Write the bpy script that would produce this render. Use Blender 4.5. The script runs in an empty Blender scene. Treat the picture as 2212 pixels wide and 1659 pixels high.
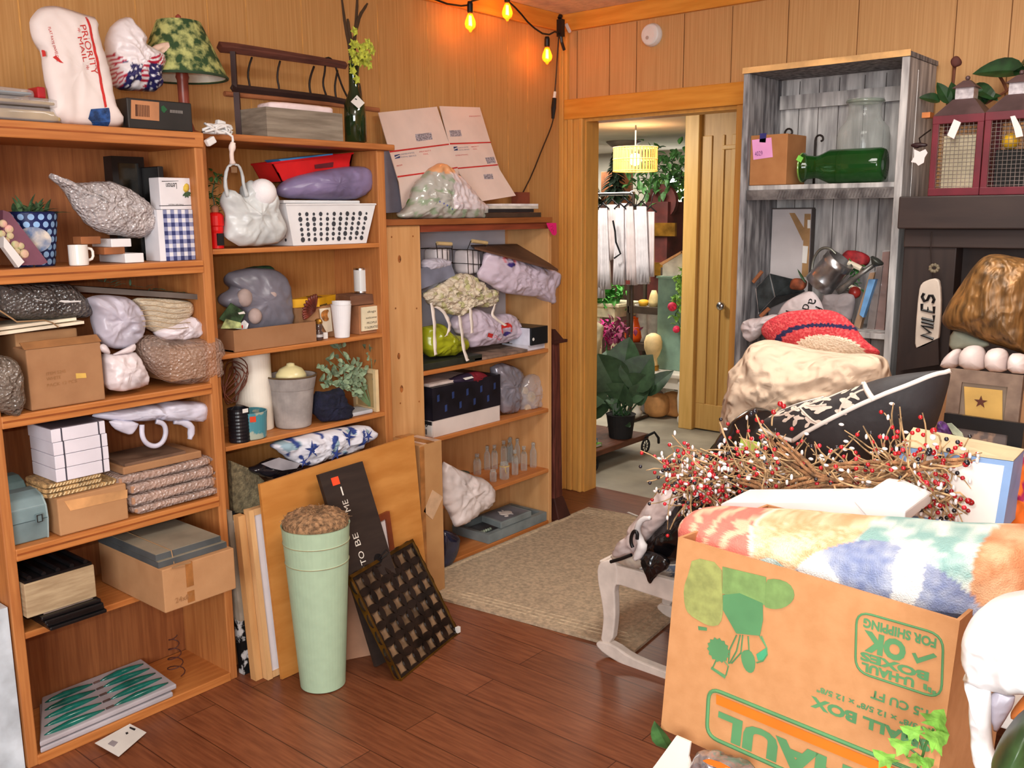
# Storage room of a gift shop: wall shelves packed with stock, a doorway into the shop, a table of goods.
# Metres; x = distance from the shelf wall, y = along that wall towards the doorway wall, z = up.
import bpy, bmesh, math, random
from mathutils import Vector as V, Matrix, noise
from math import sin, cos, pi, sqrt

S = bpy.context.scene
COL = S.collection

# ---------------------------------------------------------------- camera, world, lights, exposure
cam_d = bpy.data.cameras.new('camera'); cam = bpy.data.objects.new('camera', cam_d); COL.objects.link(cam)
cam_d.lens = 36 * 2020 / 2212; cam_d.sensor_width = 36; cam_d.sensor_fit = 'HORIZONTAL'; cam_d.clip_start = .02
yaw, pitch, roll = .6995, .1805, -.0085
fw = V((-sin(yaw) * cos(pitch), cos(yaw) * cos(pitch), -sin(pitch)))
rt = V((cos(yaw), sin(yaw), 0)); up = rt.cross(fw)
rt, up = rt * cos(roll) + up * sin(roll), up * cos(roll) - rt * sin(roll)
cam.matrix_world = Matrix(((rt.x, up.x, -fw.x, 3.18), (rt.y, up.y, -fw.y, 0), (rt.z, up.z, -fw.z, 1.58), (0, 0, 0, 1)))
S.camera = cam

w = bpy.data.worlds.new('world'); S.world = w; w.use_nodes = True
w.node_tree.nodes['Background'].inputs[0].default_value = (1, .93, .85, 1)
w.node_tree.nodes['Background'].inputs[1].default_value = .05

def lamp(name, kind, loc, energy, col=(1, 1, 1), size=.1, aim=None, size_y=None):
    d = bpy.data.lights.new(name, kind); o = bpy.data.objects.new(name, d); COL.objects.link(o)
    o.location = loc; d.energy = energy; d.color = col
    if kind == 'AREA':
        d.size = size
        if size_y: d.shape = 'RECTANGLE'; d.size_y = size_y
    else: d.shadow_soft_size = size
    if aim is not None: o.rotation_euler = (V(aim) - V(loc)).to_track_quat('-Z', 'Y').to_euler()
    return o

lamp('camera_flash', 'POINT', (3.12, .02, 1.66), 38, (1, .97, .94), .022)                       # the flash on the photographer's camera
lamp('rear_fill_light', 'AREA', (4.3, -2.1, 1.75), 150, (.95, .98, 1), 2.2, (.8, 3.2, 1.1), 1.5)    # unseen area light added behind the camera to fill the room
lamp('ceiling_lamp', 'AREA', (2.4, .9, 2.6), 26, (1, .95, .87), .6, (2.2, 1.2, 0), 1.2)              # the room's ceiling light
lamp('ceiling_fill_far', 'AREA', (2.2, 2.7, 2.6), 40, (1, .95, .87), .6, (2.2, 2.9, 0), 1.2)  # second ceiling light, added to brighten cabinet, comforter and mantel
lamp('shop_ceiling_light', 'AREA', (-1.3, 6.7, 2.24), 70, (1, .95, .86), 1.2, (-1.3, 6.9, 0), 1.6)
lamp('shop_ceiling_light_far', 'AREA', (-3.5, 8.2, 2.24), 70, (1, .95, .86), 1.6, (-3.5, 8.2, 0), 1.6)
lamp('shop_fill_near', 'AREA', (-.7, 4.95, 2.24), 34, (1, .96, .9), .5, (-.9, 5.9, 0), .4)  # unseen light added to brighten the fronts of the skirts
S.view_settings.view_transform = 'Standard'; S.view_settings.look = 'None'
S.view_settings.exposure = .16; S.view_settings.gamma = 1; S.view_settings.use_curve_mapping = False

# ---------------------------------------------------------------- materials
def lin(c):
    f = lambda v: v / 12.92 if v <= .04045 else ((v + .055) / 1.055) ** 2.4
    return tuple(f(min(max(x, 0), 255) / 255) for x in c[:3]) + (1,)
MATS = {}
def M(key, col, rough=.6, var=.12, vs=9., metal=0., bump=0., bs=60., spec=.4, alpha=1., st=(1, 1, 1), col2=None, kind=None, emit=0., attr=False, lo=.35, hi=.65, bd=.01):
    """procedural material: noise between two tones of a colour, noise bump, optional see-through"""
    if key in MATS: return MATS[key]
    m = bpy.data.materials.new(key); m.use_nodes = True; MATS[key] = m
    nt = m.node_tree; N = nt.nodes; L = nt.links; b = N['Principled BSDF']; out = N['Material Output']
    b.inputs['Roughness'].default_value = rough; b.inputs['Metallic'].default_value = metal
    b.inputs['Specular IOR Level'].default_value = spec
    tc = N.new('ShaderNodeTexCoord'); mp = N.new('ShaderNodeMapping'); mp.inputs['Scale'].default_value = st
    L.new(tc.outputs['Object'], mp.inputs['Vector'])
    if attr:
        a = N.new('ShaderNodeVertexColor'); a.layer_name = 'pattern'; L.new(a.outputs['Color'], b.inputs['Base Color'])
    else:
        nz = N.new('ShaderNodeTexNoise'); nz.inputs['Scale'].default_value = vs; nz.inputs['Detail'].default_value = 5
        L.new(mp.outputs['Vector'], nz.inputs['Vector'])
        r = N.new('ShaderNodeValToRGB'); L.new(nz.outputs['Fac'], r.inputs['Fac']); L.new(r.outputs['Color'], b.inputs['Base Color'])
        r.color_ramp.elements[0].position = lo; r.color_ramp.elements[1].position = hi
        c2 = col2 or tuple(min(255, x * (1 + var)) for x in col); c1 = col if col2 else tuple(x * (1 - var) for x in col)
        r.color_ramp.elements[0].color = lin(c1); r.color_ramp.elements[1].color = lin(c2)
    if bump:
        if kind == 'bubble':
            t = N.new('ShaderNodeTexVoronoi'); o_ = t.outputs['Distance']
        else:
            t = N.new('ShaderNodeTexNoise'); t.inputs['Detail'].default_value = 6; o_ = t.outputs['Fac']
            if kind == 'crumple': t.noise_type = 'RIDGED_MULTIFRACTAL'; t.inputs['Detail'].default_value = 3
        t.inputs['Scale'].default_value = bs; L.new(mp.outputs['Vector'], t.inputs['Vector'])
        bp = N.new('ShaderNodeBump'); bp.inputs['Strength'].default_value = bump; bp.inputs['Distance'].default_value = bd
        L.new(o_, bp.inputs['Height']); L.new(bp.outputs['Normal'], b.inputs['Normal'])
    if emit:
        b.inputs['Emission Color'].default_value = lin(col); b.inputs['Emission Strength'].default_value = emit
    if alpha < 1:
        tr = N.new('ShaderNodeBsdfTransparent'); mx = N.new('ShaderNodeMixShader')
        mx.inputs[0].default_value = alpha
        if kind == 'glass':                                  # thin clear glass: clearer face on, brighter at the rim
            lw = N.new('ShaderNodeLayerWeight'); lw.inputs['Blend'].default_value = .35
            mr = N.new('ShaderNodeMapRange'); mr.inputs['To Min'].default_value = alpha; mr.inputs['To Max'].default_value = .95
            L.new(lw.outputs['Facing'], mr.inputs['Value']); L.new(mr.outputs['Result'], mx.inputs[0])
            tr.inputs['Color'].default_value = lin(tuple(min(255, 205 + x * .2) if max(col) - min(col) < 30 else 140 + x * .45 for x in col))
        L.new(tr.outputs[0], mx.inputs[1]); L.new(b.outputs[0], mx.inputs[2]); L.new(mx.outputs[0], out.inputs['Surface'])
    return m

def bag(key, col, alpha=.75, rough=.3): return M(key, col, rough, .08, 6, bump=.9, bs=16, kind='crumple', alpha=alpha, bd=.012)
WOODY = M('cabinet_wood_lengthwise', (178, 108, 54), .5, vs=7, st=(9, .8, 14), col2=(198, 128, 68))
WOODZ = M('cabinet_wood_upright', (172, 106, 56), .55, vs=7, st=(12, 14, .7), col2=(192, 126, 70))
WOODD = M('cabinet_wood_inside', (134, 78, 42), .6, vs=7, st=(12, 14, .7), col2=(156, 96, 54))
PINE = M('knotty_pine', (200, 146, 92), .55, vs=5, st=(4, 7, .6), col2=(216, 164, 110))
PINEY = M('pine_lengthwise', (182, 108, 52), .55, vs=5, st=(7, .6, 7), col2=(200, 128, 70))
TRIM = M('varnished_pine_trim', (208, 150, 78), .4, vs=5, st=(6, 6, .7), col2=(226, 164, 82))
TRIMX = M('varnished_pine_header', (214, 138, 50), .4, vs=5, st=(.7, 6, 7), col2=(230, 158, 66))
CARD = M('cardboard', (158, 114, 78), .85, vs=14, bump=.05, bs=200, col2=(168, 124, 86))
CARDT = M('cardboard_tan', (178, 132, 90), .85, vs=14, bump=.05, bs=200, col2=(188, 142, 99))
KRAFT = M('cardboard_kraft_bright', (180, 128, 82), .8, vs=40, bump=.04, bs=300, col2=(188, 136, 90))
TAPE = M('brown_packing_tape', (168, 112, 62), .3, vs=20)
WHITE = M('white_paint', (226, 224, 222), .5, .02)
PAPER = M('white_paper', (222, 218, 212), .8, .03)
CREAM = M('cream', (228, 214, 190), .7, .05)
BLACK = M('black_plastic', (18, 17, 19), .35, .2)
BLACKM = M('matte_black', (26, 24, 24), .8, .2)
DKGREY = M('dark_grey', (70, 68, 66), .7, .15)
GREY = M('grey_board', (140, 138, 138), .7, .08)
RED = M('red_plastic', (196, 24, 30), .35, .08)
INK = M('black_ink', (24, 22, 24), .8, .05)
REDINK = M('red_ink', (200, 50, 46), .8, .05)
BLUEINK = M('navy_ink', (40, 62, 112), .8, .1)
GREENINK = M('green_ink', (80, 132, 86), .8, .06)
ORANGEINK = M('orange_ink', (232, 108, 20), .8, .04)
IRON = M('dark_iron', (40, 30, 26), .5, .2, metal=.4)
CHROME = M('chrome', (200, 200, 205), .18, .03, metal=1)
BRASSY = M('gold_metal', (170, 122, 48), .35, .2, metal=.8)
GALV = M('galvanised_metal', (176, 176, 178), .28, .14, 14, metal=.9)
BUBBLE = M('bubble_wrap', (206, 198, 200), .14, .05, alpha=.6, bump=1., bs=100, kind='bubble', spec=1., bd=.007)
CLEAR = M('clear_plastic', (216, 214, 216), .12, .05, alpha=.3, bump=.6, bs=9, kind='crumple', spec=.9)
GLASS = M('clear_glass', (212, 216, 212), .04, .02, alpha=.1, kind='glass', spec=1.)
GREENGLASS = M('green_glass', (24, 84, 24), .05, .1, alpha=.36, kind='glass', spec=1.)
LEAF = M('leaf_green', (62, 104, 54), .5, .25, 30)
LEAFD = M('leaf_dark', (38, 68, 36), .45, .25, 30)
LEAFY = M('leaf_lime', (134, 184, 82), .55, .15, 40)
SAGE = M('leaf_sage', (132, 152, 124), .7, .15, 30)
PAT = M('printed_pattern', (200, 200, 200), .75, attr=True)
PATBAG = M('printed_plastic_pattern', (200, 200, 200), .35, attr=True, bump=.4, bs=10, kind='crumple')

# points of a plane x = c, y = c or z = c, given by their other two coordinates
XP = lambda c, *a: [V((c, a[i], a[i + 1])) for i in range(0, len(a), 2)]
YP = lambda c, *a: [V((a[i], c, a[i + 1])) for i in range(0, len(a), 2)]
ZP = lambda c, *a: [V((a[i], a[i + 1], c)) for i in range(0, len(a), 2)]
PP = lambda *a: [V(a[i:i + 3]) for i in range(0, len(a), 3)]
# ---------------------------------------------------------------- mesh helpers (all coordinates in the world until finish())
def smoothpoly(p, it=1, closed=True):
    p = [V(q) for q in p]
    for _ in range(it):
        n = len(p); q = []
        for i in range(n if closed else n - 1):
            a, b = p[i], p[(i + 1) % n]; q += [a * .75 + b * .25, a * .25 + b * .75]
        if not closed: q = [p[0]] + q + [p[-1]]
        p = q
    return p
def resample(p, n, closed=True):
    p = [V(q) for q in p]
    if closed: p = p + [p[0]]
    d = [0]
    for a, b in zip(p, p[1:]): d.append(d[-1] + (b - a).length)
    out = []; j = 0; m = n if closed else n - 1
    for i in range(n):
        t = d[-1] * i / m
        while j < len(p) - 2 and d[j + 1] < t: j += 1
        s = (t - d[j]) / max(1e-9, d[j + 1] - d[j]); out.append(p[j].lerp(p[j + 1], min(1, max(0, s))))
    return out
def frame(n):
    n = V(n).normalized(); a = V((0, 0, 1)) if abs(n.z) < .9 else V((1, 0, 0))
    u = a.cross(n).normalized(); return u, n.cross(u), n
class B:
    def __init__(s): s.v = []; s.f = []; s.m = []; s.c = []; s.mi = 0
    def add(s, vs, fs, cs=None):
        k = len(s.v); s.v += [V(q) for q in vs]; s.f += [tuple(i + k for i in f) for f in fs]; s.m += [s.mi] * len(fs)
        s.c += cs if cs else [(200, 200, 200)] * len(vs)
        return s
    def hexa(s, p):  # 8 corners: 4 below, 4 above, same order
        return s.add(p, [(3, 2, 1, 0), (4, 5, 6, 7), (0, 1, 5, 4), (1, 2, 6, 5), (2, 3, 7, 6), (3, 0, 4, 7)])
    def box(s, x0, x1, y0, y1, z0, z1):
        return s.hexa([(x0, y0, z0), (x1, y0, z0), (x1, y1, z0), (x0, y1, z0), (x0, y0, z1), (x1, y0, z1), (x1, y1, z1), (x0, y1, z1)])
    def obox(s, c, d, rot=None, taper=1):
        c = V(c); h = V(d) / 2; rot = rot or Matrix.Identity(3); p = []
        for z in (-1, 1):
            k = taper if z > 0 else 1
            for x, y in ((-1, -1), (1, -1), (1, 1), (-1, 1)): p.append(c + rot @ V((x * h.x * k, y * h.y * k, z * h.z)))
        return s.hexa(p)
    def prism(s, poly, vec):
        p = [V(q) for q in poly]; n = len(p); vec = V(vec)
        return s.add(p + [q + vec for q in p], [tuple(range(n - 1, -1, -1)), tuple(range(n, 2 * n))] + [(i, (i + 1) % n, (i + 1) % n + n, i + n) for i in range(n)])
    def poly(s, p): return s.add(p, [tuple(range(len(p)))])
    def tube(s, pts, r, n=8, closed=False, sm=0):
        p = smoothpoly(pts, sm, closed) if sm else [V(q) for q in pts]; m = len(p); vs = []; u = None
        for i in range(m):
            a = p[(i - 1) % m] if closed or i else p[0]; b = p[(i + 1) % m] if closed or i < m - 1 else p[-1]
            t = (b - a).normalized()
            if u is None: u = frame(t)[0]
            u = (u - t * u.dot(t)); u = u.normalized() if u.length > 1e-6 else frame(t)[0]
            w_ = t.cross(u); rr = r[min(len(r) - 1, i * len(r) // m)] if isinstance(r, (list, tuple)) else r
            vs += [p[i] + (u * cos(2 * pi * k / n) + w_ * sin(2 * pi * k / n)) * rr for k in range(n)]
        fs = []
        for i in range(m if closed else m - 1):
            j = (i + 1) % m
            fs += [(i * n + k, i * n + (k + 1) % n, j * n + (k + 1) % n, j * n + k) for k in range(n)]
        if not closed: fs += [tuple(range(n - 1, -1, -1)), tuple(range((m - 1) * n, m * n))]
        return s.add(vs, fs)
    def lathe(s, prof, c, axis=(0, 0, 1), n=28, cap=True, sx=1., cf=None):
        u, w_, a = frame(axis); c = V(c); vs = []; cs = []
        for r, z in prof:
            for k in range(n):
                t = 2 * pi * k / n; vs.append(c + a * z + (u * cos(t) * sx + w_ * sin(t)) * r)
                if cf: cs.append(cf(t, z))
        m = len(prof); fs = [(i * n + k, i * n + (k + 1) % n, (i + 1) * n + (k + 1) % n, (i + 1) * n + k) for i in range(m - 1) for k in range(n)]
        if cap: fs += [tuple(range(n - 1, -1, -1)), tuple(range((m - 1) * n, m * n))]
        return s.add(vs, fs, cs or None)
    def ball(s, c, r, n=10, m=6, sc=(1, 1, 1)):
        vs = [(0, 0, -1)]; 
        for i in range(1, m):
            t = -pi / 2 + pi * i / m; vs += [(cos(t) * cos(2 * pi * k / n), cos(t) * sin(2 * pi * k / n), sin(t)) for k in range(n)]
        vs.append((0, 0, 1)); e = len(vs) - 1; c = V(c)
        fs = [(0, 1 + (k + 1) % n, 1 + k) for k in range(n)] + [(e, e - n + k, e - n + (k + 1) % n) for k in range(n)]
        fs += [(1 + i * n + k, 1 + i * n + (k + 1) % n, 1 + (i + 1) * n + (k + 1) % n, 1 + (i + 1) * n + k) for i in range(m - 2) for k in range(n)]
        return s.add([c + V((q[0] * r * sc[0], q[1] * r * sc[1], q[2] * r * sc[2])) for q in vs], fs)
    def inflate(s, outline, nrm, df, db=None, N=80, rings=12, e=2., p=.5, nz=.0, ns=9., seed=0, cf=None, sm=1, floor=None):
        """a closed soft body with this outline: bulges df towards nrm and db away from it, crumpled by noise"""
        o = resample(smoothpoly(outline, sm) if sm else outline, N); nrm = V(nrm).normalized(); db = df if db is None else db
        ce = sum(o, V()) / N; vs = []; cs = []
        for side, d in ((1, df), (-1, db)):
            for k in range(rings + (side > 0)):
                sc = 1 - k / rings if side > 0 else 1 - (k + 1) / rings
                for i in range(N if sc > 1e-6 else 1):
                    q = ce.lerp(o[i], sc) if sc > 1e-6 else ce.copy(); off = d * (max(0, 1 - sc ** e)) ** p
                    if nz:
                        w_ = noise.noise_vector(q * ns + V((seed * 7.3, seed * 3.1, side * 2.7)))
                        fo = (.3 - abs(noise.noise(q * ns * 1.4 + V((seed, 0, side))))) * 2.4 + 1.1 * (.25 - abs(noise.noise(q * ns * 3. + V((0, seed, side)))))
                        w_ = w_ * .7 + nrm * fo * .6
                        q = q + (w_ - nrm * w_.dot(nrm)) * nz * (.35 if sc > .99 else .6); off += w_.dot(nrm) * nz * (1 if sc < .99 else .2)
                    q = q + nrm * off * side
                    if floor is not None and q.z < floor: q.z = floor
                    vs.append(q); cs.append(cf(q) if cf else (200, 200, 200))
        fs = []; 
        def ring(k): return k * N
        for k in range(rings - 1): fs += [(ring(k) + i, ring(k) + (i + 1) % N, ring(k + 1) + (i + 1) % N, ring(k + 1) + i) for i in range(N)]
        ct = rings * N; fs += [(ring(rings - 1) + i, ring(rings - 1) + (i + 1) % N, ct) for i in range(N)]
        b0 = ct + 1
        prev = 0
        for k in range(rings - 1):
            cur = b0 + k * N; fs += [(prev + (i + 1) % N, prev + i, cur + i, cur + (i + 1) % N) for i in range(N)]; prev = cur
        cb = b0 + (rings - 1) * N; fs += [(prev + (i + 1) % N, prev + i, cb) for i in range(N)]
        return s.add(vs, fs, cs)
    def lump(s, c, d, ex=3.5, nz=.01, ns=10, seed=0, rot=None, n=28, m=16, cf=None):
        """rounded box body (superellipsoid) crumpled by noise"""
        c = V(c); h = V(d) / 2; rot = rot or Matrix.Identity(3); vs = []; cs = []
        sg = lambda v, q: math.copysign(abs(v) ** q, v)
        for i in range(m + 1):
            t = -pi / 2 + pi * i / m
            for k in range(n):
                a = 2 * pi * k / n; q = 2 / ex
                p_ = V((sg(cos(t), q) * sg(cos(a), q) * h.x, sg(cos(t), q) * sg(sin(a), q) * h.y, sg(sin(t), q) * h.z))
                g = c + rot @ p_; g = g + noise.noise_vector(g * ns + V((seed, seed * 2.2, 0))) * nz
                if g.z < c.z - h.z and not rot.row[0][2]: g.z = c.z - h.z
                vs.append(g); cs.append(cf(g) if cf else (200, 200, 200))
        fs = [(i * n + k, i * n + (k + 1) % n, (i + 1) * n + (k + 1) % n, (i + 1) * n + k) for i in range(m) for k in range(n)]
        return s.add(vs, fs, cs)
    def sheet(s, g, th, cf=None):
        """thick cloth or card over a grid of points g[i][j]"""
        a, b = len(g), len(g[0]); P = [[V(q) for q in r_] for r_ in g]; vs = []; cs = []
        nr = []
        for i in range(a):
            for j in range(b):
                du = P[min(a - 1, i + 1)][j] - P[max(0, i - 1)][j]; dv = P[i][min(b - 1, j + 1)] - P[i][max(0, j - 1)]
                q = du.cross(dv); nr.append(q.normalized() if q.length > 1e-12 else V((0, 0, 1)))
        for sd in (1, -1):
            for i in range(a):
                for j in range(b):
                    q = P[i][j] + nr[i * b + j] * th / 2 * sd; vs.append(q); cs.append(cf(q) if cf else (200, 200, 200))
        o = a * b; fs = []
        for i in range(a - 1):
            for j in range(b - 1):
                q = (i * b + j, (i + 1) * b + j, (i + 1) * b + j + 1, i * b + j + 1); fs += [q, tuple(x + o for x in reversed(q))]
        ed = [i * b for i in range(a)] + [(a - 1) * b + j for j in range(1, b)] + [i * b + b - 1 for i in range(a - 2, -1, -1)] + list(range(b - 2, 0, -1))
        fs += [(ed[(i + 1) % len(ed)], ed[i], ed[i] + o, ed[(i + 1) % len(ed)] + o) for i in range(len(ed))]
        return s.add(vs, fs, cs)
    def leaf(s, base, d, L_, W_, bend=.3, up=(0, 0, 1), n=5, tip=1., lobes=None):
        d = V(d).normalized(); side = d.cross(V(up)); side = side.normalized() if side.length > 1e-4 else V((1, 0, 0)); nn = side.cross(d)
        vs = []
        for i in range(n + 1):
            t = i / n; wd = (lobes[i] if lobes else sin(pi * min(1, .06 + t ** .8 * .94)) ** .8) * W_ / 2; c = V(base) + d * L_ * t - nn * bend * L_ * t * t
            vs += [c - side * wd + nn * wd * .35, c, c + side * wd + nn * wd * .35]
        fs = []
        for i in range(n): fs += [(3 * i, 3 * i + 1, 3 * i + 4, 3 * i + 3), (3 * i + 1, 3 * i + 2, 3 * i + 5, 3 * i + 4)]
        return s.add(vs, fs)
    def build(s, name, mats, parent=None, smooth=False, label=None, bev=0., seg=2, sub=0, stuff=False):
        me = bpy.data.meshes.new(name); me.from_pydata([tuple(q) for q in s.v], [], s.f)
        mats = mats if isinstance(mats, (list, tuple)) else [mats]
        for m in mats: me.materials.append(m)
        if any(s.m): me.polygons.foreach_set('material_index', s.m)
        if any(c != (200, 200, 200) for c in s.c):
            at = me.color_attributes.new('pattern', 'FLOAT_COLOR', 'POINT')
            at.data.foreach_set('color', [x for c in s.c for x in lin(c)])
        if len(s.f) > 5:
            bm = bmesh.new(); bm.from_mesh(me); bmesh.ops.recalc_face_normals(bm, faces=bm.faces); bm.to_mesh(me); bm.free()
        if smooth: me.polygons.foreach_set('use_smooth', [True] * len(me.polygons))
        me.update(); o = bpy.data.objects.new(name, me); COL.objects.link(o)
        if parent: o.parent = parent
        if bev:
            q = o.modifiers.new('bevel', 'BEVEL'); q.width = bev; q.segments = seg; q.limit_method = 'ANGLE'
        if sub: q = o.modifiers.new('sub', 'SUBSURF'); q.levels = q.render_levels = sub
        if label: o['label'] = label
        if stuff: o['kind'] = 'stuff'
        return o
def tag(o, label, cat, group=None):
    o['label'] = label; o['category'] = cat
    if group: o['group'] = group
    return o
def T(name, label, cat, group=None):
    o = bpy.data.objects.new(name, None); COL.objects.link(o); o.empty_display_size = .05
    return tag(o, label, cat, group)
def struct(name, b, mats, parent=None, **k):
    o = b.build(name, mats, parent, **k)
    if not parent: o['kind'] = 'structure'
    return o
def kids(o): return [c for c in COL.objects if c.parent == o]
DONE = set()
def fin(root):
    """move a thing's origin to its own base"""
    if root.name in DONE: return
    DONE.add(root.name); grp = [root] + kids(root); grp += [g for c in grp[1:] for g in kids(c)]
    ms = [g for g in grp if g.type == 'MESH']; pts = [v.co for g in ms for v in g.data.vertices]
    if not pts: return
    lo = [min(p[i] for p in pts) for i in range(3)]; hi = [max(p[i] for p in pts) for i in range(3)]
    L_ = V(((lo[0] + hi[0]) / 2, (lo[1] + hi[1]) / 2, lo[2]))
    for me in {g.data.name: g.data for g in ms}.values(): me.transform(Matrix.Translation(-L_))
    root.location = L_
def dup(root, off, label, rz=0., sc=1.):
    fin(root); r = root.copy(); COL.objects.link(r); r.location = root.location + V(off); r.rotation_euler.z = rz; r.scale = (sc, sc, sc) if not isinstance(sc, tuple) else sc
    r['label'] = label; DONE.add(r.name)
    for c in kids(root):
        k = c.copy(); COL.objects.link(k); k.parent = r
        for g in kids(c): q = g.copy(); COL.objects.link(q); q.parent = k
    return r
def text(s, o, u, v, h, mat, parent, name='lettering', w_=None, bold=0., off=.0012):
    """flat raised lettering: lower left corner o, along u, upwards v, letters h high (w_ long)"""
    cu = bpy.data.curves.new('t', 'FONT'); cu.body = s; cu.size = 1; cu.offset = bold; cu.resolution_u = 3
    ob = bpy.data.objects.new('t', cu); COL.objects.link(ob); dg = bpy.context.evaluated_depsgraph_get()
    me = bpy.data.meshes.new_from_object(ob.evaluated_get(dg)); bpy.data.objects.remove(ob); bpy.data.curves.remove(cu)
    u = V(u).normalized(); v = V(v).normalized(); n = u.cross(v); xs = [q.co.x for q in me.vertices]; ys = [q.co.y for q in me.vertices]
    x0, x1, y0, y1 = min(xs), max(xs), min(ys), max(ys); k = h / max(1e-6, y1 - y0); kx = w_ / (x1 - x0) if w_ else k
    for q in me.vertices: q.co = V(o) + u * (q.co.x - x0) * kx + v * (q.co.y - y0) * k + n * off
    me.materials.append(mat); t = bpy.data.objects.new(name, me); COL.objects.link(t); t.parent = parent; me.name = name
    return t
def decal(pts, mat, parent, name='print', th=.0012, n=None):
    p = [V(q) for q in pts]; n = V(n) if n else (p[1] - p[0]).cross(p[2] - p[0]).normalized()
    return B().prism(p, n * th).build(name, mat, parent)
def drape(o, target, n, off=.0012):
    """lay a flat print on the uneven surface of a soft thing"""
    from mathutils.bvhtree import BVHTree
    n = V(n).normalized(); me = target.data; t = BVHTree.FromPolygons([v.co for v in me.vertices], [tuple(p.vertices) for p in me.polygons])
    for v in o.data.vertices:
        h = t.ray_cast(v.co + n * .3, -n, .6)[0]
        if h: v.co = h + n * off
    return o
def gridquad(p, nu, nv):
    p = [V(q) for q in p]; b = B(); vs = [p[0].lerp(p[1], i / nu).lerp(p[3].lerp(p[2], i / nu), k / nv) for k in range(nv + 1) for i in range(nu + 1)]
    return b.add(vs, [(k * (nu + 1) + i, k * (nu + 1) + i + 1, (k + 1) * (nu + 1) + i + 1, (k + 1) * (nu + 1) + i) for k in range(nv) for i in range(nu)])
def rotz(a): return Matrix.Rotation(a, 3, 'Z')
def carton(name, label, x0, x1, y0, y1, z0, z1, mat, cat='box', group=None, tape=True, flap=False, root=None):
    t = root or T(name, label, cat, group); b = B().box(x0, x1, y0, y1, z0, z1); b.build('carton_body', mat, t, bev=.004)
    ym = (y0 + y1) / 2
    if tape: B().box(x0, x1 + .0015, ym - .025, ym + .025, z1, z1 + .0015).box(x1, x1 + .0015, ym - .025, ym + .025, z1 - .05, z1).build('packing_tape', TAPE, t)
    return t
def pane_frame(t, o, u, v, w_, h, bw, th, mat, inner, name='frame', inname='backing', rec=.3):
    """picture frame of four mitred sides round a panel; lower left corner o of the front, u along, v up, thickness th behind the front"""
    u = V(u).normalized(); v = V(v).normalized(); n = u.cross(v); o = V(o); b = B()
    q = lambda x, y, d: o + u * x + v * y - n * d
    out = [(0, 0), (w_, 0), (w_, h), (0, h)]; inn = [(bw, bw), (w_ - bw, bw), (w_ - bw, h - bw), (bw, h - bw)]
    for i in range(4):
        j = (i + 1) % 4
        b.hexa([q(*out[i], th), q(*out[j], th), q(*inn[j], th), q(*inn[i], th), q(*out[i], 0), q(*out[j], 0), q(*inn[j], 0), q(*inn[i], 0)])
    f = b.build(name, mat, t)
    d = th * rec
    B().hexa([q(*inn[0], th), q(*inn[1], th), q(*inn[2], th), q(*inn[3], th), q(*inn[0], d), q(*inn[1], d), q(*inn[2], d), q(*inn[3], d)]).build(inname, inner, t)
    return f
rnd = random.Random(7)

# ================================================================ the room
def plankmat(key, c1, c2, sx, sy):
    m = M(key, c1, .38, vs=6, st=(1.2, 14, 1), col2=c2); nt = m.node_tree; N = nt.nodes; L = nt.links; bs = N['Principled BSDF']
    tc = N.new('ShaderNodeTexCoord'); bk = N.new('ShaderNodeTexBrick'); L.new(tc.outputs['Object'], bk.inputs['Vector'])
    bk.inputs['Scale'].default_value = 1; bk.inputs['Brick Width'].default_value = sx; bk.inputs['Row Height'].default_value = sy; bk.inputs['Mortar Size'].default_value = .0018
    bk.inputs['Color1'].default_value = (1, 1, 1, 1); bk.inputs['Color2'].default_value = (.72, .72, .72, 1); bk.inputs['Mortar'].default_value = (.3, .26, .24, 1)
    mx = N.new('ShaderNodeMix'); mx.data_type = 'RGBA'; mx.blend_type = 'MULTIPLY'; mx.inputs[0].default_value = 1
    src = bs.inputs['Base Color'].links[0].from_socket; L.new(src, mx.inputs[6]); L.new(bk.outputs['Color'], mx.inputs[7]); L.new(mx.outputs[2], bs.inputs['Base Color'])
    return m
FLOOR = plankmat('laminate_planks', (116, 64, 40), (142, 84, 54), 1.2, .14)
PANEL = M('wood_panelling', (188, 136, 78), .6, vs=5, st=(26, 26, .5), col2=(204, 154, 96))
PANELX = M('wood_panelling_doorway_wall', (192, 142, 88), .6, vs=5, st=(26, 26, .5), col2=(206, 158, 104))
GROOVE = M('panel_groove', (120, 76, 38), .8)
GROOVEL = M('groove_highlight', (206, 152, 84), .7)  # highlights along the left wall's grooves, put into the colour
PLASTER = M('ceiling_plaster', (226, 206, 190), .9, .04, 30, bump=.3, bs=60)
CONCRETE = M('concrete_floor', (150, 142, 124), .55, .12, 3)
SHOPWALL = M('shop_wall', (188, 182, 168), .9, .04, 3)
SHOPCEIL = M('shop_ceiling', (206, 198, 184), .95, .04, 2)

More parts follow.
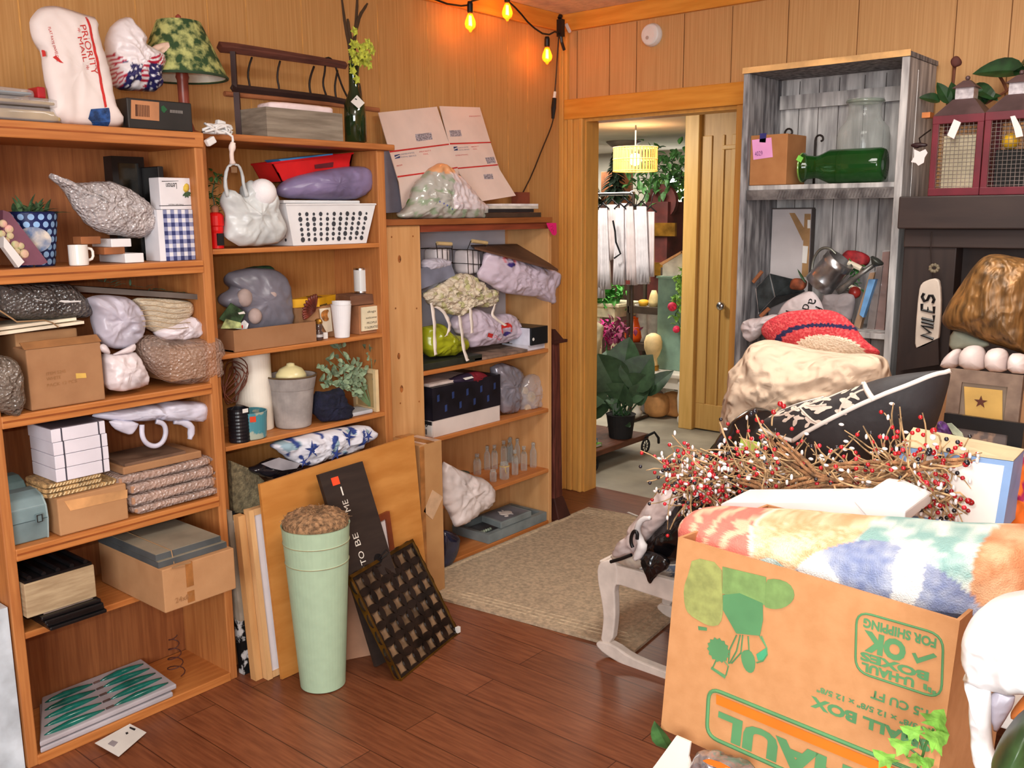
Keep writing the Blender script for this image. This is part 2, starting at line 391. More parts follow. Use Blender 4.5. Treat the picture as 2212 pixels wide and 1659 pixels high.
struct('floor', B().box(-.02, 5.2, -2.2, 4.36, -.1, 0), FLOOR)
struct('ceiling', B().box(-.1, 5.2, -2.2, 4.33, 2.62, 2.7), PLASTER)
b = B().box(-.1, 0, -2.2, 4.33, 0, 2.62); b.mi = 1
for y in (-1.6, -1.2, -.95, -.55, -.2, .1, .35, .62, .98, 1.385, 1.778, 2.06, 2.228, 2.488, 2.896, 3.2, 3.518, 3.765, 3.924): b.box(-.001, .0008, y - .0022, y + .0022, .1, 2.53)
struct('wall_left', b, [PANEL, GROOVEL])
b = B().box(0, .145, 4.23, 4.33, 0, 2.62).box(.145, 1.055, 4.23, 4.33, 2.085, 2.62).box(1.055, 5.2, 4.23, 4.33, 0, 2.62); b.mi = 1
for x in (.095, .303, .468, .741, .998, 1.276, 1.595, 1.995, 2.2, 2.61, 2.9, 3.3, 3.6): b.box(x - .002, x + .002, 4.2292, 4.231, 2.1 if x < 1.06 else 0, 2.53)
struct('wall_back', b, [PANELX, GROOVE])
struct('wall_right', B().box(5.2, 5.3, -2.2, 4.33, 0, 2.62), PANELX)
struct('trim_1', B().box(0, 5.2, 4.205, 4.23, 2.532, 2.62), TRIMX, bev=.004)                       # crown board over the doorway wall
struct('trim_2', B().box(0, .022, -2.2, 4.205, 2.532, 2.62), M('varnished_pine_crown', (210, 132, 48), .4, vs=5, st=(6, .7, 7), col2=(226, 152, 62)), bev=.004)
struct('trim_3', B().box(0, .03, 4.19, 4.205, 0, 2.532).box(.0, .045, 4.205, 4.23, 0, 2.532), TRIM, bev=.004)   # corner strip
struct('trim_4', B().box(.05, .085, 4.2, 4.23, 0, 2.085).box(.085, .125, 4.207, 4.23, 0, 2.085).box(.125, .152, 4.2, 4.23, 0, 2.085), TRIM, bev=.006)
struct('trim_5', B().box(.03, 1.16, 4.196, 4.23, 2.075, 2.18), TRIMX, bev=.005)
struct('trim_6', B().box(1.048, 1.085, 4.2, 4.23, 0, 2.075).box(1.085, 1.15, 4.207, 4.23, 0, 2.075), TRIM, bev=.005)
struct('trim_7', B().box(.14, .158, 4.23, 4.345, 0, 2.075).box(1.04, 1.058, 4.23, 4.345, 0, 2.075).box(.158, 1.04, 4.23, 4.345, 2.06, 2.086), TRIM)  # jambs of the doorway

# carpet remnant in front of the shelves
b = B().prism([(.36, 2.58, .001), (1.472, 2.712, .001), (1.33, 4.1, .001), (.36, 3.985, .001)], (0, 0, .011)); b.mi = 1
for k in (.05, .075, .1):
    P_ = [V((.36 + k * .3, 2.58 + k, .0121)), V((1.472 - k, 2.712 + k, .0121)), V((1.33 - k, 4.1 - k, .0121)), V((.36 + k * .3, 3.985 - k, .0121))]
    for i in range(4): b.tube([P_[i], P_[(i + 1) % 4]], .003, 4)
tag(b.build('carpet', [M('carpet_beige', (194, 172, 144), .95, .1, 60, bump=.6, bs=400), M('carpet_beige_border', (182, 160, 132), .95, .1, 60)]), 'flat beige carpet with a ribbed border lying between the shelves and the rocking chair', 'carpet')
o = B().obox((.62, 4.02, .016), (.075, .012, .003), rotz(-.3)).build('paper_strip', PAPER); tag(o, 'small white strip of paper lying at the doorway edge of the beige carpet', 'paper')

t = T('smoke_detector', 'round white smoke detector fixed on the panelling above the doorway', 'smoke detector')
B().lathe([(.056, 0), (.056, .012), (.05, .03), (.044, .034), (.03, .036)], (.562, 4.23, 2.452), (0, -1, 0), 32).build('housing', WHITE, t, smooth=False, bev=.002)
B().lathe([(.009, .034), (.009, .038)], (.552, 4.23, 2.437), (0, -1, 0), 12).build('test_button', M('grey_pinkish', (190, 170, 160), .6), t)

# string lights along the ceiling edge, with its cable and plug down the corner
BULBG = M('bulb_amber_glass', (255, 176, 64), .1, .02, alpha=.35, kind='glass')
FIL = M('glowing_filament', (255, 170, 60), .5, 0, emit=60)
t = T('string_lights', 'black string of three glowing amber bulbs hung in the ceiling corner', 'string lights')
path = [(.1, 2.95, 2.56)] + XP(.12,3.161,2.502,3.345,2.513,3.379,2.551,3.625,2.603,3.624,2.587,3.708,2.552,3.806,2.494,3.93,2.462,4.024,2.503) + [(.05, 4.15, 2.47)]
B().tube(path, .0045, 6, sm=1).build('cable', BLACK, t)
for p in XP(.12,3.36,2.539,3.625,2.625,3.936,2.46):
    p = V(p); B().lathe([(.011, 0), (.014, -.012), (.014, -.045), (.01, -.05)], p, n=14).build('bulb_socket', BLACK, t)
    q = B().lathe([(.009, -.05), (.014, -.06), (.024, -.085), (.027, -.1), (.022, -.115), (.01, -.125), (.004, -.135)], p, n=18).build('bulb', BULBG, t, smooth=True)
    B().tube([p + V((0, .004, -.062)), p + V((0, .006, -.105)), p + V((0, -.006, -.105)), p + V((0, -.004, -.062))], .004, 6).build('filament', FIL, q)
    lamp('string_bulb_light', 'POINT', p + V((0, 0, -.09)), .8, (1, .55, .16), .012)
B().obox((.1,4.077,2.523), (.03, .03, .085)).tube(XP(.1,4.068,2.57,4.077,2.585), .012, 8).tube(XP(.1,4.077,2.496,4.086,2.455,4.108,2.418), .008, 6).build('plug', BLACK, t)
B().obox((.1,4.141,2.532), (.012, .05, .012), Matrix.Rotation(-.8, 3, 'X')).build('cable_clip', WHITE, t)
t = T('power_cord', 'thin black cord with an inline plug hanging down the corner to the third bookcase', 'cord')
B().tube(XP(.05,4.128,2.502,4.114,2.394,4.102,2.279,4.092,2.207) + XP(.05,4.082,2.077,4.055,2.018,3.983,1.914,3.899,1.782,3.823,1.688), .0038, 6, sm=1).build('cable', M('brown_black_cable', (48, 32, 22), .5), t)
B().tube(XP(.05,4.089,2.178,4.082,2.128,4.075,2.073), [.012, .014, .008], 10).build('cord_plug', BLACK, t)
B().tube(XP(.05,4.094,2.211,4.087,2.178), .008, 8).build('plug_end', WHITE, t, label='pale end of the plug')

# ================================================================ the shop beyond the doorway
struct('floor_2', B().box(-9, 1.6, 4.36, 9.5, -.1, 0), CONCRETE)
struct('ceiling_2', B().box(-9, 1.6, 4.33, 9.6, 2.27, 2.35), SHOPCEIL)
struct('wall_far', B().box(-9, 1.6, 9.5, 9.6, 0, 2.27), SHOPWALL)
struct('wall_shop_left', B().box(-9.1, -9, 4.33, 9.6, 0, 2.27), SHOPWALL)
struct('window_1', B().box(-2.42, -2.05, 9.47, 9.5, 1.2, 1.98), M('bright_window', (250, 252, 246), .3, 0, emit=7))
struct('trim_8', B().box(-2.46, -2.42, 9.45, 9.5, 1.15, 2.03).box(-2.05, -2.01, 9.45, 9.5, 1.15, 2.03), WHITE)
# partition with a panelled door
DOORW = M('oak_door', (192, 144, 74), .45, vs=5, st=(14, 14, .6), col2=(208, 160, 88))
struct('wall_partition', B().box(.2, 1.6, 6.05, 6.15, 0, 2.27), PANELX)
struct('trim_9', B().box(-.245, -.135, 5.985, 6.15, 0, 2.27), M('pale_pine_post', (222, 172, 92), .45, vs=5, st=(8, 8, .6), col2=(236, 188, 110)), bev=.005)
d = struct('door_2', B().box(-.135, .2, 6.03, 6.07, .01, 2.27), DOORW)
b = B()
for x0, x1 in ((-.125, -.05), (.03, .045), (.1, .2)): b.box(x0, x1, 6.018, 6.03, .2, 2.1)
b.box(-.125, .2, 6.018, 6.03, .01, .2).box(.03, .2, 6.014, 6.03, 2.0, 2.03)
b.build('door_moulding', M('oak_door_rails', (204, 156, 86), .45, vs=5, st=(14, 14, .6), col2=(216, 170, 98)), d, bev=.004)
B().lathe([(.012, 0), (.012, .02), (.03, .035), (.032, .05), (.022, .062), (.0, .065)], (.076,6.02,.926), (0, -1, 0), 20, cap=False).build('door_knob', CHROME, d, smooth=True)

# ================================================================ first bookcase (nearest the camera)
def case(label, x0, x1, y0, y1, ts, shelves, top, back=True, mats=(WOODY, WOODZ, WOODD), lean=0.):
    t = T('bookcase', label, 'bookcase')
    b = B(); b.hexa([(x0, y0 + lean, 0), (x1, y0 + lean, 0), (x1, y0 + ts + lean, 0), (x0, y0 + ts + lean, 0), (x0, y0, top), (x1, y0, top), (x1, y0 + ts, top), (x0, y0 + ts, top)])
    b.build('side_panel', mats[1], t, bev=.003)
    B().box(x0, x1, y1 - ts, y1, 0, top).build('side_panel', mats[1], t, bev=.003)
    for z, th, xf, name in shelves: B().box(x0, xf, y0 + ts * .9, y1 - ts * .9, z - th, z).build(name, mats[0], t, bev=.003)
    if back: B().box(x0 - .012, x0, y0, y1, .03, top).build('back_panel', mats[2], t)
    return t
ca = case('tall wooden bookcase nearest the camera, holding wrapped parcels and white plastic bags', .22, .5, .985, 1.69, .03,
     [(1.442, .04, .505, 'shelf'), (1.044, .035, .505, 'shelf'), (.663, .036, .505, 'shelf'), (.41, .02, .495, 'shelf'), (.03, .03, .503, 'bottom_shelf')], 1.79, lean=-.0)
B().box(.21, .506, .985, 1.692, 1.79, 1.836).build('top_board', WOODY, ca, bev=.004)
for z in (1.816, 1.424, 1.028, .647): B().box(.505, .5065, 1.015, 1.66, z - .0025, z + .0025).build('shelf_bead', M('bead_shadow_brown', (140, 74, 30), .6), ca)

def wrapbox(name, label, x0, x1, y0, y1, z0, z1, incol, cat='parcel', group=None, pad=.008, seed=0, wrapm=None, frill=0., t=None, rot=None):
    """a boxed thing wrapped in bubble wrap: contents and the wrap as parts"""
    t = t or T(name, label, cat, group); c = V(((x0 + x1) / 2, (y0 + y1) / 2, (z0 + z1) / 2)); d = V((x1 - x0, y1 - y0, z1 - z0))
    m = incol if not isinstance(incol, tuple) else M('wrapped_%d_%d_%d' % incol, incol, .7)
    B().obox(c, d - V((pad, pad, pad)) * 2, rot).build('contents', m, t, bev=.003)
    B().lump(c, d, 9, .0045, 40, seed, rot, 36, 14).build('bubble_wrap', wrapm or BUBBLE, t, smooth=True)
    if frill:
        g = []
        for i in range(7):
            y = y1 - .02 + (y1 - y0) * 0 + 0; g.append([(x0 + (x1 - x0) * i / 6, y1 - .01 + frill * k / 3, z0 + (z1 - z0) * .5 + .012 * sin(i * 2.1 + k * 1.7 + seed)) for k in range(4)])
        B().sheet(g, .003).build('wrap_tail', wrapm or BUBBLE, t, smooth=True)
    return t

# ---- on top of the first bookcase
z = 1.8372
t = T('mailing_envelope', 'large padded white mailing envelope with red stripe standing on the nearest bookcase', 'envelope')
o_ = XP(.45,1.217,2.116,1.243,2.147,1.292,2.159,1.331,2.154,1.377,2.145,1.407,2.143,1.402,2.117,1.416,2.051,1.429,1.994,1.434,1.935,1.448,1.886,1.465,1.854,1.455,1.84,1.387,1.837,1.252,1.837,1.247,1.909,1.238,1.968,1.239,2.036,1.219,2.058,1.212,2.103)
o_ = B().inflate(o_, (1, 0, 0), .03, .03, 84, 12, 7, .5, nz=.006, ns=16, seed=3, floor=z); env = o_.build('padded_body', M('envelope_white', (232, 220, 216), .75, .02), t, smooth=True)
RF = .484
drape(gridquad(XP(.483,1.362,2.136,1.369,2.137,1.399,1.893,1.391,1.89), 2, 40).build('red_stripe', REDINK, t), env, (1, 0, 0))
drape(text('PRIORITY', (.482,1.339,2.109), V((.482,1.356,2.012)) - V((.482,1.339,2.109)), V((0, .97, .25)), .0185, REDINK, t, w_=.133), env, (1, 0, 0))
drape(text('* MAIL *', (.482,1.324,2.099), V((.482,1.34,2.001)) - V((.482,1.324,2.099)), V((0, .97, .25)), .0145, REDINK, t, w_=.112), env, (1, 0, 0))
drape(text('FLAT RATE ENVELOPE', (.481,1.25,2.092), V((.481,1.262,2.026)) - V((.481,1.25,2.092)), V((0, .97, .25)), .008, REDINK, t, w_=.09), env, (1, 0, 0))
drape(gridquad(XP(.482,1.256,2.014,1.264,2.02,1.283,2.001,1.274,2.002), 4, 4).build('red_flag_mark', REDINK, t), env, (1, 0, 0)); drape(gridquad(XP(.478,1.227,2.03,1.237,2.03,1.238,2.015,1.228,2.012), 4, 4).build('red_corner_mark', REDINK, t), env, (1, 0, 0))
b = gridquad(XP(.482,1.35,1.883,1.405,1.891,1.408,1.861,1.342,1.856), 10, 6); q = gridquad(XP(.482,1.342,1.856,1.408,1.861,1.41,1.84,1.369,1.836), 10, 5); b.add(q.v, q.f); drape(b.build('blue_label', M('navy_print', (40, 74, 128), .7, .3, 60), t), env, (1, 0, 0))

ZF = 2.051; YF = 1.5
def flagcol(q):
    y, zz = q.y, q.z; n_ = noise.noise(q * 22)
    yy = y + .012 * noise.noise(q * 14)
    if zz > ZF + .02 * sin(y * 40): return (230, 222, 224)
    if n_ > .28: return (226, 220, 222)
    if yy > YF and zz < ZF - .012 and (yy < YF + .045 or yy > YF + .07): 
        return (225, 225, 232) if (int(yy * 140) + int(zz * 140)) % 3 == 0 and int(yy * 140) % 2 else (44, 42, 92)
    s_ = (zz - yy * .5 + .01 * sin(yy * 60)) * 75
    return (176, 36, 62) if s_ % 1 < .5 else (226, 218, 222)
t = T('plastic_bag', 'white plastic bag with stars and stripes print on the black box beside the green lamp', 'plastic bag')
B().inflate(XP(.36,1.474,2.125,1.539,2.181,1.56,2.164,1.584,2.133,1.584,2.105,1.615,2.092,1.635,2.087,1.658,2.076,1.637,2.024,1.635,1.966,1.574,1.963,1.486,1.958,1.479,2.001,1.471,2.054), (1, 0, 0), .07, .05, 110, 26, 2.5, .5, nz=.012, ns=24, seed=5, cf=flagcol).build('bag_body', PATBAG, t, smooth=True)
B().inflate(XP(.36,1.613,2.088,1.628,2.106,1.665,2.119,1.727,2.13,1.738,2.125,1.692,2.103,1.658,2.079), (1, 0, 0), .012, nz=.004, ns=30).build('bag_handle', bag('bag_peach_white', (240, 205, 185), .9), t, smooth=True)

t = T('box', 'black box with a tan barcode label on the top of the nearest bookcase', 'box')
x1 = .48; y0, y1 = 1.46, 1.672; zt = 1.925
B().box(.31, x1, y0, y1, z, zt).build('box_body', M('box_black', (30, 27, 26), .4, .2), t, bev=.003)
decal(XP(.48,1.474,1.919,1.469,1.865,1.559,1.864,1.563,1.919), M('label_tan', (176, 122, 84), .7), t, 'label')
b = B()
for k in range(9): b.poly(XP(.482,1.485,1.907,1.483,1.873,1.488,1.873,1.491,1.907) if k == 0 else [V(q) + V((0, .0052 * k, 0)) for q in XP(.482,1.485,1.907,1.483,1.873,1.486,1.873,1.488,1.907)])
b.build('barcode', M('ink_brown', (84, 52, 36), .8), t)
decal(XP(.481,1.569,1.907,1.577,1.911,1.588,1.9,1.577,1.889,1.569,1.895), M('print_green', (28, 92, 52), .6), t, 'green_mark')
b = B()
for k, w_ in enumerate((13, 9, 14, 8, 11)): b.poly([V(q) + V((0, .0085 * k, 0)) for q in XP(.481,1.597,1.9,1.596,1.891,1.606,1.891,1.606,1.9)])
b.build('pale_wordmark', M('print_grey', (120, 116, 112), .7), t)

t = T('table_lamp', 'lamp with green leafy camouflage shade standing behind the black box', 'lamp')
c = V((.3,1.757,2.028)); L_ = .97
CAMO = M('camo_cloth', (44, 72, 40), .75, vs=34, col2=(186, 190, 118), lo=.42, hi=.62)
sh = B().lathe([(.142, -.004), (.145, 0), (.069, .172), (.066, .172), (.139, 0)], c, n=40, cap=False); sh.build('lamp_shade', CAMO, t, smooth=False)
B().lathe([(.1375, .001), (.0645, .17)], c, n=40, cap=False).build('shade_lining', M('lining_white', (232, 228, 214), .8), t)
B().tube([c + V((.143 * cos(a * pi / 20), .143 * sin(a * pi / 20), -.001)) for a in range(40)], .0045, 6, True).build('shade_trim', M('trim_green', (52, 74, 52), .6), t)
B().lathe([(.07, 1.8372), (.07, 1.846), (.03, 1.86), (.017, 1.9), (.018, c.z - .01), (.022, c.z), (.012, c.z + .05), (.004, c.z + .174), (.009, c.z + .178), (.009, c.z + .19), (.002, c.z + .196)], (c.x, c.y, 0), n=18).build('lamp_stand', M('stand_red_brown', (136, 62, 48), .35), t, smooth=True)

wrapbox('wrapped_picture', 'gold-edged picture frame in clear wrap, lowest of the pile left of the envelope', .3, .47, .93, 1.278, 1.8372, 1.878, (172, 146, 92), 'wrapped frame', wrapm=CLEAR, seed=2)
wrapbox('wrapped_picture', 'longer gold-edged frame in clear wrap lying second in the pile left of the envelope', .3, .475, .9, 1.314, 1.8785, 1.903, (166, 140, 84), 'wrapped frame', wrapm=CLEAR, seed=4)
wrapbox('wrapped_picture', 'shiny blue-grey wrapped pack on top of the two gold frames', .32, .465, .93, 1.208, 1.9035, 1.925, (108, 132, 142), 'wrapped frame', wrapm=CLEAR, seed=6)
o = B().box(.4, .464, 1.212, 1.235, 1.9035, 1.934).build('candle', M('wax_red', (176, 22, 34), .4), bev=.004, seg=3); tag(o, 'small dark red square candle beside the envelope on the gold frames', 'candle')

# white extension cord coiled where the two bookcases meet
t = T('extension_cord', 'white extension cord coiled in loops on the corner of the nearest bookcase', 'cord')
c = V((.47,1.762,1.848)); pts = []
for k in range(70):
    a = k * .62; r_ = .035 + .012 * sin(k * .9); pts.append(c + V((.012 * sin(a * .7) + .01, r_ * 1.15 * cos(a) + .012 * sin(k * .37), max(-.012, .014 * sin(a * 1.0 + k * .11)) + .004)))
pts += XP(.5,1.779,1.843,1.799,1.831,1.8,1.817,1.795,1.805)
B().tube(pts, .0042, 6).build('cord_loops', WHITE, t, smooth=True)
B().obox((.515,1.708,1.81), (.02, .032, .022), Matrix.Rotation(.5, 3, 'X')).build('cord_socket', WHITE, t, bev=.004)
B().obox((.46,1.784,1.873), (.02, .03, .018), Matrix.Rotation(-.2, 3, 'X')).build('cord_plug', WHITE, t, bev=.004)
B().tube(XP(.515,1.79,1.81,1.786,1.796,1.782,1.776,1.782,1.759,1.784,1.743), [.0085, .011, .007, .007, .01], 10, sm=1).build('hanging_plug', M('cord_cream', (226, 206, 196), .5), t, smooth=True)
B().obox((.515,1.784,1.725), (.012, .022, .018)).build('plug_prong', CHROME, t)

# ---- shelf 1 of the first bookcase
z = 1.4432
DOTS = M('enamel_blue', (22, 36, 84), .3, .15)
t = T('bucket', 'navy blue metal bucket with pale blue polka dots on the upper shelf', 'bucket')
c = V((.385,1.192,1.448)); c.z = z; h = .15
pr = lambda q: .054 + (.072 - .054) * q / h
B().lathe([(.054, 0), (pr(h), h), (pr(h) + .003, h + .003), (pr(h) - .004, h), (.054, .006)], c, n=44).build('bucket_body', DOTS, t, smooth=False)
b = B()
for i in range(7):
    for k in range(26):
        a = (k + .5 * (i % 2)) * 2 * pi / 17; q = .012 + i * .021
        if k >= 17: continue
        r_ = pr(q) + .0012; n_ = V((cos(a), sin(a), 0)); u_ = V((-sin(a), cos(a), 0)); w_ = V((n_.x * .13, n_.y * .13, 1)).normalized()
        b.poly([c + n_ * r_ + V((0, 0, q)) + (u_ * cos(e * pi / 6) + w_ * sin(e * pi / 6)) * .0088 + n_ * (-.0006) for e in range(12)])
b.build('polka_dots', M('dot_blue', (138, 176, 218), .4), t)
a = -.35; n_ = V((cos(a), sin(a), 0)); u_ = V((-sin(a), cos(a), 0))
B().lathe([(.036, 0), (.036, .004), (0, .0055)], c + V((n_.x * .066, n_.y * .066, .075)), n_ + V((0, 0, -.12)), 30, cap=False, sx=1.25).build('round_picture', M('picture_blue_cream', (70, 104, 150), .5, vs=26, col2=(214, 204, 190)), t)
B().tube([c + V((.06 + .02 * sin(s * pi), -.075 + .15 * s * .2 + .02 * s, .14 - .15 * s)) for s in (0, .2, .4, .6, .8, 1)], .0025, 6).build('bucket_handle', CHROME, t)
b = B(); r2 = random.Random(3)
for k in range(46):
    a = r2.uniform(0, 2 * pi); e = r2.uniform(.1, .9); b.leaf(c + V((r2.uniform(-.05, .05), r2.uniform(-.04, .05), h - .006)), (cos(a) * e, sin(a) * e + .15, 1 - e * .75), r2.uniform(.03, .065), .014, .35)
tag(b.build('artificial_plant', M('greens_dull', (66, 92, 60), .7, .3, 40)), 'dull green artificial foliage filling the polka dot bucket', 'plant')

o = B().inflate(XP(.42,1.239,1.706,1.267,1.697,1.291,1.685,1.323,1.676,1.411,1.688,1.445,1.678,1.493,1.656,1.548,1.612,1.587,1.581,1.574,1.562,1.555,1.558,1.549,1.534,1.51,1.512,1.463,1.518,1.377,1.53,1.339,1.56,1.312,1.593,1.293,1.631,1.276,1.663,1.241,1.69), (1, 0, 0), .05, .06, 84, 12, 2.2, .5, nz=.012, ns=30, seed=9)
t = T('bubble_wrapped_bundle', 'rounded bundle in shiny bubble wrap lying across the white boxes and mug', 'parcel')
o.build('bubble_wrap', M('bubble_wrap_dense', (200, 192, 192), .12, .06, alpha=.8, bump=1., bs=100, kind='bubble', spec=1., bd=.007), t, smooth=True)
B().inflate(XP(.42,1.321,1.654,1.409,1.665,1.49,1.626,1.546,1.585,1.52,1.544,1.447,1.536,1.366,1.56), (1, 0, 0), .03, .04).build('contents', M('grey_brown', (150, 138, 132), .6), t, smooth=True)

t = T('mug', 'white mug standing in front of the polka dot bucket', 'mug')
c = V((.47,1.281,1.448)); c.z = z; r_ = .0265
B().lathe([(r_ * .96, 0), (r_, .004), (r_, .058), (r_ - .003, .058), (r_ - .003, .006)], c, n=28).build('mug_body', M('glazed_white', (236, 232, 226), .2, .01), t)
B().tube([c + V((0, r_, .048)), c + V((.005, r_ + .014, .044)), c + V((.005, r_ + .014, .018)), c + V((0, r_, .012))], .004, 8, sm=1).build('mug_handle', M('glazed_white', (236, 232, 226)), t)
def smallbox(label, pts, x1, dz, d, mat=WHITE, name='box', cat='box', group=None, z0=None, bev=.002):
    ys = [V(p).y for p in pts]; zs = z0 if z0 is not None else min(V(p).z for p in pts)
    return tag(B().box(x1 - d, x1, min(ys), max(ys), zs, zs + dz).build(name, mat, bev=bev), label, cat, group)
WB = M('gift_box_white', (232, 230, 232), .5, .02)
smallbox('white flat gift box standing lowest beside the white mug', XP(.47,1.416,1.446,1.476,1.458), .48, .028, .16, WB, z0=z)
smallbox('white flat gift box on the brown block above the other white box', XP(.46,1.382,1.494,1.445,1.496), .47, .024, .12, WB, z0=1.491)
BROWN = M('block_brown', (150, 92, 54), .7)
smallbox('small brown cardboard block between the two white gift boxes', XP(.46,1.359,1.466,1.423,1.48), .47, .021, .07, BROWN, name='block', cat='block', z0=1.47)
smallbox('brown cardboard block on top of the white mug against the bubble-wrapped bundle', XP(.47,1.29,1.52,1.349,1.525), .475, .022, .05, BROWN, name='block', cat='block', z0=1.502)

t = T('framed_picture', 'glossy black box frame standing behind the bubble-wrapped bundle', 'picture frame')
y0 = 1.476; y1 = 1.583
pane_frame(t, (.33, y0, 1.443), (0, 1, 0), (0, 0, 1), y1 - y0, 1.765 - 1.443, .02, .05, BLACK, M('frame_glass_dark', (40, 34, 26), .15, .4, 12), rec=.2)
B().box(.33, .43, y1 - .012, y1 + .008, 1.443, 1.733).build('frame_side', BLACK, t, bev=.003)
def lemoncol(q): return (0, 0, 0)
t = T('box_sign', 'white box sign with lemon drawing lying upside down on the checked box', 'sign')
p = [V(q) for q in XP(.46,1.555,1.698,1.675,1.704,1.675,1.601,1.549,1.601)]
B().box(.4, .46, p[0].y - .0, p[1].y + .002, p[3].z, p[0].z).build('sign_panel', M('sign_white', (224, 222, 226), .6, .02), t, bev=.002)
b = B(); y0, y1 = p[1].y + .003, 1.701
b.box(.39, .462, y0, y1, p[3].z, p[0].z); b.mi = 1
for i in range(7):
    for k in range(2):
        if (i + k) % 2 == 0: b.box(.4, .4628, y0 + (y1 - y0) * k / 2, y0 + (y1 - y0) * (k + 1) / 2, p[3].z + (p[0].z - p[3].z) * i / 7, p[3].z + (p[0].z - p[3].z) * (i + 1) / 7)
b.build('checked_edge', [WHITE, M('check_grey', (110, 112, 116), .6)], t)
B().lathe([(0, 0), (.008, .006), (.0095, .016), (.006, .026), (0, .03)], (.461,1.641,1.653), (0, .3, 1), 12, cap=False).build('lemon_drawing', M('lemon_yellow', (208, 176, 62), .6), t)
b = B()
for a in (-.9, -.3, .3, .9, 1.4): b.leaf((.462,1.645,1.653), (.05, sin(a), -cos(a)), .018, .008, .1, up=(1, 0, 0))
b.build('leaf_drawing', M('print_leaf', (66, 92, 62), .7), t)
text('Lemon', (.461,1.613,1.682), (0, -1, 0), (0, 0, -1), .018, INK, t, w_=.036)
text('FARMER FRESH', (.461,1.631,1.618), (0, -1, 0), (0, 0, -1), .006, M('print_grey_dark', (90, 88, 90), .8), t, w_=.05)
b = B()
for q in (XP(.461,1.564,1.687,1.621,1.689,1.621,1.688,1.564,1.685), XP(.461,1.549,1.613,1.662,1.615,1.662,1.613,1.549,1.611), XP(.461,1.668,1.691,1.67,1.691,1.668,1.615,1.666,1.615)): b.poly(q)
b.build('border_line', INK, t)

t = T('gift_box', 'navy and white gingham box standing under the lemon sign', 'box')
y0, y1 = 1.538, 1.671; ym = 1.558; z1 = p[3].z - .001
b = B().box(.38, .464, y0, y1, z, z1); b.build('box_body', M('gingham_white', (226, 226, 232), .7, .02), t)
b = B(); nz_ = 12; ny_ = 9
for i in range(nz_):
    for k in range(ny_):
        if i % 2 == 0 or k % 2 == 0:
            b.mi = 0 if (i % 2 == 0 and k % 2 == 0) else 1; ya = ym + (y1 - ym) * k / ny_; yb = ym + (y1 - ym) * (k + 1) / ny_
            b.poly([(.4648, ya, z + (z1 - z) * i / nz_), (.4648, yb, z + (z1 - z) * i / nz_), (.4648, yb, z + (z1 - z) * (i + 1) / nz_), (.4648, ya, z + (z1 - z) * (i + 1) / nz_)])
b.build('gingham_print', [M('gingham_navy', (48, 56, 106), .7), M('gingham_mid', (136, 142, 178), .7)], t)

t = T('artwork_box', 'slanted picture of pale roses leaning on the polka dot bucket at the frame edge', 'picture')
q = [V(a) for a in XP(.47,1.041,1.641,1.079,1.6,1.183,1.451,1.159,1.45)]
b = B().prism(XP(.45,1.087,1.6,1.104,1.594,1.193,1.455,1.175,1.449,1.122,1.45,1.079,1.522), (.02, 0, 0)); b.build('panel', M('panel_mauve', (120, 74, 92), .6), t)
b = B(); 
for k, (px, col) in enumerate(((0, 0),)): pass
for yy, zz, r_ in [(V(a).y, V(a).z, s) for a, s in zip(XP(.472,1.084,1.564,1.098,1.549,1.078,1.537,1.099,1.531,1.088,1.519,1.11,1.506,1.124,1.503,1.131,1.481,1.111,1.488), (.011, .012, .01, .01, .009, .012, .01, .013, .011))]: b.lathe([(r_, 0), (r_ * .8, .004), (r_ * .3, .006)], (.47, yy, zz), (1, 0, 0), 12)
b.build('rose_print', M('rose_pale', (176, 186, 132), .7, vs=30, col2=(226, 170, 160)), t)
o = B().prism(XP(.46,1.076,1.531,1.073,1.501,1.106,1.445,1.123,1.46), (.025, 0, 0)).build('picture_edge', WHITE); tag(o, 'white edge of a canvas leaning in front of the rose picture at the frame edge', 'canvas')

# ---- shelf 2 of the first bookcase
z = 1.0452
carton('carton', 'brown carton with faded printing in front on the second shelf', .405, .495, 1.098, 1.312, z, 1.219, CARD, tape=False)
t = COL.objects[-1] if False else None
cb = [o for o in COL.objects if o.get('label', '').startswith('brown carton with faded')][0]
b = B(); y0, y1, zt = 1.098, 1.312, 1.219
b.hexa([(.49, y0 - .004, zt), (.497, y0 - .004, zt), (.497, y1 + .002, zt), (.49, y1 + .002, zt), (.47, y0 - .006, zt + .018), (.476, y0 - .006, zt + .018), (.476, y1 - .002, zt + .02), (.47, y1 - .002, zt + .02)])
b.build('carton_flap', M('cardboard_shaded_print', (160, 110, 66), .85), cb)
INKB = M('faded_print', (150, 106, 66), .85)
text('ITEM 5245', (.495,1.147,1.14), V((.495,1.237,1.143)) - V((.495,1.147,1.14)), (0, 0, 1), .009, INKB, cb)
text('WHITE', (.495,1.146,1.125), V((.495,1.236,1.128)) - V((.495,1.146,1.125)), (0, 0, 1), .009, INKB, cb)
text('PACK 12 PCS', (.495,1.146,1.107), V((.495,1.234,1.109)) - V((.495,1.146,1.107)), (0, 0, 1), .009, INKB, cb, w_=.085)
decal(XP(.496,1.23,1.135,1.259,1.132,1.26,1.118,1.23,1.12), M('label_yellow', (206, 168, 84), .7), cb, 'yellow_label')
carton('carton', 'plain tan carton standing behind the brown printed carton', .27, .4, 1.112, 1.29, z, 1.255, CARDT, tape=False)
zt = 1.255
t = T('tied_canvases', 'pair of cream canvas boards tied with twine on the tan carton', 'canvas')
t['category'] = 'canvas'
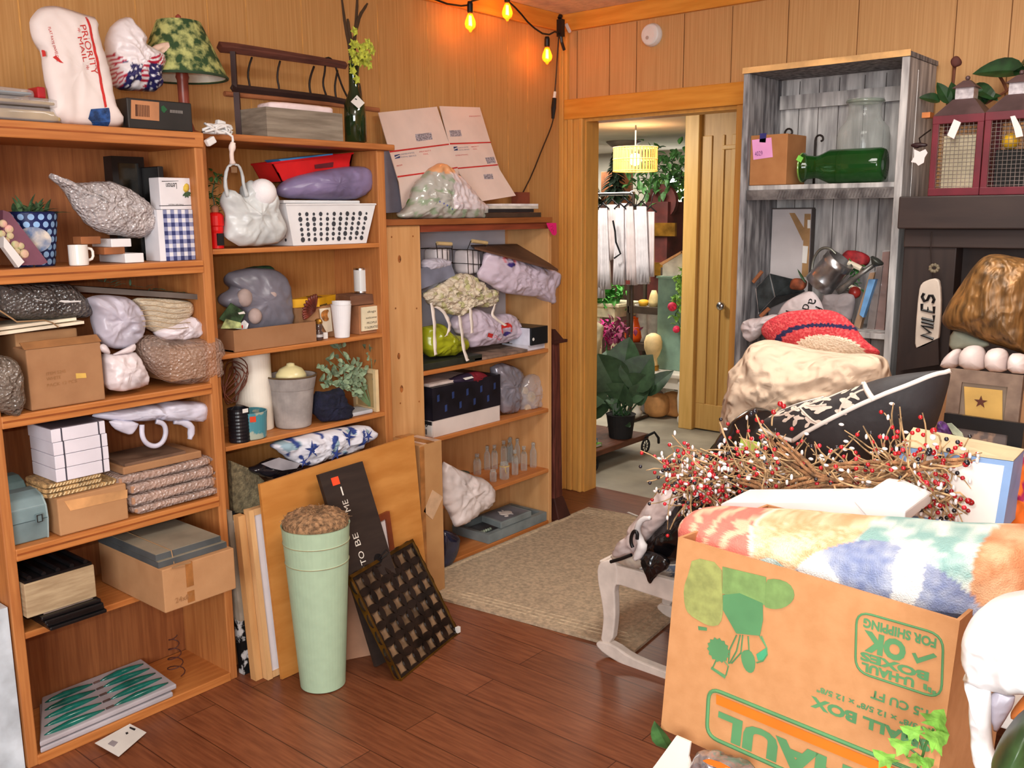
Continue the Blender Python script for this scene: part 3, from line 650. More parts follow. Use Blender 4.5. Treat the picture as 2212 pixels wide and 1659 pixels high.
B().hexa([(.3, 1.017, zt + .003), (.44, 1.017, zt + .003), (.47, 1.28, zt + .018), (.3, 1.28, zt + .018), (.3, 1.017, zt + .013), (.44, 1.017, zt + .013), (.47, 1.28, zt + .026), (.3, 1.28, zt + .026)]).build('canvas', CREAM, t)
B().hexa([(.3, 1.017, zt + .016), (.44, 1.017, zt + .016), (.46, 1.263, zt + .029), (.3, 1.263, zt + .029), (.3, 1.017, zt + .025), (.44, 1.017, zt + .025), (.46, 1.263, zt + .037), (.3, 1.263, zt + .037)]).build('canvas', CREAM, t)
B().tube(XP(.472,1.049,1.332,1.082,1.305,1.092,1.296) + XP(.474,1.165,1.294,1.187,1.285,1.203,1.27), .0022, 6).build('twine', M('twine', (150, 118, 84), .9), t)

BLKB = M('bubble_over_black', (74, 70, 68), .18, .25, alpha=.9, bump=1., bs=100, kind='bubble', spec=1., bd=.007)
t = T('wrapped_picture', 'black frame in bubble wrap on top of the cream canvases', 'wrapped frame')
B().inflate(XP(.42,1.046,1.401,1.079,1.401,1.252,1.393,1.287,1.38,1.304,1.354,1.333,1.327,1.332,1.286,1.272,1.285,1.153,1.293,1.097,1.301,1.039,1.324), (1, 0, 0), .045, .1, 84, 12, 4, .5, nz=.004, ns=30, seed=4).build('bubble_wrap', BLKB, t, smooth=True)
B().tube(XP(.462,1.141,1.357,1.175,1.347,1.228,1.341,1.279,1.338), [.003, .0045, .0045, .002], 6).build('white_edge', WHITE, t)
t = T('picture_board', 'long dark grey board lying across the bags under the upper shelf', 'board')
B().hexa([(.28, 1.283, 1.364), (.4, 1.283, 1.364), (.46, 1.664, 1.314), (.3, 1.664, 1.317)] + [(.28, 1.283, 1.381), (.4, 1.283, 1.381), (.46, 1.664, 1.331), (.3, 1.664, 1.334)]).build('board', M('board_grey_brown', (92, 82, 76), .6), t)
b = B(); r2 = random.Random(5)
for k in range(26):
    q = V((.37,1.394,1.384)).lerp(V((.4,1.656,1.332)), r2.random() ** 1.5); b.leaf(q, (r2.uniform(-.4, .6), r2.uniform(-1, 1), r2.uniform(0, .4)), .03, .007, .2)
tag(b.build('fern_sprig', M('fern_green_grey', (88, 122, 96), .7, .2)), 'thin grey-green fern sprig lying on the long dark board', 'plant')

t = T('plastic_bag', 'translucent lilac-white plastic bag stuffed beside the rolled cream knit', 'plastic bag')
B().inflate(XP(.45,1.301,1.344,1.327,1.351,1.391,1.349,1.436,1.337,1.464,1.306,1.481,1.259,1.471,1.227,1.437,1.192,1.393,1.181,1.332,1.203,1.32,1.249,1.322,1.302), (1, 0, 0), .045, .08, 84, 12, 2.2, .5, nz=.014, ns=20, seed=12).build('bag_body', bag('bag_lilac', (196, 190, 204), .88), t, smooth=True)
t = T('rolled_throw', 'rolled cream knitted throw in the right half of the second shelf', 'throw')
B().inflate(XP(.42,1.455,1.334,1.542,1.327,1.643,1.312,1.665,1.301,1.664,1.271,1.646,1.257,1.606,1.228,1.561,1.209,1.498,1.229,1.49,1.256,1.476,1.3), (1, 0, 0), .05, .08, 84, 12, 2, .5, nz=.003).build('knit_roll', M('knit_cream', (230, 214, 188), .95, .06, 40, bump=.9, bs=120, st=(1, 1, 4)), t, smooth=True)
b = B()
for k in range(6):
    a, c_ = V((.475,1.452,1.329)), V((.472,1.618,1.306)); b.tube([a.lerp(c_, s / 8) + V((.004 + .016 * sin(pi * s / 8), .0, -.016 * k + .003 * sin(s))) for s in range(9)], .0012, 4)
b.build('knit_holes', M('knit_shadow', (170, 146, 112), .95), t)
t = T('plastic_bag', 'white plastic bag lying on the bubble-wrapped parcel at the right end of the second shelf', 'plastic bag')
B().inflate(XP(.44,1.515,1.222,1.567,1.243,1.615,1.256,1.653,1.259,1.69,1.239,1.699,1.21,1.686,1.191,1.628,1.186,1.541,1.193,1.521,1.208), (1, 0, 0), .04, .06, 84, 12, nz=.012, ns=22, seed=15).build('bag_body', bag('bag_white_dense', (226, 216, 222), .95), t, smooth=True)
t = T('plastic_bag', 'knotted white plastic bag between the printed carton and the bubble-wrapped parcel', 'plastic bag')
B().inflate(XP(.465,1.328,1.18,1.367,1.169,1.431,1.177,1.443,1.153,1.457,1.112,1.473,1.08,1.459,1.059,1.407,1.055,1.374,1.057,1.329,1.069,1.33,1.123), (1, 0, 0), .045, .08, 84, 12, nz=.012, ns=22, seed=17, floor=z).build('bag_body', bag('bag_white_pink', (224, 212, 214), .96), t, smooth=True)
b = B().inflate(XP(.49,1.308,1.209,1.326,1.211,1.337,1.194,1.339,1.175,1.32,1.183,1.308,1.194), (1, 0, 0), .015, nz=.005).inflate(XP(.48,1.343,1.172,1.387,1.187,1.422,1.201,1.428,1.192,1.423,1.176,1.389,1.171), (1, 0, 0), .012, nz=.005)
b.build('bag_handle', bag('bag_white_pink', (224, 212, 214)), t, smooth=True)
t = T('bubble_wrapped_parcel', 'brown parcel loosely wrapped in clear bubble wrap, overhanging the second shelf at the right end', 'parcel')
y0, y1 = 1.535, 1.69
B().box(.34, .48, y0, y1, z + .02, 1.169).box(.4, .49, y0 + .02, y1 - .01, 1.169, 1.173).build('carton', CARD, t)
B().inflate(XP(.45,1.446,1.21,1.481,1.22,1.508,1.213,1.549,1.192,1.661,1.191,1.722,1.189,1.74,1.158,1.752,1.132,1.725,1.114,1.738,1.08,1.732,1.056,1.68,1.039,1.603,1.038,1.525,1.064,1.481,1.101,1.46,1.137,1.449,1.171), (1, 0, 0), .07, .09, 84, 12, 3, .5, nz=.01, ns=24, seed=19, floor=z + .001).build('bubble_wrap', M('bubble_wrap_pink', (198, 172, 158), .16, .06, alpha=.4, bump=1., bs=100, kind='bubble', spec=1., bd=.007), t, smooth=True)
t = T('bubble_wrapped_bundle', 'dark bundle in bubble wrap hanging over the second shelf at the left frame edge', 'parcel')
B().inflate(XP(.5,.992,1.223,1.028,1.214,1.065,1.2,1.074,1.175,1.079,1.131,1.079,1.086,1.064,1.047,1.054,1.034,1.013,1.059,.976,1.071), (1, 0, 0), .05, .08, 84, 12, nz=.008, ns=26, seed=21, floor=1.02).build('bubble_wrap', M('bubble_wrap_dark', (126, 114, 104), .18, .12, alpha=.85, bump=1., bs=100, kind='bubble', spec=1., bd=.007), t, smooth=True)
B().inflate(XP(.49,1.003,1.192,1.046,1.184,1.064,1.146,1.058,1.088,1.035,1.077,.993,1.09), (1, 0, 0), .04).build('contents', M('contents_brown', (96, 80, 66), .7), t, smooth=True)

# ---- shelf 3 of the first bookcase
z = .6642
t = T('lunch_box', 'blue-grey metal lunch box with two latches at the left end of the third shelf', 'lunch box')
LB = M('enamel_blue_grey', (118, 140, 144), .35, .08)
ye = 1.119; zb = z; zt_ = .812
prof = [V((.47, 0, zb)), V((.48, 0, zb + .06)), V((.475, 0, zb + .1)), V((.455, 0, zb + .125)), V((.42, 0, zb + .138)), V((.38, 0, zb + .138)), V((.345, 0, zb + .12)), V((.335, 0, zb + .09)), V((.335, 0, zb))]
B().prism([q + V((0, 1.017, 0)) for q in prof], (0, ye - 1.017, 0)).build('box_body', LB, t, bev=.004)
B().prism([q * 1 + V((.0012 if q.x > .4 else -.001, ye - .004, .0)) for q in prof], (0, .005, 0)).build('end_rim', M('enamel_blue_light', (146, 166, 168), .35), t)
for c in XP(.482,1,.73,1.092,.732):
    c = V(c); b = B().box(.48, .486, c.y - .009, c.y + .009, c.z - .012, c.z + .012); b.mi = 1; b.tube([(.489, c.y - .007, c.z - .01), (.489, c.y + .007, c.z - .01), (.489, c.y + .007, c.z + .01), (.489, c.y - .007, c.z + .01)], .0015, 6, True); b.build('latch', [LB, IRON], t)
B().box(.48, .481, 1.017, ye - .002, zb + .062, zb + .064).build('lid_seam', M('seam_dark_teal', (70, 88, 92), .6), t)
t = T('lunch_box', 'second blue-grey lunch box standing behind the latched one', 'lunch box')
ye = 1.124
B().prism([q * 1 + V((-.125, 1.017, .0)) + V((0, 0, .02 if q.z > zb else 0)) for q in prof], (0, ye - 1.017, 0)).build('box_body', M('enamel_teal', (112, 142, 144), .35), t, bev=.004)

y0, y1 = 1.142, 1.352; zt_ = .777
carton('carton', 'tan carton under the wicker trays on the third shelf', .3, .495, y0, y1, z, zt_, CARDT, tape=False)
cb = [o for o in COL.objects if o.get('label', '').startswith('tan carton under the wicker')][0]
decal(XP(.495,1.162,.767,1.354,.757,1.352,.731,1.177,.734), M('flap_lighter', (204, 152, 100), .85), cb, 'flap', n=(1, 0, 0))
WICK = M('wicker', (176, 142, 96), .8, .25, 40, bump=.8, bs=120, st=(1, 3, 1)); WICK2 = M('wicker_stitch', (222, 200, 156), .8)
def tray(label, y0, y1, z0, z1, x0=.33, x1=.48, grp='woven trays under the white boxes'):
    t = T('wicker_tray', label, 'tray', grp)
    B().lump(((x0 + x1) / 2, (y0 + y1) / 2, (z0 + z1) / 2), (x1 - x0, y1 - y0, z1 - z0), 8, 0, n=32, m=8).build('tray_body', WICK, t)
    b = B(); n_ = 16
    for k in range(n_): 
        y = y0 + .012 + (y1 - y0 - .024) * k / n_; b.hexa([(x1 - .004, y, z0 + .003), (x1 + .002, y, z0 + .003), (x1 + .002, y + .003, z0 + .003), (x1 - .004, y + .003, z0 + .003), (x1 - .004, y + .006, z1 - .003), (x1 + .002, y + .006, z1 - .003), (x1 + .002, y + .009, z1 - .003), (x1 - .004, y + .009, z1 - .003)])
    b.build('stitching', WICK2, t); return t
ya, yb = 1.118, 1.296
tray('woven wicker tray directly on the tan carton', ya + .0, yb + .045, zt_ + .001, zt_ + .015)
tray('woven wicker tray in the middle of the pile under white boxes', ya, yb, zt_ + .016, zt_ + .030)
tray('topmost woven wicker tray right under the white boxes', ya, yb, zt_ + .031, zt_ + .045)
zw = zt_ + .046
WBX = M('box_white_cool', (226, 222, 232), .5, .03); LINE = M('elastic_dark', (60, 58, 70), .6)
zl = .981; hh = (zl - zw) / 4
for i, lb in enumerate(('lowest white box of the banded stack on the wicker trays', 'second white box from below in the banded stack', 'third white box from below in the banded stack', 'topmost white box of the banded stack with grey lid')):
    t = T('gift_box', lb, 'box', 'white banded boxes on the wicker trays'); o = .001 * (i % 2)
    y0, y1 = 1.151 + (0 if i < 3 else -.003), 1.311 - (.004 if i == 3 else 0)
    B().box(.33, .485 + o, y0, y1, zw + hh * i + .0005, zw + hh * (i + 1) - .001).build('box_body', WBX, t, bev=.0015)
    for f_ in (.17, .86): y = y0 + (y1 - y0) * f_; B().box(.33, .486 + o, y, y + .004, zw + hh * i + .001, zw + hh * (i + 1) - .0008).build('band', LINE, t)
    if i == 3: B().box(.332, .483, y0 + .003, y1 - .003, zw + hh * 4 - .001, zw + hh * 4 + .001).build('lid', M('lid_grey', (92, 84, 92), .6), t)

t = T('bubble_wrapped_parcel', 'brown boards in bubble wrap, second from the top of the shelf three stack', 'parcel'); 
def brk(label, k, y0, y1, z0, z1, x1, frill=.0):
    return wrapbox('bubble_wrapped_parcel', label, .3, x1, y0, y1, z0, z1, (178, 134, 104), 'parcel', 'bubble-wrapped boards stacked on the third shelf', .006, k * 3 + 30, M('bubble_wrap_brown', (204, 184, 176), .16, .06, alpha=.5, bump=1., bs=100, kind='bubble', spec=1., bd=.007), frill)
bpy.data.objects.remove(t)
ya, yb = 1.364, 1.672
brk('lowest bubble-wrapped parcel of the stack right of the tan carton, wrap sticking out', 0, ya + .005, yb + .02, .669, .694, .5, .0)
brk('second lowest bubble-wrapped parcel in the stack beside the tan carton', 1, ya, yb - .005, .695, .731, .495, .03)
brk('middle bubble-wrapped parcel in the stack under the carton boards', 2, ya, yb - .008, .732, .766, .495, .03)
brk('uppermost bubble-wrapped parcel of the stack, below the flat carton', 3, ya - .03, yb - .012, .767, .797, .485, .04)
carton('carton', 'flat brown carton on top of the bubble-wrapped stack', .3, .475, 1.377 - .02, 1.627, .7975, .822, CARD, tape=False)
o = B().box(.3, .47, 1.366, 1.573, .8225, .831).build('picture_board', M('board_umber', (112, 84, 66), .7)); tag(o, 'thin brown framed board lying on the flat carton', 'board')
t = T('plastic_bag', 'long white plastic bag with looped handles on top of the wrapped parcels', 'plastic bag')
B().inflate(XP(.44,1.284,.996,1.34,1,1.471,.997,1.547,.997,1.65,.98,1.711,.959,1.714,.938,1.687,.917,1.653,.908,1.573,.928,1.459,.95,1.351,.964,1.31,.979), (1, 0, 0), .05, .07, 84, 12, nz=.01, ns=22, seed=41).build('bag_body', bag('bag_cool_white', (206, 204, 220), .93), t, smooth=True)
b = B().inflate(XP(.47,1.323,.98,1.425,.955,1.408,.929,1.392,.915,1.361,.931,1.338,.949), (1, 0, 0), .015, nz=.008).tube(XP(.48,1.426,.945,1.423,.91,1.435,.883,1.464,.867,1.491,.876,1.505,.906,1.5,.936,1.474,.947), .008, 8, sm=2).tube(XP(.47,1.54,.934,1.575,.924,1.598,.909,1.598,.89,1.59,.866), [.009, .012, .012, .008], 8, sm=1)
b.build('bag_handle', bag('bag_cool_white', (206, 204, 220)), t, smooth=True)

# ---- shelf 4 and the bottom of the first bookcase
z = .4112
t = T('carton', 'long brown carton taped shut, sticking out of the lower right shelf', 'box')
y0, y1 = 1.341, 1.586; zt_ = .547
B().box(.3, .69, y0, y1, .4112, zt_).build('carton_body', CARDT, t, bev=.003)
B().box(.689, .6915, y0 + .075, y0 + .098, .47, zt_).build('packing_tape', TAPE, t); B().box(.689, .6915, y0 + .075, y0 + .098, .42, .455).build('packing_tape', TAPE, t)
text('24x87', (.691,1.375,.433), (0, 1, 0), (0, 0, 1), .016, INKB, t)
SL = M('slate_grey_green', (132, 124, 108), .7, .08); SLD = M('slate_edge', (76, 80, 82), .5)
for i, lb in enumerate(('lower slate grey plaque tied with twine on the taped long carton', 'upper slate grey plaque of the tied pair on the taped carton')):
    t = T('plaque', lb, 'plaque', 'tied plaques on the long carton'); zz = zt_ + .001 + i * .02; d = .012 * i
    ya_, yb_ = y0 - .0 + d * 0, y1 - .012 - d
    B().box(.3, .67 - d, ya_, yb_, zz, zz + .018).build('plaque_body', SLD, t); B().box(.302, .668 - d, ya_ + .002, yb_ - .002, zz + .018, zz + .0195).build('face', SL, t)
    if i: B().tube([(.671, ya_ + .05, zz - .02), (.661, ya_ + .05, zz + .02), (.31, ya_ + .05, zz + .021)], .0015, 5).tube([(.693, ya_ + .03, zz - .021), (.698, ya_ + .05, zz - .018), (.698, ya_ + .09, zz - .021)], .002, 5).build('twine', M('twine'  , (150, 118, 84), .9), t)
t = T('crate', 'weathered wooden crate with a black ribbed top on the lower left shelf', 'crate')
y0, y1 = max(1.018, .983), 1.22; z0, z1 = .46, .561
CR = M('weathered_wood', (160, 136, 104), .8, vs=6, st=(2, 2, 16), col2=(186, 164, 130))
B().box(.33, .52, y0, y1, z0, z1).build('crate_body', CR, t, bev=.003)
b = B().box(.31, .515, y0 + .004, y1 - .004, z1, z1 + .008)
for k in range(5): b.tube([(.33 , y0 + .02 + (y1 - y0 - .04) * k / 4, z1 + .012), (.51, y0 + .02 + (y1 - y0 - .04) * k / 4, z1 + .012)], .007, 8)
b.build('ribbed_top', BLACK, t)
zz = .4115
t = None
hh = (z0 - .0012 - zz) / 4
for i, lb in enumerate(('lowest black frame of the stack under the weathered crate', 'second black frame from below under the crate', 'third black frame from below under the crate', 'topmost black frame with grey picture right below the crate')):
    t = T('framed_picture', lb, 'picture frame', 'black frames stacked under the crate'); x = .545 - .006 * (i % 2); ya_ = 1.067 - .006 * i; yb_ = 1.235 - .004 * i
    B().box(.33, x, ya_, yb_, zz + hh * i, zz + hh * (i + 1) - .001).build('frame', BLACK, t, bev=.003)
    B().box(.35, x - .02, ya_ + .015, yb_ - .015, zz + hh * (i + 1) - .001, zz + hh * (i + 1) + .0003).build('picture', M('picture_grey', (132, 116, 110), .6, .3, 14), t)
# packs of green ornaments on the bottom shelf
GRN = M('foil_green', (12, 92, 82), .18, .2, 20, spec=.8)
TRAY = M('blister_grey', (178, 172, 178), .25, .04, bump=.4, bs=14, kind='crumple')
for i, lb in enumerate(('clear pack of green spindle ornaments lying underneath another pack on the bottom shelf', 'upper clear pack of green spindle ornaments on the bottom shelf')):
    t = T('ornament_pack', lb, 'ornaments'); zz = .031 + i * .02
    q = [V(a) for a in (ZP(.055,.558,1,.145,1.145,.123,1.483,.495,1.465) if i else ZP(.035,.551,1.003,.163,1.136,.148,1.478,.517,1.448))]
    for a in q: a.z = zz; a.x = min(a.x, .5)
    q[0].y = max(q[0].y, 1.022); q[1].y = max(q[1].y, 1.022)
    for a in q: a.x = max(a.x, .235)
    B().prism(q, (0, 0, .016)).build('tray', TRAY, t, bev=.004)
    if i:
        b = B(); c2 = B()
        for r_ in range(5):
            for k in range(2):
                s0, s1 = (.03 + k * .5, .46 + k * .5); e = .1 + r_ * .18
                a = q[0].lerp(q[3], s0).lerp(q[1].lerp(q[2], s0), e) + V((0, 0, .018)); d = q[0].lerp(q[3], s1).lerp(q[1].lerp(q[2], s1), e) + V((0, 0, .018)); l_ = (d - a).length
                b.lathe([(.001, 0), (.007, l_ * .12), (.013, l_ * .4), (.01, l_ * .7), (.005, l_ * .9), (.002, l_)], a, d - a, 10)
                if k == 0: c2.tube([d + (d - a) * .03, d + (d - a) * .16], .004, 6)
        b.build('ornament', GRN, t, smooth=True); c2.build('ornament_cap', M('cap_gunmetal', (120, 110, 112), .2, .2, metal=.8), t)
t = T('price_tag', 'white price tag card lying on the floor in front of the bottom shelf', 'tag')
q = ZP(.012,.517,1.287,.604,1.294,.663,1.174,.538,1.164); q = [V((max(a.x, .515), a.y, a.z)) for a in q]
B().prism(q, (0, 0, .0015)).build('card', PAPER, t)
decal(ZP(.014,.567,1.204,.591,1.209,.604,1.19,.575,1.186), M('print_mid_grey', (140, 132, 136), .8), t, 'code_print', n=(0, 0, 1)); decal(ZP(.014,.536,1.277,.562,1.282,.567,1.275,.542,1.272), INK, t, 'small_print', n=(0, 0, 1)); decal(ZP(.014,.558,1.251,.56,1.257,.568,1.255,.569,1.248), INK, t, 'small_print', n=(0, 0, 1))
t = T('wire_stand', 'rusty coiled wire stand at the back of the bottom shelf', 'stand')
c = V((.386,1.526,.04)); c.x = max(c.x, .27)
B().tube([c + V((.03 * cos(a * .55) * (1 - a * .012), .03 * sin(a * .55) * (1 - a * .012), .003 + a * .003)) for a in range(48)], .002, 5).build('wire_coil', M('rust_iron', (84, 44, 34), .7), t)
o = B().box(.4, .49, .8, .98, .001, .5).build('panel_edge', M('pale_blue_panel', (196, 208, 218), .5)); tag(o, 'pale blue-white panel edge standing left of the nearest bookcase', 'panel')

# ================================================================ second bookcase
cb_ = T('bookcase', 'second wooden bookcase, narrower shelves with baskets, cups, pots and plywood leaning below', 'bookcase')
for y0, y1 in ((1.705, 1.752), (2.487, 2.527)): B().box(.14, .42, y0, y1, 0, 1.822).build('side_panel', WOODZ, cb_, bev=.003)
for z in (1.471, 1.118, .799): B().box(.14, .42, 1.752, 2.487, z - .017, z).build('shelf', WOODY, cb_, bev=.003)
B().box(.128, .14, 1.705, 2.527, .02, 1.822).build('back_panel', M('case_back_light', (176, 118, 60), .6, vs=7, st=(12, 14, .7), col2=(192, 134, 74)), cb_)
B().box(.12, .44, 1.695, 2.565, 1.8225, 1.845).build('top_board', M('top_board_brown', (160, 96, 48), .5, vs=7, st=(9, .8, 14), col2=(186, 116, 62)), cb_, bev=.004)

# ---- on top
z = 1.8462
RUST = M('old_wood_dark', (84, 48, 40), .7, vs=8, st=(8, 1, 8), col2=(110, 64, 52))
t = T('wall_rack', 'dark wooden wall rack with wavy iron bars leaning on the wall above the second bookcase', 'rack')
B().tube(XP(.2,1.969,2.16,2.031,2.163,2.22,2.163,2.439,2.162,2.538,2.16), [.02, .02, .019, .017, .016], 4).build('top_rail', RUST, t, bev=.003)
B().tube(XP(.22,2.01,2.147,2.009,2.021), .0125, 4).tube(XP(.25,1.995,2.005,1.995,1.961,1.996,1.861), .014, 4).build('post', M('post_dark', (58, 36, 34), .6), t)
B().tube(XP(.22,1.998,2.024,2.197,2.025,2.415,2.023,2.544,2.013), .0135, 4).build('lower_rail', M('rail_dark', (52, 36, 34), .6), t)
B().tube(XP(.215,1.969,2.002,2.199,2.003,2.418,2.004,2.69,2), .0095, 10).build('dowel', M('dowel_brown', (150, 92, 58), .6), t)
for q in (XP(.21,2.095,2.139,2.081,2.109,2.073,2.076,2.077,2.052,2.08,2.028), XP(.21,2.217,2.14,2.204,2.106,2.2,2.072,2.206,2.048,2.205,2.031), XP(.21,2.373,2.138,2.358,2.109,2.347,2.078,2.347,2.052,2.353,2.031), XP(.21,2.427,2.146,2.423,2.12,2.413,2.089,2.414,2.063,2.429,2.029), XP(.21,2.487,2.135,2.476,2.099,2.469,2.068,2.475,2.024)):
    B().tube(q, .0042, 6, sm=1).build('iron_bar', IRON, t, smooth=True)
B().tube(XP(.2,2.437,2.175,2.457,2.181,2.48,2.166,2.495,2.128,2.516,2.077,2.546,2.031), .004, 6, sm=1).build('iron_hook', IRON, t, smooth=True)

t = T('planter_box', 'long grey weathered wooden planter box on top of the second bookcase', 'planter')
y0, y1 = 1.999, 2.334; zt = 1.946
GW = M('weathered_grey', (118, 106, 92), .85, vs=5, st=(2, 1.2, 14), col2=(150, 138, 122))
B().box(.4, .41, y0, y1, z, zt).box(.26, .27, y0, y1, z, zt).box(.27, .4, y0, y0 + .01, z, zt).box(.27, .4, y1 - .01, y1, z, zt).box(.27, .4, y0 + .01, y1 - .01, z, z + .01).build('box_boards', GW, t)
t = T('foam_pack', 'white foam-wrapped slab resting in the grey planter box', 'pack')
B().lump((.335, (2.038 + 2.326) / 2, zt + .0), (.1, 2.326 - 2.038, .052), 6, .003, 30, 3).build('foam_sheet', M('foam_pink_white', (236, 214, 214), .4, .03, bump=.3, bs=60), t, smooth=True)
t = T('bottle', 'tall dark green glass bottle holding twigs and a lime green bloom', 'bottle')
c = V((.4,2.403,1.839)); c.z = z
H = 2.126 - z; rb = .0405
B().lathe([(.03, 0), (rb, .004), (rb, .1), (rb - .002, .14), (.028, .165), (.019, .19), (.017, H), (.0195, H + .004), (.014, H + .004)], c, n=28).build('bottle_glass', M('bottle_glass_dark_green', (22, 44, 20), .06, .2, alpha=.88, spec=.9), t, smooth=True)
tg = B().prism(XP(.445,2.377,2.013,2.413,1.988,2.383,1.965,2.346,1.987), (.001, 0, 0)).build('price_tag', PAPER, t); B().prism(XP(.447,2.367,2.001,2.375,1.999,2.373,1.995,2.365,1.998), (.0004, 0, 0)).build('tag_print', INK, tg)
b = B(); 
for q in (XP(.4,2.401,1.999,2.393,2.181,2.374,2.249,2.359,2.372), XP(.39,2.411,2.025,2.419,2.194,2.44,2.321,2.446,2.396), XP(.4,2.404,2.183,2.391,2.247,2.385,2.287), XP(.4,2.422,2.255,2.445,2.308,2.469,2.336,2.484,2.355), XP(.4,2.421,2.068,2.432,2.043,2.435,2.001)): b.tube(q, [.0085, .007, .006, .004], 6, sm=1)
t2 = T('twigs', 'bundle of dark bare twigs rising out of the green bottle to the ceiling', 'twigs'); b.build('stem', M('twig_dark', (66, 46, 26), .8), t2)
t2 = T('artificial_flower', 'lime green hydrangea bloom in the neck of the dark green bottle', 'flower'); b = B(); r2 = random.Random(8)
for k in range(34):
    a = V((.42,2.414,2.153)) + V((r2.uniform(-.02, .035), r2.gauss(0, .03), r2.gauss(0, .03)))
    for e in range(5): th = e * 2 * pi / 5 + k; b.leaf(a, (.35, cos(th), sin(th)), .019, .015, .3, up=(1, 0, 0), n=3)
b.build('petals', M('petal_lime', (172, 178, 62), .7, .18, 60), t2); B().tube([V((.41,2.422,2.142)), V((.4,2.411,1.982))], .003, 6).build('flower_stem', LEAFD, t2)

# ---- shelf 1: baskets, bags, lantern
z = 1.4722
t = T('basket', 'white plastic basket with rows of punched holes on the second bookcase', 'basket')
p = [V(q) for q in XP(.4,2.059,1.617,2.48,1.619,2.437,1.482,2.092,1.48)]; p[2].z = p[3].z = z
xb = .2; q = [p[3], p[2], V((xb + .02, p[2].y, z)), V((xb + .02, p[3].y, z)), p[0] + V((.012, 0, 0)), p[1] + V((.012, 0, 0)), V((xb, p[1].y, p[1].z)), V((xb, p[0].y, p[0].z))]
WP = M('basket_white', (230, 230, 232), .4, .02); b = B()
ce = sum(q, V()) / 8
for i in range(4):
    j = (i + 1) % 4; inn = [a + (ce - a) * V2 for a, V2 in ((q[i], .03), (q[j], .03))]
    b.hexa([q[i], q[j], inn[1], inn[0], q[i + 4], q[j + 4], q[j + 4].lerp(ce, .03), q[i + 4].lerp(ce, .03)])
b.hexa([a.copy() for a in q[:4]] + [a + V((0, 0, .004)) for a in q[:4]])
b.build('basket_shell', WP, t)
b = B(); rim = [a + V((0, 0, 0)) for a in q[4:]]; b.tube(rim, .004, 6, True); b.build('rim', WP, t)
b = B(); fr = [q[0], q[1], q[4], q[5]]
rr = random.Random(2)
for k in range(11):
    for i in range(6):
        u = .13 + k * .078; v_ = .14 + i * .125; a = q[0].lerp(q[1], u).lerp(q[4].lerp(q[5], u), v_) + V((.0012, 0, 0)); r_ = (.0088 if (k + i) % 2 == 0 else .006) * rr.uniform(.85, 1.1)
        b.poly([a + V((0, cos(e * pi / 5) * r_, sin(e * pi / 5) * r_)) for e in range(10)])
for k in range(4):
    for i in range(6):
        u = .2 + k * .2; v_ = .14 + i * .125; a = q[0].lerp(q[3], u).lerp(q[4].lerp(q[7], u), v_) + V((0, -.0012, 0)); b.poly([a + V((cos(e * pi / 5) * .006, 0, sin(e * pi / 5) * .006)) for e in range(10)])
b.build('hole_shade_discs', M('hole_shade_grey', (58, 60, 66), .8), t)  # flat dark discs stand in for the shade inside the holes
t2 = T('tray', 'white flat tray lying in the white punched basket', 'tray'); zt = q[4].z
B().box(.22, .39, 2.068, 2.422, zt + .004, zt + .016).build('tray_body', WP, t2, bev=.004)
t = T('plastic_bag', 'plump purple translucent bag on the white basket', 'plastic bag')
B().inflate(XP(.36,2.058,1.661,2.074,1.689,2.134,1.717,2.246,1.739,2.38,1.76,2.463,1.765,2.508,1.754,2.521,1.731,2.51,1.683,2.451,1.64,2.346,1.632,2.189,1.638,2.086,1.64), (1, 0, 0), .06, .09, 84, 12, nz=.006, ns=18, seed=51).build('bag_body', M('bag_purple', (126, 114, 150), .3, .12, 6, alpha=.9, bump=.7, bs=16, kind='crumple'), t, smooth=True)
t = T('basket', 'red plastic basket tilted on the purple bag', 'basket')
p = [V(a) for a in XP(.34,2.06,1.762,2.438,1.812,2.414,1.733,2.099,1.699)]; d = V((-.12, 0, 0)); b = B()
for i in range(4):
    if i == 0: continue
    a, c_ = p[i], p[(i + 1) % 4]; ce = sum(p, V()) / 4; b.hexa([a, c_, c_ + d, a + d, a.lerp(ce, .05), c_.lerp(ce, .05), c_.lerp(ce, .05) + d, a.lerp(ce, .05) + d])
b.prism(p, (-.004, 0, 0)).prism([a + d for a in p], (.004, 0, 0)).tube([p[0], p[1], p[1] + d, p[0] + d], .004, 6, True); b.build('basket_shell', RED, t)
B().prism(XP(.342,2.249,1.763,2.339,1.776,2.335,1.757,2.251,1.749), (.001, 0, 0)).build('handle_slot', M('slot_maroon', (90, 16, 30), .6), t)
t2 = T('basket', 'blue plastic basket nested in the red one', 'basket'); p2 = [V(a) for a in XP(.325,2.103,1.778,2.354,1.809,2.351,1.789,2.124,1.765)]
B().hexa([p2[3] + V((-.09, 0, 0)), p2[3], p2[2], p2[2] + V((-.09, 0, 0)), p2[0] + V((-.09, 0, 0)), p2[0], p2[1], p2[1] + V((-.09, 0, 0))]).build('basket_shell', M('plastic_blue', (72, 142, 202), .4), t2, bev=.003)
t = T('plastic_bag', 'white carrier bag with a foam ball, standing at the left end of the basket shelf', 'plastic bag')
B().inflate(XP(.41,1.833,1.672,1.801,1.65,1.823,1.562,1.812,1.481,1.996,1.474,2.064,1.509,2.04,1.571,2.023,1.644,2.005,1.682,1.946,1.693,1.911,1.703,1.885,1.643,1.846,1.647), (1, 0, 0), .045, .08, 96, 12, nz=.013, ns=20, seed=53, floor=z).build('bag_body', bag('bag_clear_white', (208, 212, 212), .9), t, smooth=True)
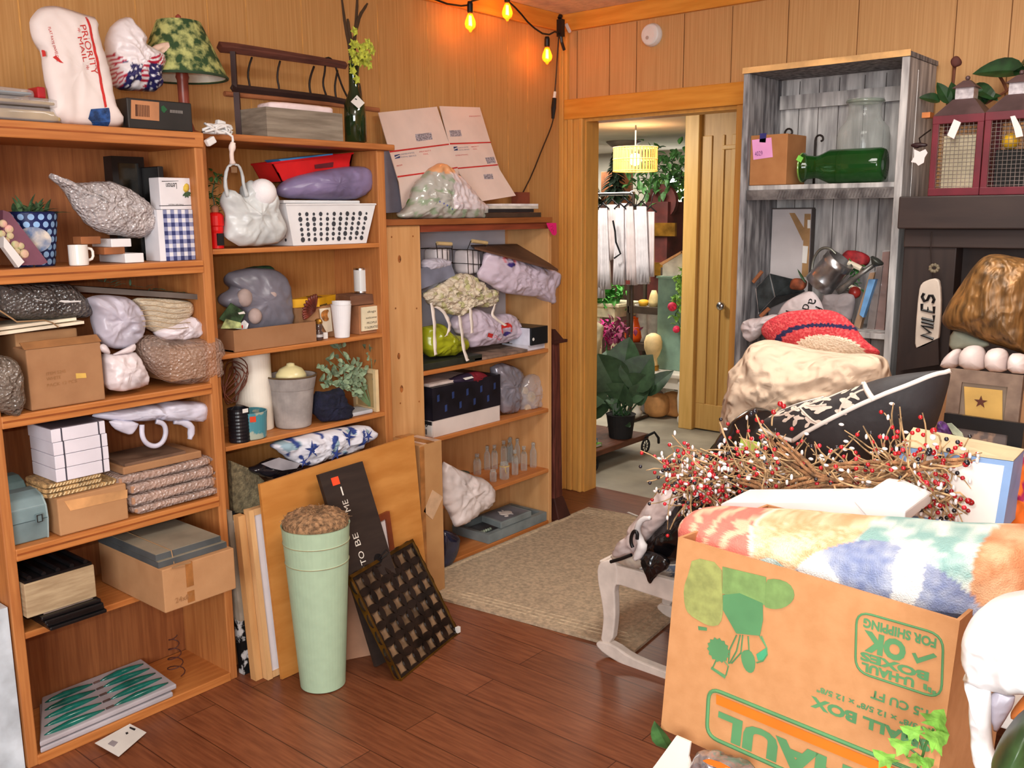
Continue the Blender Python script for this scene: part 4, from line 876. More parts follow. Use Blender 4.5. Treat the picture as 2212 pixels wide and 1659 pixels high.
B().tube(XP(.43,1.815,1.642,1.806,1.686,1.817,1.733,1.838,1.75,1.85,1.748), [.007, .006, .005, .004], 8, sm=1).build('bag_handle', bag('bag_clear_white', (0, 0, 0)), t, smooth=True)
B().tube(XP(.43,1.85,1.747,1.865,1.745,1.876,1.716,1.878,1.68,1.889,1.643), [.004, .005, .006, .008], 8, sm=1).build('bag_handle', bag('bag_clear_white', (0, 0, 0)), t, smooth=True)
B().ball((.425,1.956,1.657), .047, 20, 12).build('foam_ball', M('foam_white', (240, 236, 238), .8, .02, bump=.2, bs=200), t, smooth=True)
t = T('lantern', 'small red metal lantern among greenery behind the white carrier bag', 'lantern')
c = V((.37,1.802,1.479)); c.z = z
B().lathe([(.022, 0), (.022, .05), (.024, .06), (.024, .072), (.027, .076), (.027, .108), (.022, .115), (.012, .12)], c, n=20).build('lantern_body', M('lantern_red', (214, 20, 20), .35), t, smooth=False)
B().lathe([(.012, .12), (.013, .135), (.006, .142)], c, n=14).build('lantern_cap', M('cork', (176, 120, 92), .8), t)
B().box(c.x + .012, c.x + .0235, c.y - .012, c.y + .012, c.z + .01, c.z + .05).build('lantern_window', BLACKM, t)
t = T('artificial_plant', 'leafy green garland around the red lantern beside the bookcase upright', 'plant'); b = B(); r2 = random.Random(12)
st = XP(.36,1.845,1.718,1.818,1.702,1.802,1.658,1.808,1.614,1.834,1.57,1.854,1.54,1.864,1.502)
for i in range(70):
    k = r2.random() * (len(st) - 1.01); a = V(st[int(k)]).lerp(V(st[int(k) + 1]), k % 1) + V((r2.uniform(-.03, .02), r2.gauss(0, .009), r2.gauss(0, .01)))
    b.leaf(a, (r2.uniform(0, 1), r2.uniform(-1, 1), r2.uniform(-.6, 1)), .022, .014, .25, n=3)
b.build('leaves', M('garland_green', (58, 92, 44), .55, .3, 50), t); B().tube(st, .0022, 5).build('stem', LEAFD, t)

# ---- shelf 2
z = 1.1192
t = T('tray_box', 'shallow brown cardboard tray holding a bagged pumpkin on the middle shelf', 'box')
y0, y1 = 1.817, 2.168; zt = 1.194
CB = M('tray_card', (150, 106, 70), .85, vs=12, col2=(160, 116, 80))
B().box(.404, .41, y0, y1, z, zt).box(.2, .206, y0, y1, z, zt).box(.206, .404, y0, y0 + .006, z, zt).box(.206, .404, y1 - .006, y1, z, zt).box(.206, .404, y0, y1, z, z + .005).build('tray_sides', CB, t)
t = T('plastic_bag', 'grey clear plastic bag with a green base of foam pumpkins in the cardboard tray', 'plastic bag')
B().inflate(XP(.31,1.863,1.381,1.921,1.395,2.008,1.398,2.082,1.385,2.124,1.353,2.136,1.305,2.139,1.162,2.066,1.142,1.93,1.156,1.916,1.246,1.829,1.275,1.833,1.306,1.892,1.334,1.868,1.349), (1, 0, 0), .06, .07, 90, 12, nz=.008, ns=16, seed=57).build('bag_body', M('bag_smoke', (122, 120, 132), .3, .1, 6, alpha=.88, bump=.8, bs=14, kind='crumple'), t, smooth=True)
B().lump((.29,2.016,1.383), (.05, .13, .035), 2.5, .004, 40, 3).build('green_lid', M('foliage_dark', (26, 60, 38), .7, .2, 40), t, smooth=True)
for q, s in (((.35,1.91,1.296), .03), ((.35,2.02,1.295), .03), ((.365,1.938,1.23), .026)): B().ball(q, s, 12, 8, (.8, 1, 1.1)).build('foam_lump', M('lump_pinkish', (172, 152, 146), .7), t, smooth=True)
for i, (q, col, lb) in enumerate(((XP(.375,1.786,1.235,1.836,1.286,1.892,1.247,1.853,1.195), (52, 74, 50), 'green seed packet with dark plants at the left of the cardboard tray'), (XP(.385,1.784,1.203,1.806,1.234,1.863,1.216,1.866,1.195), (150, 160, 110), 'pale green seed packet in front of the darker one in the tray'), (XP(.38,1.845,1.196,1.882,1.223,1.898,1.208,1.889,1.188), (206, 206, 212), 'white and red seed packet leaning by the smoky bag'))):
    t = T('seed_packet', lb, 'seed packet'); B().prism(q, (.003, 0, 0)).build('packet', M('packet_%d' % i, col, .35, .35, 30), t)
    if i == 2: B().prism(XP(.384,1.845,1.197,1.873,1.207,1.872,1.194), (.001, 0, 0)).build('red_print', RED, t)
    if i == 0: B().prism(XP(.379,1.86,1.25,1.884,1.253,1.889,1.244,1.864,1.244), (.001, 0, 0)).build('white_print', PAPER, t)
t = T('box', 'yellow open-sided gift box with a jagged black edge behind the brown seashell', 'box')
a, bb, cc = (V(q) for q in ((.31,2.138,1.267), (.36,2.228,1.236), (.27,2.383,1.26))); h = .031
YL = M('box_yellow', (214, 158, 12), .6, .06); dd = a + cc - bb
zb_ = min(a.z, bb.z, cc.z); 
for q in (a, bb, cc, dd): q.z = zb_ + .004
B().prism([a, bb, cc, dd], (0, 0, h)).build('box_body', YL, t); m_ = (a + cc) / 2 + V((0, 0, h + .0005)); B().lathe([(.035, 0), (.02, .002), (.0, .003)], m_, n=18, sx=.8).build('brown_stain', M('stain_brown', (110, 70, 24), .8, .3, 30), t)
b = B(); e_ = (cc - bb); rr = random.Random(4)
for i in range(12): 
    q = bb + e_ * (.02 + i * .035) + V((.0015, -.001, 0)); b.tube([q + V((0, 0, .001 + .005 * (i % 2))), q + e_ * .035 + V((0, 0, .001 + .005 * ((i + 1) % 2)))], .0012, 4)
b.build('jagged_line', INK, t)
t = T('box', 'low brown box standing under the yellow gift box', 'box'); B().box(.23, .345, a.y + .004, cc.y - .004, z, zb_ + .003).build('box_body', CARD, t)
t = T('seashell_ornament', 'dark red-brown ribbed seashell ornament in the cardboard tray end', 'ornament'); b = B()
c = V((.37,2.199,1.225))
for i in range(11):
    th = .25 + i * .2; b.lathe([(.001, 0), (.0055, .03), (.0075, .055), (.003, .066)], c, (.12, -cos(th * .75 - .1), sin(th * .75 - .55)), 8)
b.build('ribs', M('shell_brown', (104, 46, 34), .35, .25, 30), t, smooth=True)
t = T('bottle', 'small dark glass bottle with brass top beside the white cups', 'bottle'); c = V((.39,2.197,1.121)); c.z = z
B().lathe([(.013, 0), (.0155, .003), (.0155, .028), (.009, .036), (.012, .042), (.012, .058), (.007, .066)], c, n=16).build('bottle_glass', M('glass_smoke', (84, 66, 62), .1, .2, alpha=.75, spec=.9), t, smooth=True)
B().lathe([(.0157, .012), (.0157, .022)], c, n=16).build('label', M('label_silver', (190, 186, 186), .3), t); B().lathe([(.014, .062), (.015, .07), (.011, .078), (.006, .08)], c, n=16).build('brass_top', BRASSY, t)
t = T('card', 'white card with a brown pear picture standing behind the small bottle', 'card'); B().prism(XP(.35,2.234,1.231,2.286,1.232,2.292,1.141,2.263,1.138,2.241,1.174), (.003, 0, 0)).build('card_sheet', CREAM, t)
B().prism(smoothpoly(XP(.354,2.242,1.193,2.237,1.212,2.252,1.225,2.279,1.225,2.266,1.205,2.277,1.185,2.256,1.18), 1), (.001, 0, 0)).build('pear_print', M('pear_brown', (156, 100, 46), .7, .3, 50), t)
o = B().box(.37, .385, 2.22, 2.243, z, z + .024).build('block', WHITE, bev=.002); tag(o, 'tiny white block beside the foot of the small dark bottle', 'block')
t = T('cup', 'white foam cup with a second cup nested inside, standing by the sign box', 'cup'); c = V((.395,2.303,1.131)); c.z = z
CUP = M('foam_cup', (234, 232, 234), .7, .02)
B().lathe([(.0275, 0), (.0285, .002), (.0385, .123), (.0395, .126), (.037, .125), (.027, .004)], c, n=30).build('cup_body', CUP, t)
t = T('cup', 'upper foam cup sticking up tilted out of the other white cup', 'cup'); B().lathe([(.026, .03), (.0345, .122), (.036, .138), (.0335, .137), (.0255, .034)], c + V((-.001, .0015, 0)), (-.02, .03, 1), n=30).build('cup_body', CUP, t)
t = T('carton', 'brown carton carrying the cream dog sign at the right of the middle shelf', 'box'); y0, y1 = 2.398, 2.506; zt = 1.23
B().box(.25, .385, y0, y1, z, zt).build('carton_body', M('carton_red_brown', (158, 108, 74), .85), t)
t = T('sign', 'small cream sign reading dogs welcome people tolerated on the brown carton', 'sign')
q = [V(a) for a in XP(.387,2.407,1.224,2.499,1.225,2.499,1.132,2.405,1.131)]; B().prism(q, (.006, 0, 0)).build('sign_board', M('sign_cream', (224, 212, 180), .7, .03), t)
u_ = q[2] - q[3]; v_ = q[0] - q[3]; g = lambda x, y: q[3] + V((.007, 0, 0)) + u_ * x + v_ * y
for s, x, y, h, w_ in (('dogs', .3, .72, .011, .46), ('welcome', .2, .5, .008, .6), ('PEOPLE', .26, .28, .008, .55), ('TOLERATED', .12, .08, .009, .78)): text(s, g(x, y), u_, v_, h, M('ink_grey', (80, 76, 66), .8), t, w_=w_ * u_.length, off=.0006)
t = T('block', 'dark brown wooden block lying on the carton under the tin can', 'block'); B().hexa([(.24, y0 - .02, zt + .0015), (.37, y0 - .025, zt + .0015), (.375, y1 - .004, zt + .0015), (.24, y1 - .004, zt + .0015)] + [(.24, y0 - .018, zt + .04), (.365, y0 - .022, zt + .04), (.37, y1 - .006, zt + .04), (.24, y1 - .006, zt + .04)]).build('block_body', M('wood_umber', (104, 68, 48), .7, vs=5, st=(4, 1, 9), col2=(124, 84, 60)), t, bev=.003)
t = T('tin_can', 'silver tin can with a white and gold label on the dark brown block', 'can'); c = V(((.3), 2.491, zt + .0412)); h = .098
B().lathe([(.029, 0), (.03, .002), (.03, h), (.0305, h + .002), (.028, h + .001), (.027, h - .002)], c, n=30).build('can_body', CHROME, t, smooth=False)
B().lathe([(.0303, .008), (.0303, h - .006)], c, n=30, cap=False, cf=lambda a, zz: (198, 170, 110) if -.6 < ((a + 2.0 + pi) % (2 * pi)) - pi < .7 and zz > .05 else (214, 214, 212)).build('label', M('label_pattern', (0, 0, 0), .3, attr=True), t)

# ---- shelf 3
z = .8002
t = T('wire_vine', 'coiled brown grapevine wire at the left of the third shelf', 'wreath'); b = B(); rr = random.Random(6)
c = V((.33,1.858,1.013))
for k in range(6): b.tube([c + V((.02 * sin(a * 2 + k), (.05 - .004 * k) * cos(a) + .008 * sin(3 * a + k) - .002 * k, (.085 - k * .009) * sin(a + .25 * k) - .012 * (k % 3))) for a in [i * 2 * pi / 14 for i in range(14)]], .0022, 6, True, sm=1)
b.build('vine', M('vine_brown', (104, 54, 36), .6), t, smooth=True)
t = T('cylinder_box', 'tall white cylinder behind the grey pot reaching up to the shelf above', 'container'); c = V((.26,1.986,.815)); c.z = z
B().lathe([(.066, 0), (.067, .002), (.067, .295), (.064, .297)], c, n=40).build('cylinder_body', M('white_warm', (236, 228, 214), .6, .02), t)
t = T('pot', 'turquoise patchwork ceramic pot between the black can and the white cylinder', 'pot'); c = V((.37,1.888,.81)); c.z = z
TQ = M('glaze_turquoise', (76, 140, 152), .3, vs=26, col2=(168, 176, 160), lo=.5, hi=.56)
B().lathe([(.05, 0), (.056, .004), (.06, .075), (.062, .098), (.058, .098), (.054, .008)], c, n=36).build('pot_body', TQ, t, smooth=False)
b = B(); a0 = -.42
for k, (da, zz, w_, hh) in enumerate(((0, .078, .018, .02),)):
    b.poly([c + V((cos(a0 + x * .17) * .0625, sin(a0 + x * .17) * .0625, zz + y * hh)) for x, y in ((-1, -.5), (1, -.5), (1, .5), (-1, .5))])
b.build('red_patch', M('glaze_red', (206, 72, 44), .3), t)
t = T('can', 'black ribbed metal can with a white tag at the front left of the third shelf', 'can'); c = V((.385,1.833,.78)); c.z = z
pr_ = [(.036, 0)]; 
for k in range(9): pr_ += [(.0375, .004 + k * .0125), (.0365, .010 + k * .0125)]
B().lathe(pr_ + [(.0375, .118), (.034, .118), (.034, .1)], c, n=36).build('can_body', M('can_black', (26, 25, 30), .3, .2), t)
B().tube([c + V((.005, -.036, .112)), c + V((.015, -.02, .135)), c + V((.02, .005, .13)), c + V((.02, .03, .118))], .0015, 5, sm=1).build('wire_handle', IRON, t)
B().obox(c + V((.037, .004, .113)), (.001, .022, .014)).build('tag', PAPER, t)
t = T('pot', 'grey concrete flowerpot with a dark rim on the third shelf', 'pot'); c = V((.335,2.101,.79)); c.z = z
h = .982 - z + .012
B().lathe([(.062, 0), (.066, .004), (.082, h * .74), (.0835, h * .75), (.094, h), (.09, h + .002), (.083, h - .01), (.08, h - .04)], c, n=44).build('pot_body', M('concrete_pot', (158, 150, 146), .85, .08, 20), t)
B().tube([c + V((.0925 * cos(a * pi / 22), .0925 * sin(a * pi / 22), h)) for a in range(44)], .0035, 6, True).build('dark_rim', M('rim_bronze', (96, 74, 46), .6), t)
t = T('finial', 'cream painted round finial sitting in the mouth of the grey pot', 'ornament')
B().lathe([(.058, h - .012), (.055, h + .005), (.042, h + .024), (.022, h + .034), (.016, h + .036), (.014, h + .044), (.004, h + .047)], c, n=30).build('finial_body', M('cream_gloss', (226, 214, 160), .25, .05), t, smooth=True)
t = T('cloth', 'dark navy ruffled cloth bundle in front of the eucalyptus', 'cloth')
B().inflate(XP(.38,2.18,.926,2.226,.914,2.274,.921,2.295,.923,2.309,.891,2.323,.875,2.313,.862,2.362,.836,2.337,.828,2.347,.78,2.279,.789,2.167,.811), (1, 0, 0), .035, .05, 84, 10, 4, .5, nz=.01, ns=30, seed=61, floor=z).build('cloth_folds', M('navy_cloth', (24, 26, 46), .9, .2, 40, bump=.4, bs=120), t, smooth=True)
t = T('eucalyptus_spray', 'grey-green artificial eucalyptus spray on the third shelf', 'plant'); b = B(); st_ = B(); rr = random.Random(9)
base = V((.35,2.477,.806))
for tip in XP(.33,2.318,1.084,2.284,1.025,2.235,1.003,2.25,.953,2.268,.94,2.366,.946,2.499,1.048,2.511,1.017,2.42,1.008,2.345,1.017,2.3,.975,2.392,.962,2.328,.922):
    tip = V(tip); mid = base.lerp(tip, .55) + V((.02, -.01, .03)); pth = smoothpoly([base, mid, tip], 2, False); st_.tube(pth, .0018, 5)
    for k in range(11):
        q = pth[min(len(pth) - 1, int(len(pth) * (.42 + .055 * k)))]; b.leaf(q + V((rr.uniform(-.02, .025), rr.gauss(0, .008), rr.gauss(0, .008))), (rr.uniform(.1, .7), rr.uniform(-1, 1), rr.uniform(-.4, 1)), rr.uniform(.022, .036), .02, .15, up=(1, 0, .2), n=4)
b.build('leaves', M('eucalyptus', (126, 146, 116), .75, .16, 30, col2=None), t); st_.build('stem', M('stem_grey_green', (106, 130, 92), .7), t)
t = T('magazine', 'rolled silver-white magazine lying in front of the white wooden frames', 'magazine')
B().hexa([(.3, 2.35, z), (.4, 2.316, z), (.4, 2.442, z), (.3, 2.443, z)] + [(.3, 2.35, z + .016), (.4, 2.316, z + .016), (.4, 2.442, z + .016), (.3, 2.443, z + .016)]).build('pages', M('page_silver', (188, 190, 196), .35, .05), t, bev=.006, seg=3)
BIRCH = M('birch', (222, 196, 150), .6, .06); 
for i, (qs, lb) in enumerate(((XP(.4,2.456,.971,2.475,.802), 'left of the two birch box frames standing at the shelf end'), (XP(.4,2.515,.975,2.519,.8), 'right of the two birch box frames, against the bookcase upright'))):
    t = T('shadow_box', lb, 'frame', 'birch box frames'); t['category'] = 'box frame'; yb = V(qs[1]).y; zt = V(qs[0]).z; d = .14; x1 = .4; e = .016
    B().box(x1 - e, x1, yb - e, yb, z, zt).box(x1 - d, x1 - d + e, yb - e, yb, z, zt).box(x1 - d + e, x1 - e, yb - e, yb, zt - e, zt).box(x1 - d + e, x1 - e, yb - e, yb, z, z + e).build('frame_sides', BIRCH, t)
    B().box(x1 - d + e, x1 - e, yb - .005, yb - .002, z + e, zt - e).build('backing', M('backing_kraft', (176, 146, 98), .85, .06), t)

# ---- things below the third shelf and leaning in front of it
o = B().box(.17, .39, 1.92, 2.47, .001, .62).build('carton', CARD); tag(o, 'large brown carton hidden behind the leaning plywood sheet', 'box')
def starcol(q):
    a = noise.noise(q * 26 + V((3, 1, 0))); c_ = noise.noise(q * 19 + V((0, 9, 4)))
    if a > .3: return (46, 66, 132)
    if c_ > .38: return (148, 176, 190)
    return (222, 222, 232)
t = T('folded_fabric', 'folded white fabric with navy starfish print lying above the plywood sheet', 'fabric')
ol = XP(.43,1.931,.766,1.984,.777,2.184,.779,2.302,.771,2.388,.764,2.408,.74,2.435,.722,2.406,.698,2.364,.693,2.347,.677,2.217,.671,2.139,.665,2.067,.662,2.014,.692,1.967,.738)
B().inflate(ol, (1, 0, 0), .045, .1, 160, 30, 2.4, .5, nz=.012, ns=18, seed=63, cf=starcol).build('fabric_folds', M('fabric_pattern', (0, 0, 0), .85, attr=True), t, smooth=True)
for cx, cy, r_, a0 in ((.28, .62, .036, .3), (.62, .75, .04, 1.1), (.5, .28, .03, .0), (.82, .62, .026, .8), (.2, .3, .022, .5)):
    lo_ = [min(V(p).y for p in ol), min(V(p).z for p in ol)]; hi_ = [max(V(p).y for p in ol), max(V(p).z for p in ol)]
    c = V((.4775, lo_[0] + (hi_[0] - lo_[0]) * cx, lo_[1] + (hi_[1] - lo_[1]) * cy))
    B().prism([c + V((0, cos(a0 + k * pi / 5) * (r_ if k % 2 == 0 else r_ * .26), sin(a0 + k * pi / 5) * (r_ if k % 2 == 0 else r_ * .26))) for k in range(10)], (.0015, 0, 0)).build('starfish_print', M('starfish_navy', (44, 62, 128), .85, .2, 80), t)
t = T('plastic_bag', 'black and grey plastic packaging lying left of the starfish fabric', 'plastic bag')
B().inflate(XP(.42,1.835,.705,1.89,.708,1.967,.724,2.022,.685,2.086,.65,1.997,.636,1.927,.643,1.848,.687), (1, 0, 0), .03, .06, 84, 10, nz=.006, ns=30, seed=65).build('bag_body', M('bag_black_gloss', (26, 25, 30), .15, .3, alpha=.95, bump=.9, bs=16, kind='crumple', spec=.8), t, smooth=True)
B().prism(XP(.452,1.868,.721,1.944,.728,2.034,.685,2.018,.672,1.954,.678,1.907,.697), (.002, 0, 0)).build('grey_panel', M('panel_grey', (152, 148, 154), .5), t)
o = B().prism(XP(.4,1.782,.741,1.864,.692,1.913,.639,1.9,.522,1.779,.553), (-.02, 0, 0)).build('felt_mat', M('felt_moss_grey', (112, 102, 78), .95, .2, 60, bump=.6, bs=150)); tag(o, 'grey-green felt mat behind the canvases below the third shelf', 'mat')
PLY = M('plywood', (188, 122, 54), .6, vs=4, st=(5, 1.2, 5), col2=(206, 142, 72))
def board(name, label, cat, BL, u, w_, h, n, th, mat, **k):
    """flat sheet standing on BL, w_ along u, h up the slope, th thick behind its front"""
    u = V(u).normalized(); n = V(n).normalized(); v = n.cross(u); q = [V(BL), V(BL) + u * w_, V(BL) + u * w_ + v * h, V(BL) + v * h]
    return q, u, v, n
q, u, v, n = board('', '', '', (.637, 1.776, .002), (0, 1, 0), .72, .69, (.996, 0, .094), .012, PLY)
q[2] += V((0, .0, .036)); q[3] += V((0, 0, .0))
o = B().prism(q, -n * .012).build('plywood_sheet', PLY); tag(o, 'honey brown plywood sheet leaning against the lower second bookcase', 'plywood')
for i, (a, w_, lb) in enumerate((((.505, 1.712, .001), .03, 'clear-sleeved black and white canvas print standing edge-on beside the bookcase foot'), ((.575, 1.712, .001), .028, 'natural wood canvas frame, first in the row left of the plywood'))):
    t = T('canvas', lb, 'canvas'); x, y, z0 = a; hh = .583 - (.0 if i == 0 else .0)
    if i == 0:
        B().hexa([(x - .03, y, z0), (x, y, z0), (x, y + w_, z0), (x - .03, y + w_, z0), (x - .07, y, hh), (x - .04, y, hh), (x - .04, y + w_, hh), (x - .07, y + w_, hh)]).build('canvas_edge', M('bw_print', (24, 23, 24), .4, vs=16, col2=(206, 202, 200), lo=.52, hi=.56), t)
        B().hexa([(x - .034, y - .002, z0 + .2), (x + .002, y - .002, z0 + .2), (x + .002, y + w_ - .012, z0 + .2), (x - .034, y + w_ - .012, z0 + .2), (x - .072, y - .002, hh + .004), (x - .038, y - .002, hh + .004), (x - .038, y + w_ - .012, hh + .004), (x - .072, y + w_ - .012, hh + .004)]).build('clear_sleeve', M('sleeve', (176, 160, 140), .2, .05, alpha=.7), t)
    else: B().hexa([(x - .03, y, z0), (x, y, z0), (x, y + w_, z0), (x - .03, y + w_, z0), (x - .075, y, hh), (x - .045, y, hh), (x - .045, y + w_, hh), (x - .075, y + w_, hh)]).build('stretcher_bar', M('stretcher', (196, 146, 92), .6, vs=5, st=(9, 9, .8), col2=(210, 162, 108)), t)
t = T('canvas', 'wooden stretcher canvas showing its white back beside the plywood sheet', 'canvas')
x, y0, y1, hh = .603, 1.742, 1.838, .599; SB = M('stretcher_pale', (212, 166, 112), .6, vs=5, st=(9, 9, .8), col2=(226, 182, 130))
B().hexa([(x - .03, y0, .001), (x, y0, .001), (x, y0 + .02, .001), (x - .03, y0 + .02, .001), (x - .085, y0, hh), (x - .055, y0, hh), (x - .055, y0 + .02, hh), (x - .085, y0 + .02, hh)]).hexa([(x - .03, y0 + .02, .001), (x - .004, y0 + .02, .001), (x - .004, y1, .001), (x - .03, y1, .001), (x - .032, y0 + .02, .022), (x - .006, y0 + .02, .022), (x - .006, y1, .022), (x - .032, y1, .022)]).hexa([(x - .081, y0 + .02, hh - .022), (x - .056, y0 + .02, hh - .022), (x - .056, y1, hh - .022), (x - .081, y1, hh - .022), (x - .083, y0 + .02, hh), (x - .058, y0 + .02, hh), (x - .058, y1, hh), (x - .083, y1, hh)]).build('stretcher_bars', SB, t)
B().hexa([(x - .028, y0 + .02, .022), (x - .012, y0 + .02, .022), (x - .012, y1, .022), (x - .028, y1, .022), (x - .08, y0 + .02, hh - .022), (x - .062, y0 + .02, hh - .022), (x - .062, y1, hh - .022), (x - .08, y1, hh - .022)]).build('canvas_back', M('canvas_white', (228, 224, 228), .8, .02), t)

t = T('flower_bucket', 'tall mint green metal florist bucket filled with moss standing on the floor', 'bucket')
c = V((.766, 1.85, 0.001)); H = .57; MINT = M('mint_enamel', (174, 200, 170), .45, .015, 30)
B().lathe([(.07, 0), (.076, .003), (.076 + .036 * .78, H * .78), (.0775 + .036 * .78, H * .785), (.076 + .036 * .785, H * .79), (.076 + .036 * .9, H * .9), (.0775 + .036 * .9, H * .905), (.076 + .036 * .91, H * .91), (.112, H), (.114, H + .003), (.109, H), (.105, H - .06)], c, n=48).build('bucket_body', MINT, t)
b = B()
for k in (.785, .905): b.tube([c + V(((.0775 + .036 * k) * cos(a * pi / 24), (.0775 + .036 * k) * sin(a * pi / 24), H * k)) for a in range(48)], .0012, 4, True)
b.build('rolled_seam', M('seam_tan', (156, 140, 104), .5), t)
b = B().lathe([(.108, H - .01), (.108, H + .012), (.094, H + .032), (.06, H + .047), (.0, H + .051)], c, n=48); rr = random.Random(4)
b.v = [q + noise.noise_vector(q * 40) * .008 for q in b.v]
for k in range(420):
    a = rr.uniform(0, 2 * pi); r_ = .108 * sqrt(rr.random()); q = c + V((r_ * cos(a), r_ * sin(a), H + .049 - .036 * (r_ / .108) ** 2)); d = V((rr.gauss(0, 1), rr.gauss(0, 1), rr.gauss(.1, .6))).normalized(); b.tube([q - d * .014, q + V((0, 0, .007)), q + d * .016], .0009, 3)
b.build('moss', M('dry_moss', (150, 116, 84), .95, .25, 70, bump=.8, bs=180), t, stuff=True)

q, u, v, n = board('', '', '', (.812, 2.04, .002), (.214, .977, 0), .125, .735, (.825, -.18, .535), .018, BLACKM)
q[3] = V((.615,1.978,.684)); q[2] = V((.615,2.179,.69)); u = (q[2] - q[3]).normalized(); v = (q[3] - q[0]).normalized(); n = u.cross(v).normalized(); W = (q[2] - q[3]).length; q[1] = q[0] + u * W; HH = (q[3] - q[0]).length
t = T('wall_sign', 'long near-black wooden sign with white capitals leaning behind the lattice panel', 'sign')
B().prism(q, n * .016).build('sign_board', M('sign_brown_black', (44, 33, 29), .6, vs=6, st=(1, 1, 8), col2=(54, 42, 36)), t)
PW = M('paint_cream_white', (222, 216, 206), .7)
P3 = lambda a, k: q[0] + u * a + v * k + n * .016
for s, k, w_ in (('TO', .5, .07), ('BE', .6, .065), ('ME', .78, .06)): text(s, P3(W * .43, k * HH), v, -u, .024, PW, t, w_=w_ * HH, off=.001)
B().prism([P3(W * .36, .865 * HH), P3(W * .385, .865 * HH), P3(W * .385, .91 * HH), P3(W * .36, .91 * HH)], n * .001).build('painted_dash', PW, t)
B().prism([P3(W * .22, .925 * HH), P3(W * .38, .925 * HH), P3(W * .38, .965 * HH), P3(W * .22, .965 * HH)], n * .0012).build('price_sticker', M('sticker_orange', (240, 74, 40), .5, emit=0), t)
b = B().lathe([(.019, 0), (.019, .001)], P3(W * .7, .5 * HH) + n * .001, n, 20); b.tube([P3(W * .72, .505 * HH) + n * .004, P3(W * .9, .53 * HH) + n * .01, P3(W * .93, .51 * HH) + n * .012, P3(W * .75, .495 * HH) + n * .005], .002, 6); b.build('wire_hook', BLACK, t)

t = T('lattice_panel', 'square dark bronze mirrored lattice panel with a gold edge leaning on the floor', 'panel')
q = [V((.957, 2.035, .002)), V((.86, 2.422, .002)), V((.675, 2.375, .339)), V((.772, 1.988, .339))]; u = (q[1] - q[0]).normalized(); v = (q[3] - q[0]).normalized(); n = u.cross(v); W = .399; Hh = .387
P3 = lambda a, k, d=0: q[0] + u * a + v * k + n * d
B().prism([P3(.006, .006, -.014), P3(W - .006, .006, -.014), P3(W - .006, Hh - .006, -.014), P3(.006, Hh - .006, -.014)], n * .004).build('mirror_backing', M('mirror_reflection_brown', (112, 88, 66), .25, .3, 9), t)  # the mirror's beige reflections are put into the backing colour
b = B(); BZ = M('bronze_dark', (34, 24, 19), .18, .3, 20, spec=.7)
n_ = 6
for i in range(n_ + 1):
    for k in range(n_ + 1):
        for d, sd, ok, L_ in ((u, v, i < n_, W / n_), (v, u, k < n_, Hh / n_)):
            if ok:
                a = P3(i * W / n_, k * Hh / n_); e = [(.0, 0), (.14, .13), (.32, .215), (.5, .24), (.68, .215), (.86, .13), (1, 0)]
                b.prism([a + d * (L_ * x) + sd * (L_ * y * .95) for x, y in e] + [a + d * (L_ * x) - sd * (L_ * y * .95) for x, y in e[-2:0:-1]], -n * .007)
b.build('lattice', BZ, t)
b = B()
for a0, a1, k0, k1 in ((-.006, 0, -.006, Hh + .006), (W, W + .006, -.006, Hh + .006), (-.006, W + .006, Hh, Hh + .012), (-.006, W + .006, -.002, .004)): b.hexa([P3(a0, k0, -.02), P3(a1, k0, -.02), P3(a1, k1, -.02), P3(a0, k1, -.02), P3(a0, k0, .004), P3(a1, k0, .004), P3(a1, k1, .004), P3(a0, k1, .004)])
b.build('frame', M('gold_edge', (108, 74, 26), .35, .25, 14, metal=.7), t); B().obox(P3(W + .003, .012, .006), (.012, .018, .022)).build('corner_sticker', PAPER, t)

t = T('carton', 'tall narrow brown carton standing on the floor between second and third bookcase', 'box')
B().box(.33, .535, 2.56, 2.69, .001, .662).build('carton_body', M('carton_tall', (180, 132, 84), .7, vs=10, col2=(190, 142, 92)), t, bev=.003)
B().box(.33, .5365, 2.605, 2.645, .662, .6635).build('packing_tape', TAPE, t); B().box(.5355, .537, 2.56, 2.585, .01, .655).build('packing_tape', TAPE, t); B().box(.4, .533, 2.585, 2.6, .6622, .664).box(.4, .533, 2.65, 2.68, .6622, .664).build('shipping_label', M('label_pinkish', (206, 176, 156), .6), t)
decal(XP(.537,2.573,.383,2.627,.462,2.688,.417,2.623,.335), M('label_brown_pale', (206, 168, 132), .6), t, 'loose_label')
decal(YP(2.558,.402,.465,.45,.451,.447,.42,.4,.422), PAPER, t, 'barcode_label', n=(0, -1, 0)); decal(YP(2.558,.4,.581,.479,.588,.46,.461,.402,.467), M('tape_clear', (206, 168, 118), .3), t, 'clear_tape', n=(0, -1, 0))
b = B()
for k in range(5): b.poly([V(p) + V((.0035 * k, 0, -.0006 * k)) for p in YP(2.557,.409,.46,.407,.434,.412,.433,.413,.459)])
b.build('barcode', INK, t); decal(YP(2.558,.411,.383,.442,.384,.442,.367,.412,.362), M('ink_umber', (70, 52, 40), .8), t, 'printed_mark', n=(0, -1, 0))
t = T('framed_picture', 'dark green wooden frame standing behind the black sign', 'picture frame')
q = [V(a) for a in XP(.6,2.211,.601,2.307,.595,2.326,.452,2.244,.46)]
u = V((0, 1, 0)); pane_frame(t, (.6, q[3].y - .09, q[3].z - .14), (0, 1, 0), (-.15, 0, 1), q[2].y - q[3].y + .09, .225, .03, .02, M('frame_green', (18, 58, 36), .45, .2), M('mount_white', (222, 214, 214), .8, .02), rec=.4)
t = T('framed_picture', 'rust red wooden frame with a white mount below the green frame', 'picture frame')
q = [V(a) for a in XP(.66,2.191,.468,2.297,.485,2.309,.373,2.243,.372)]
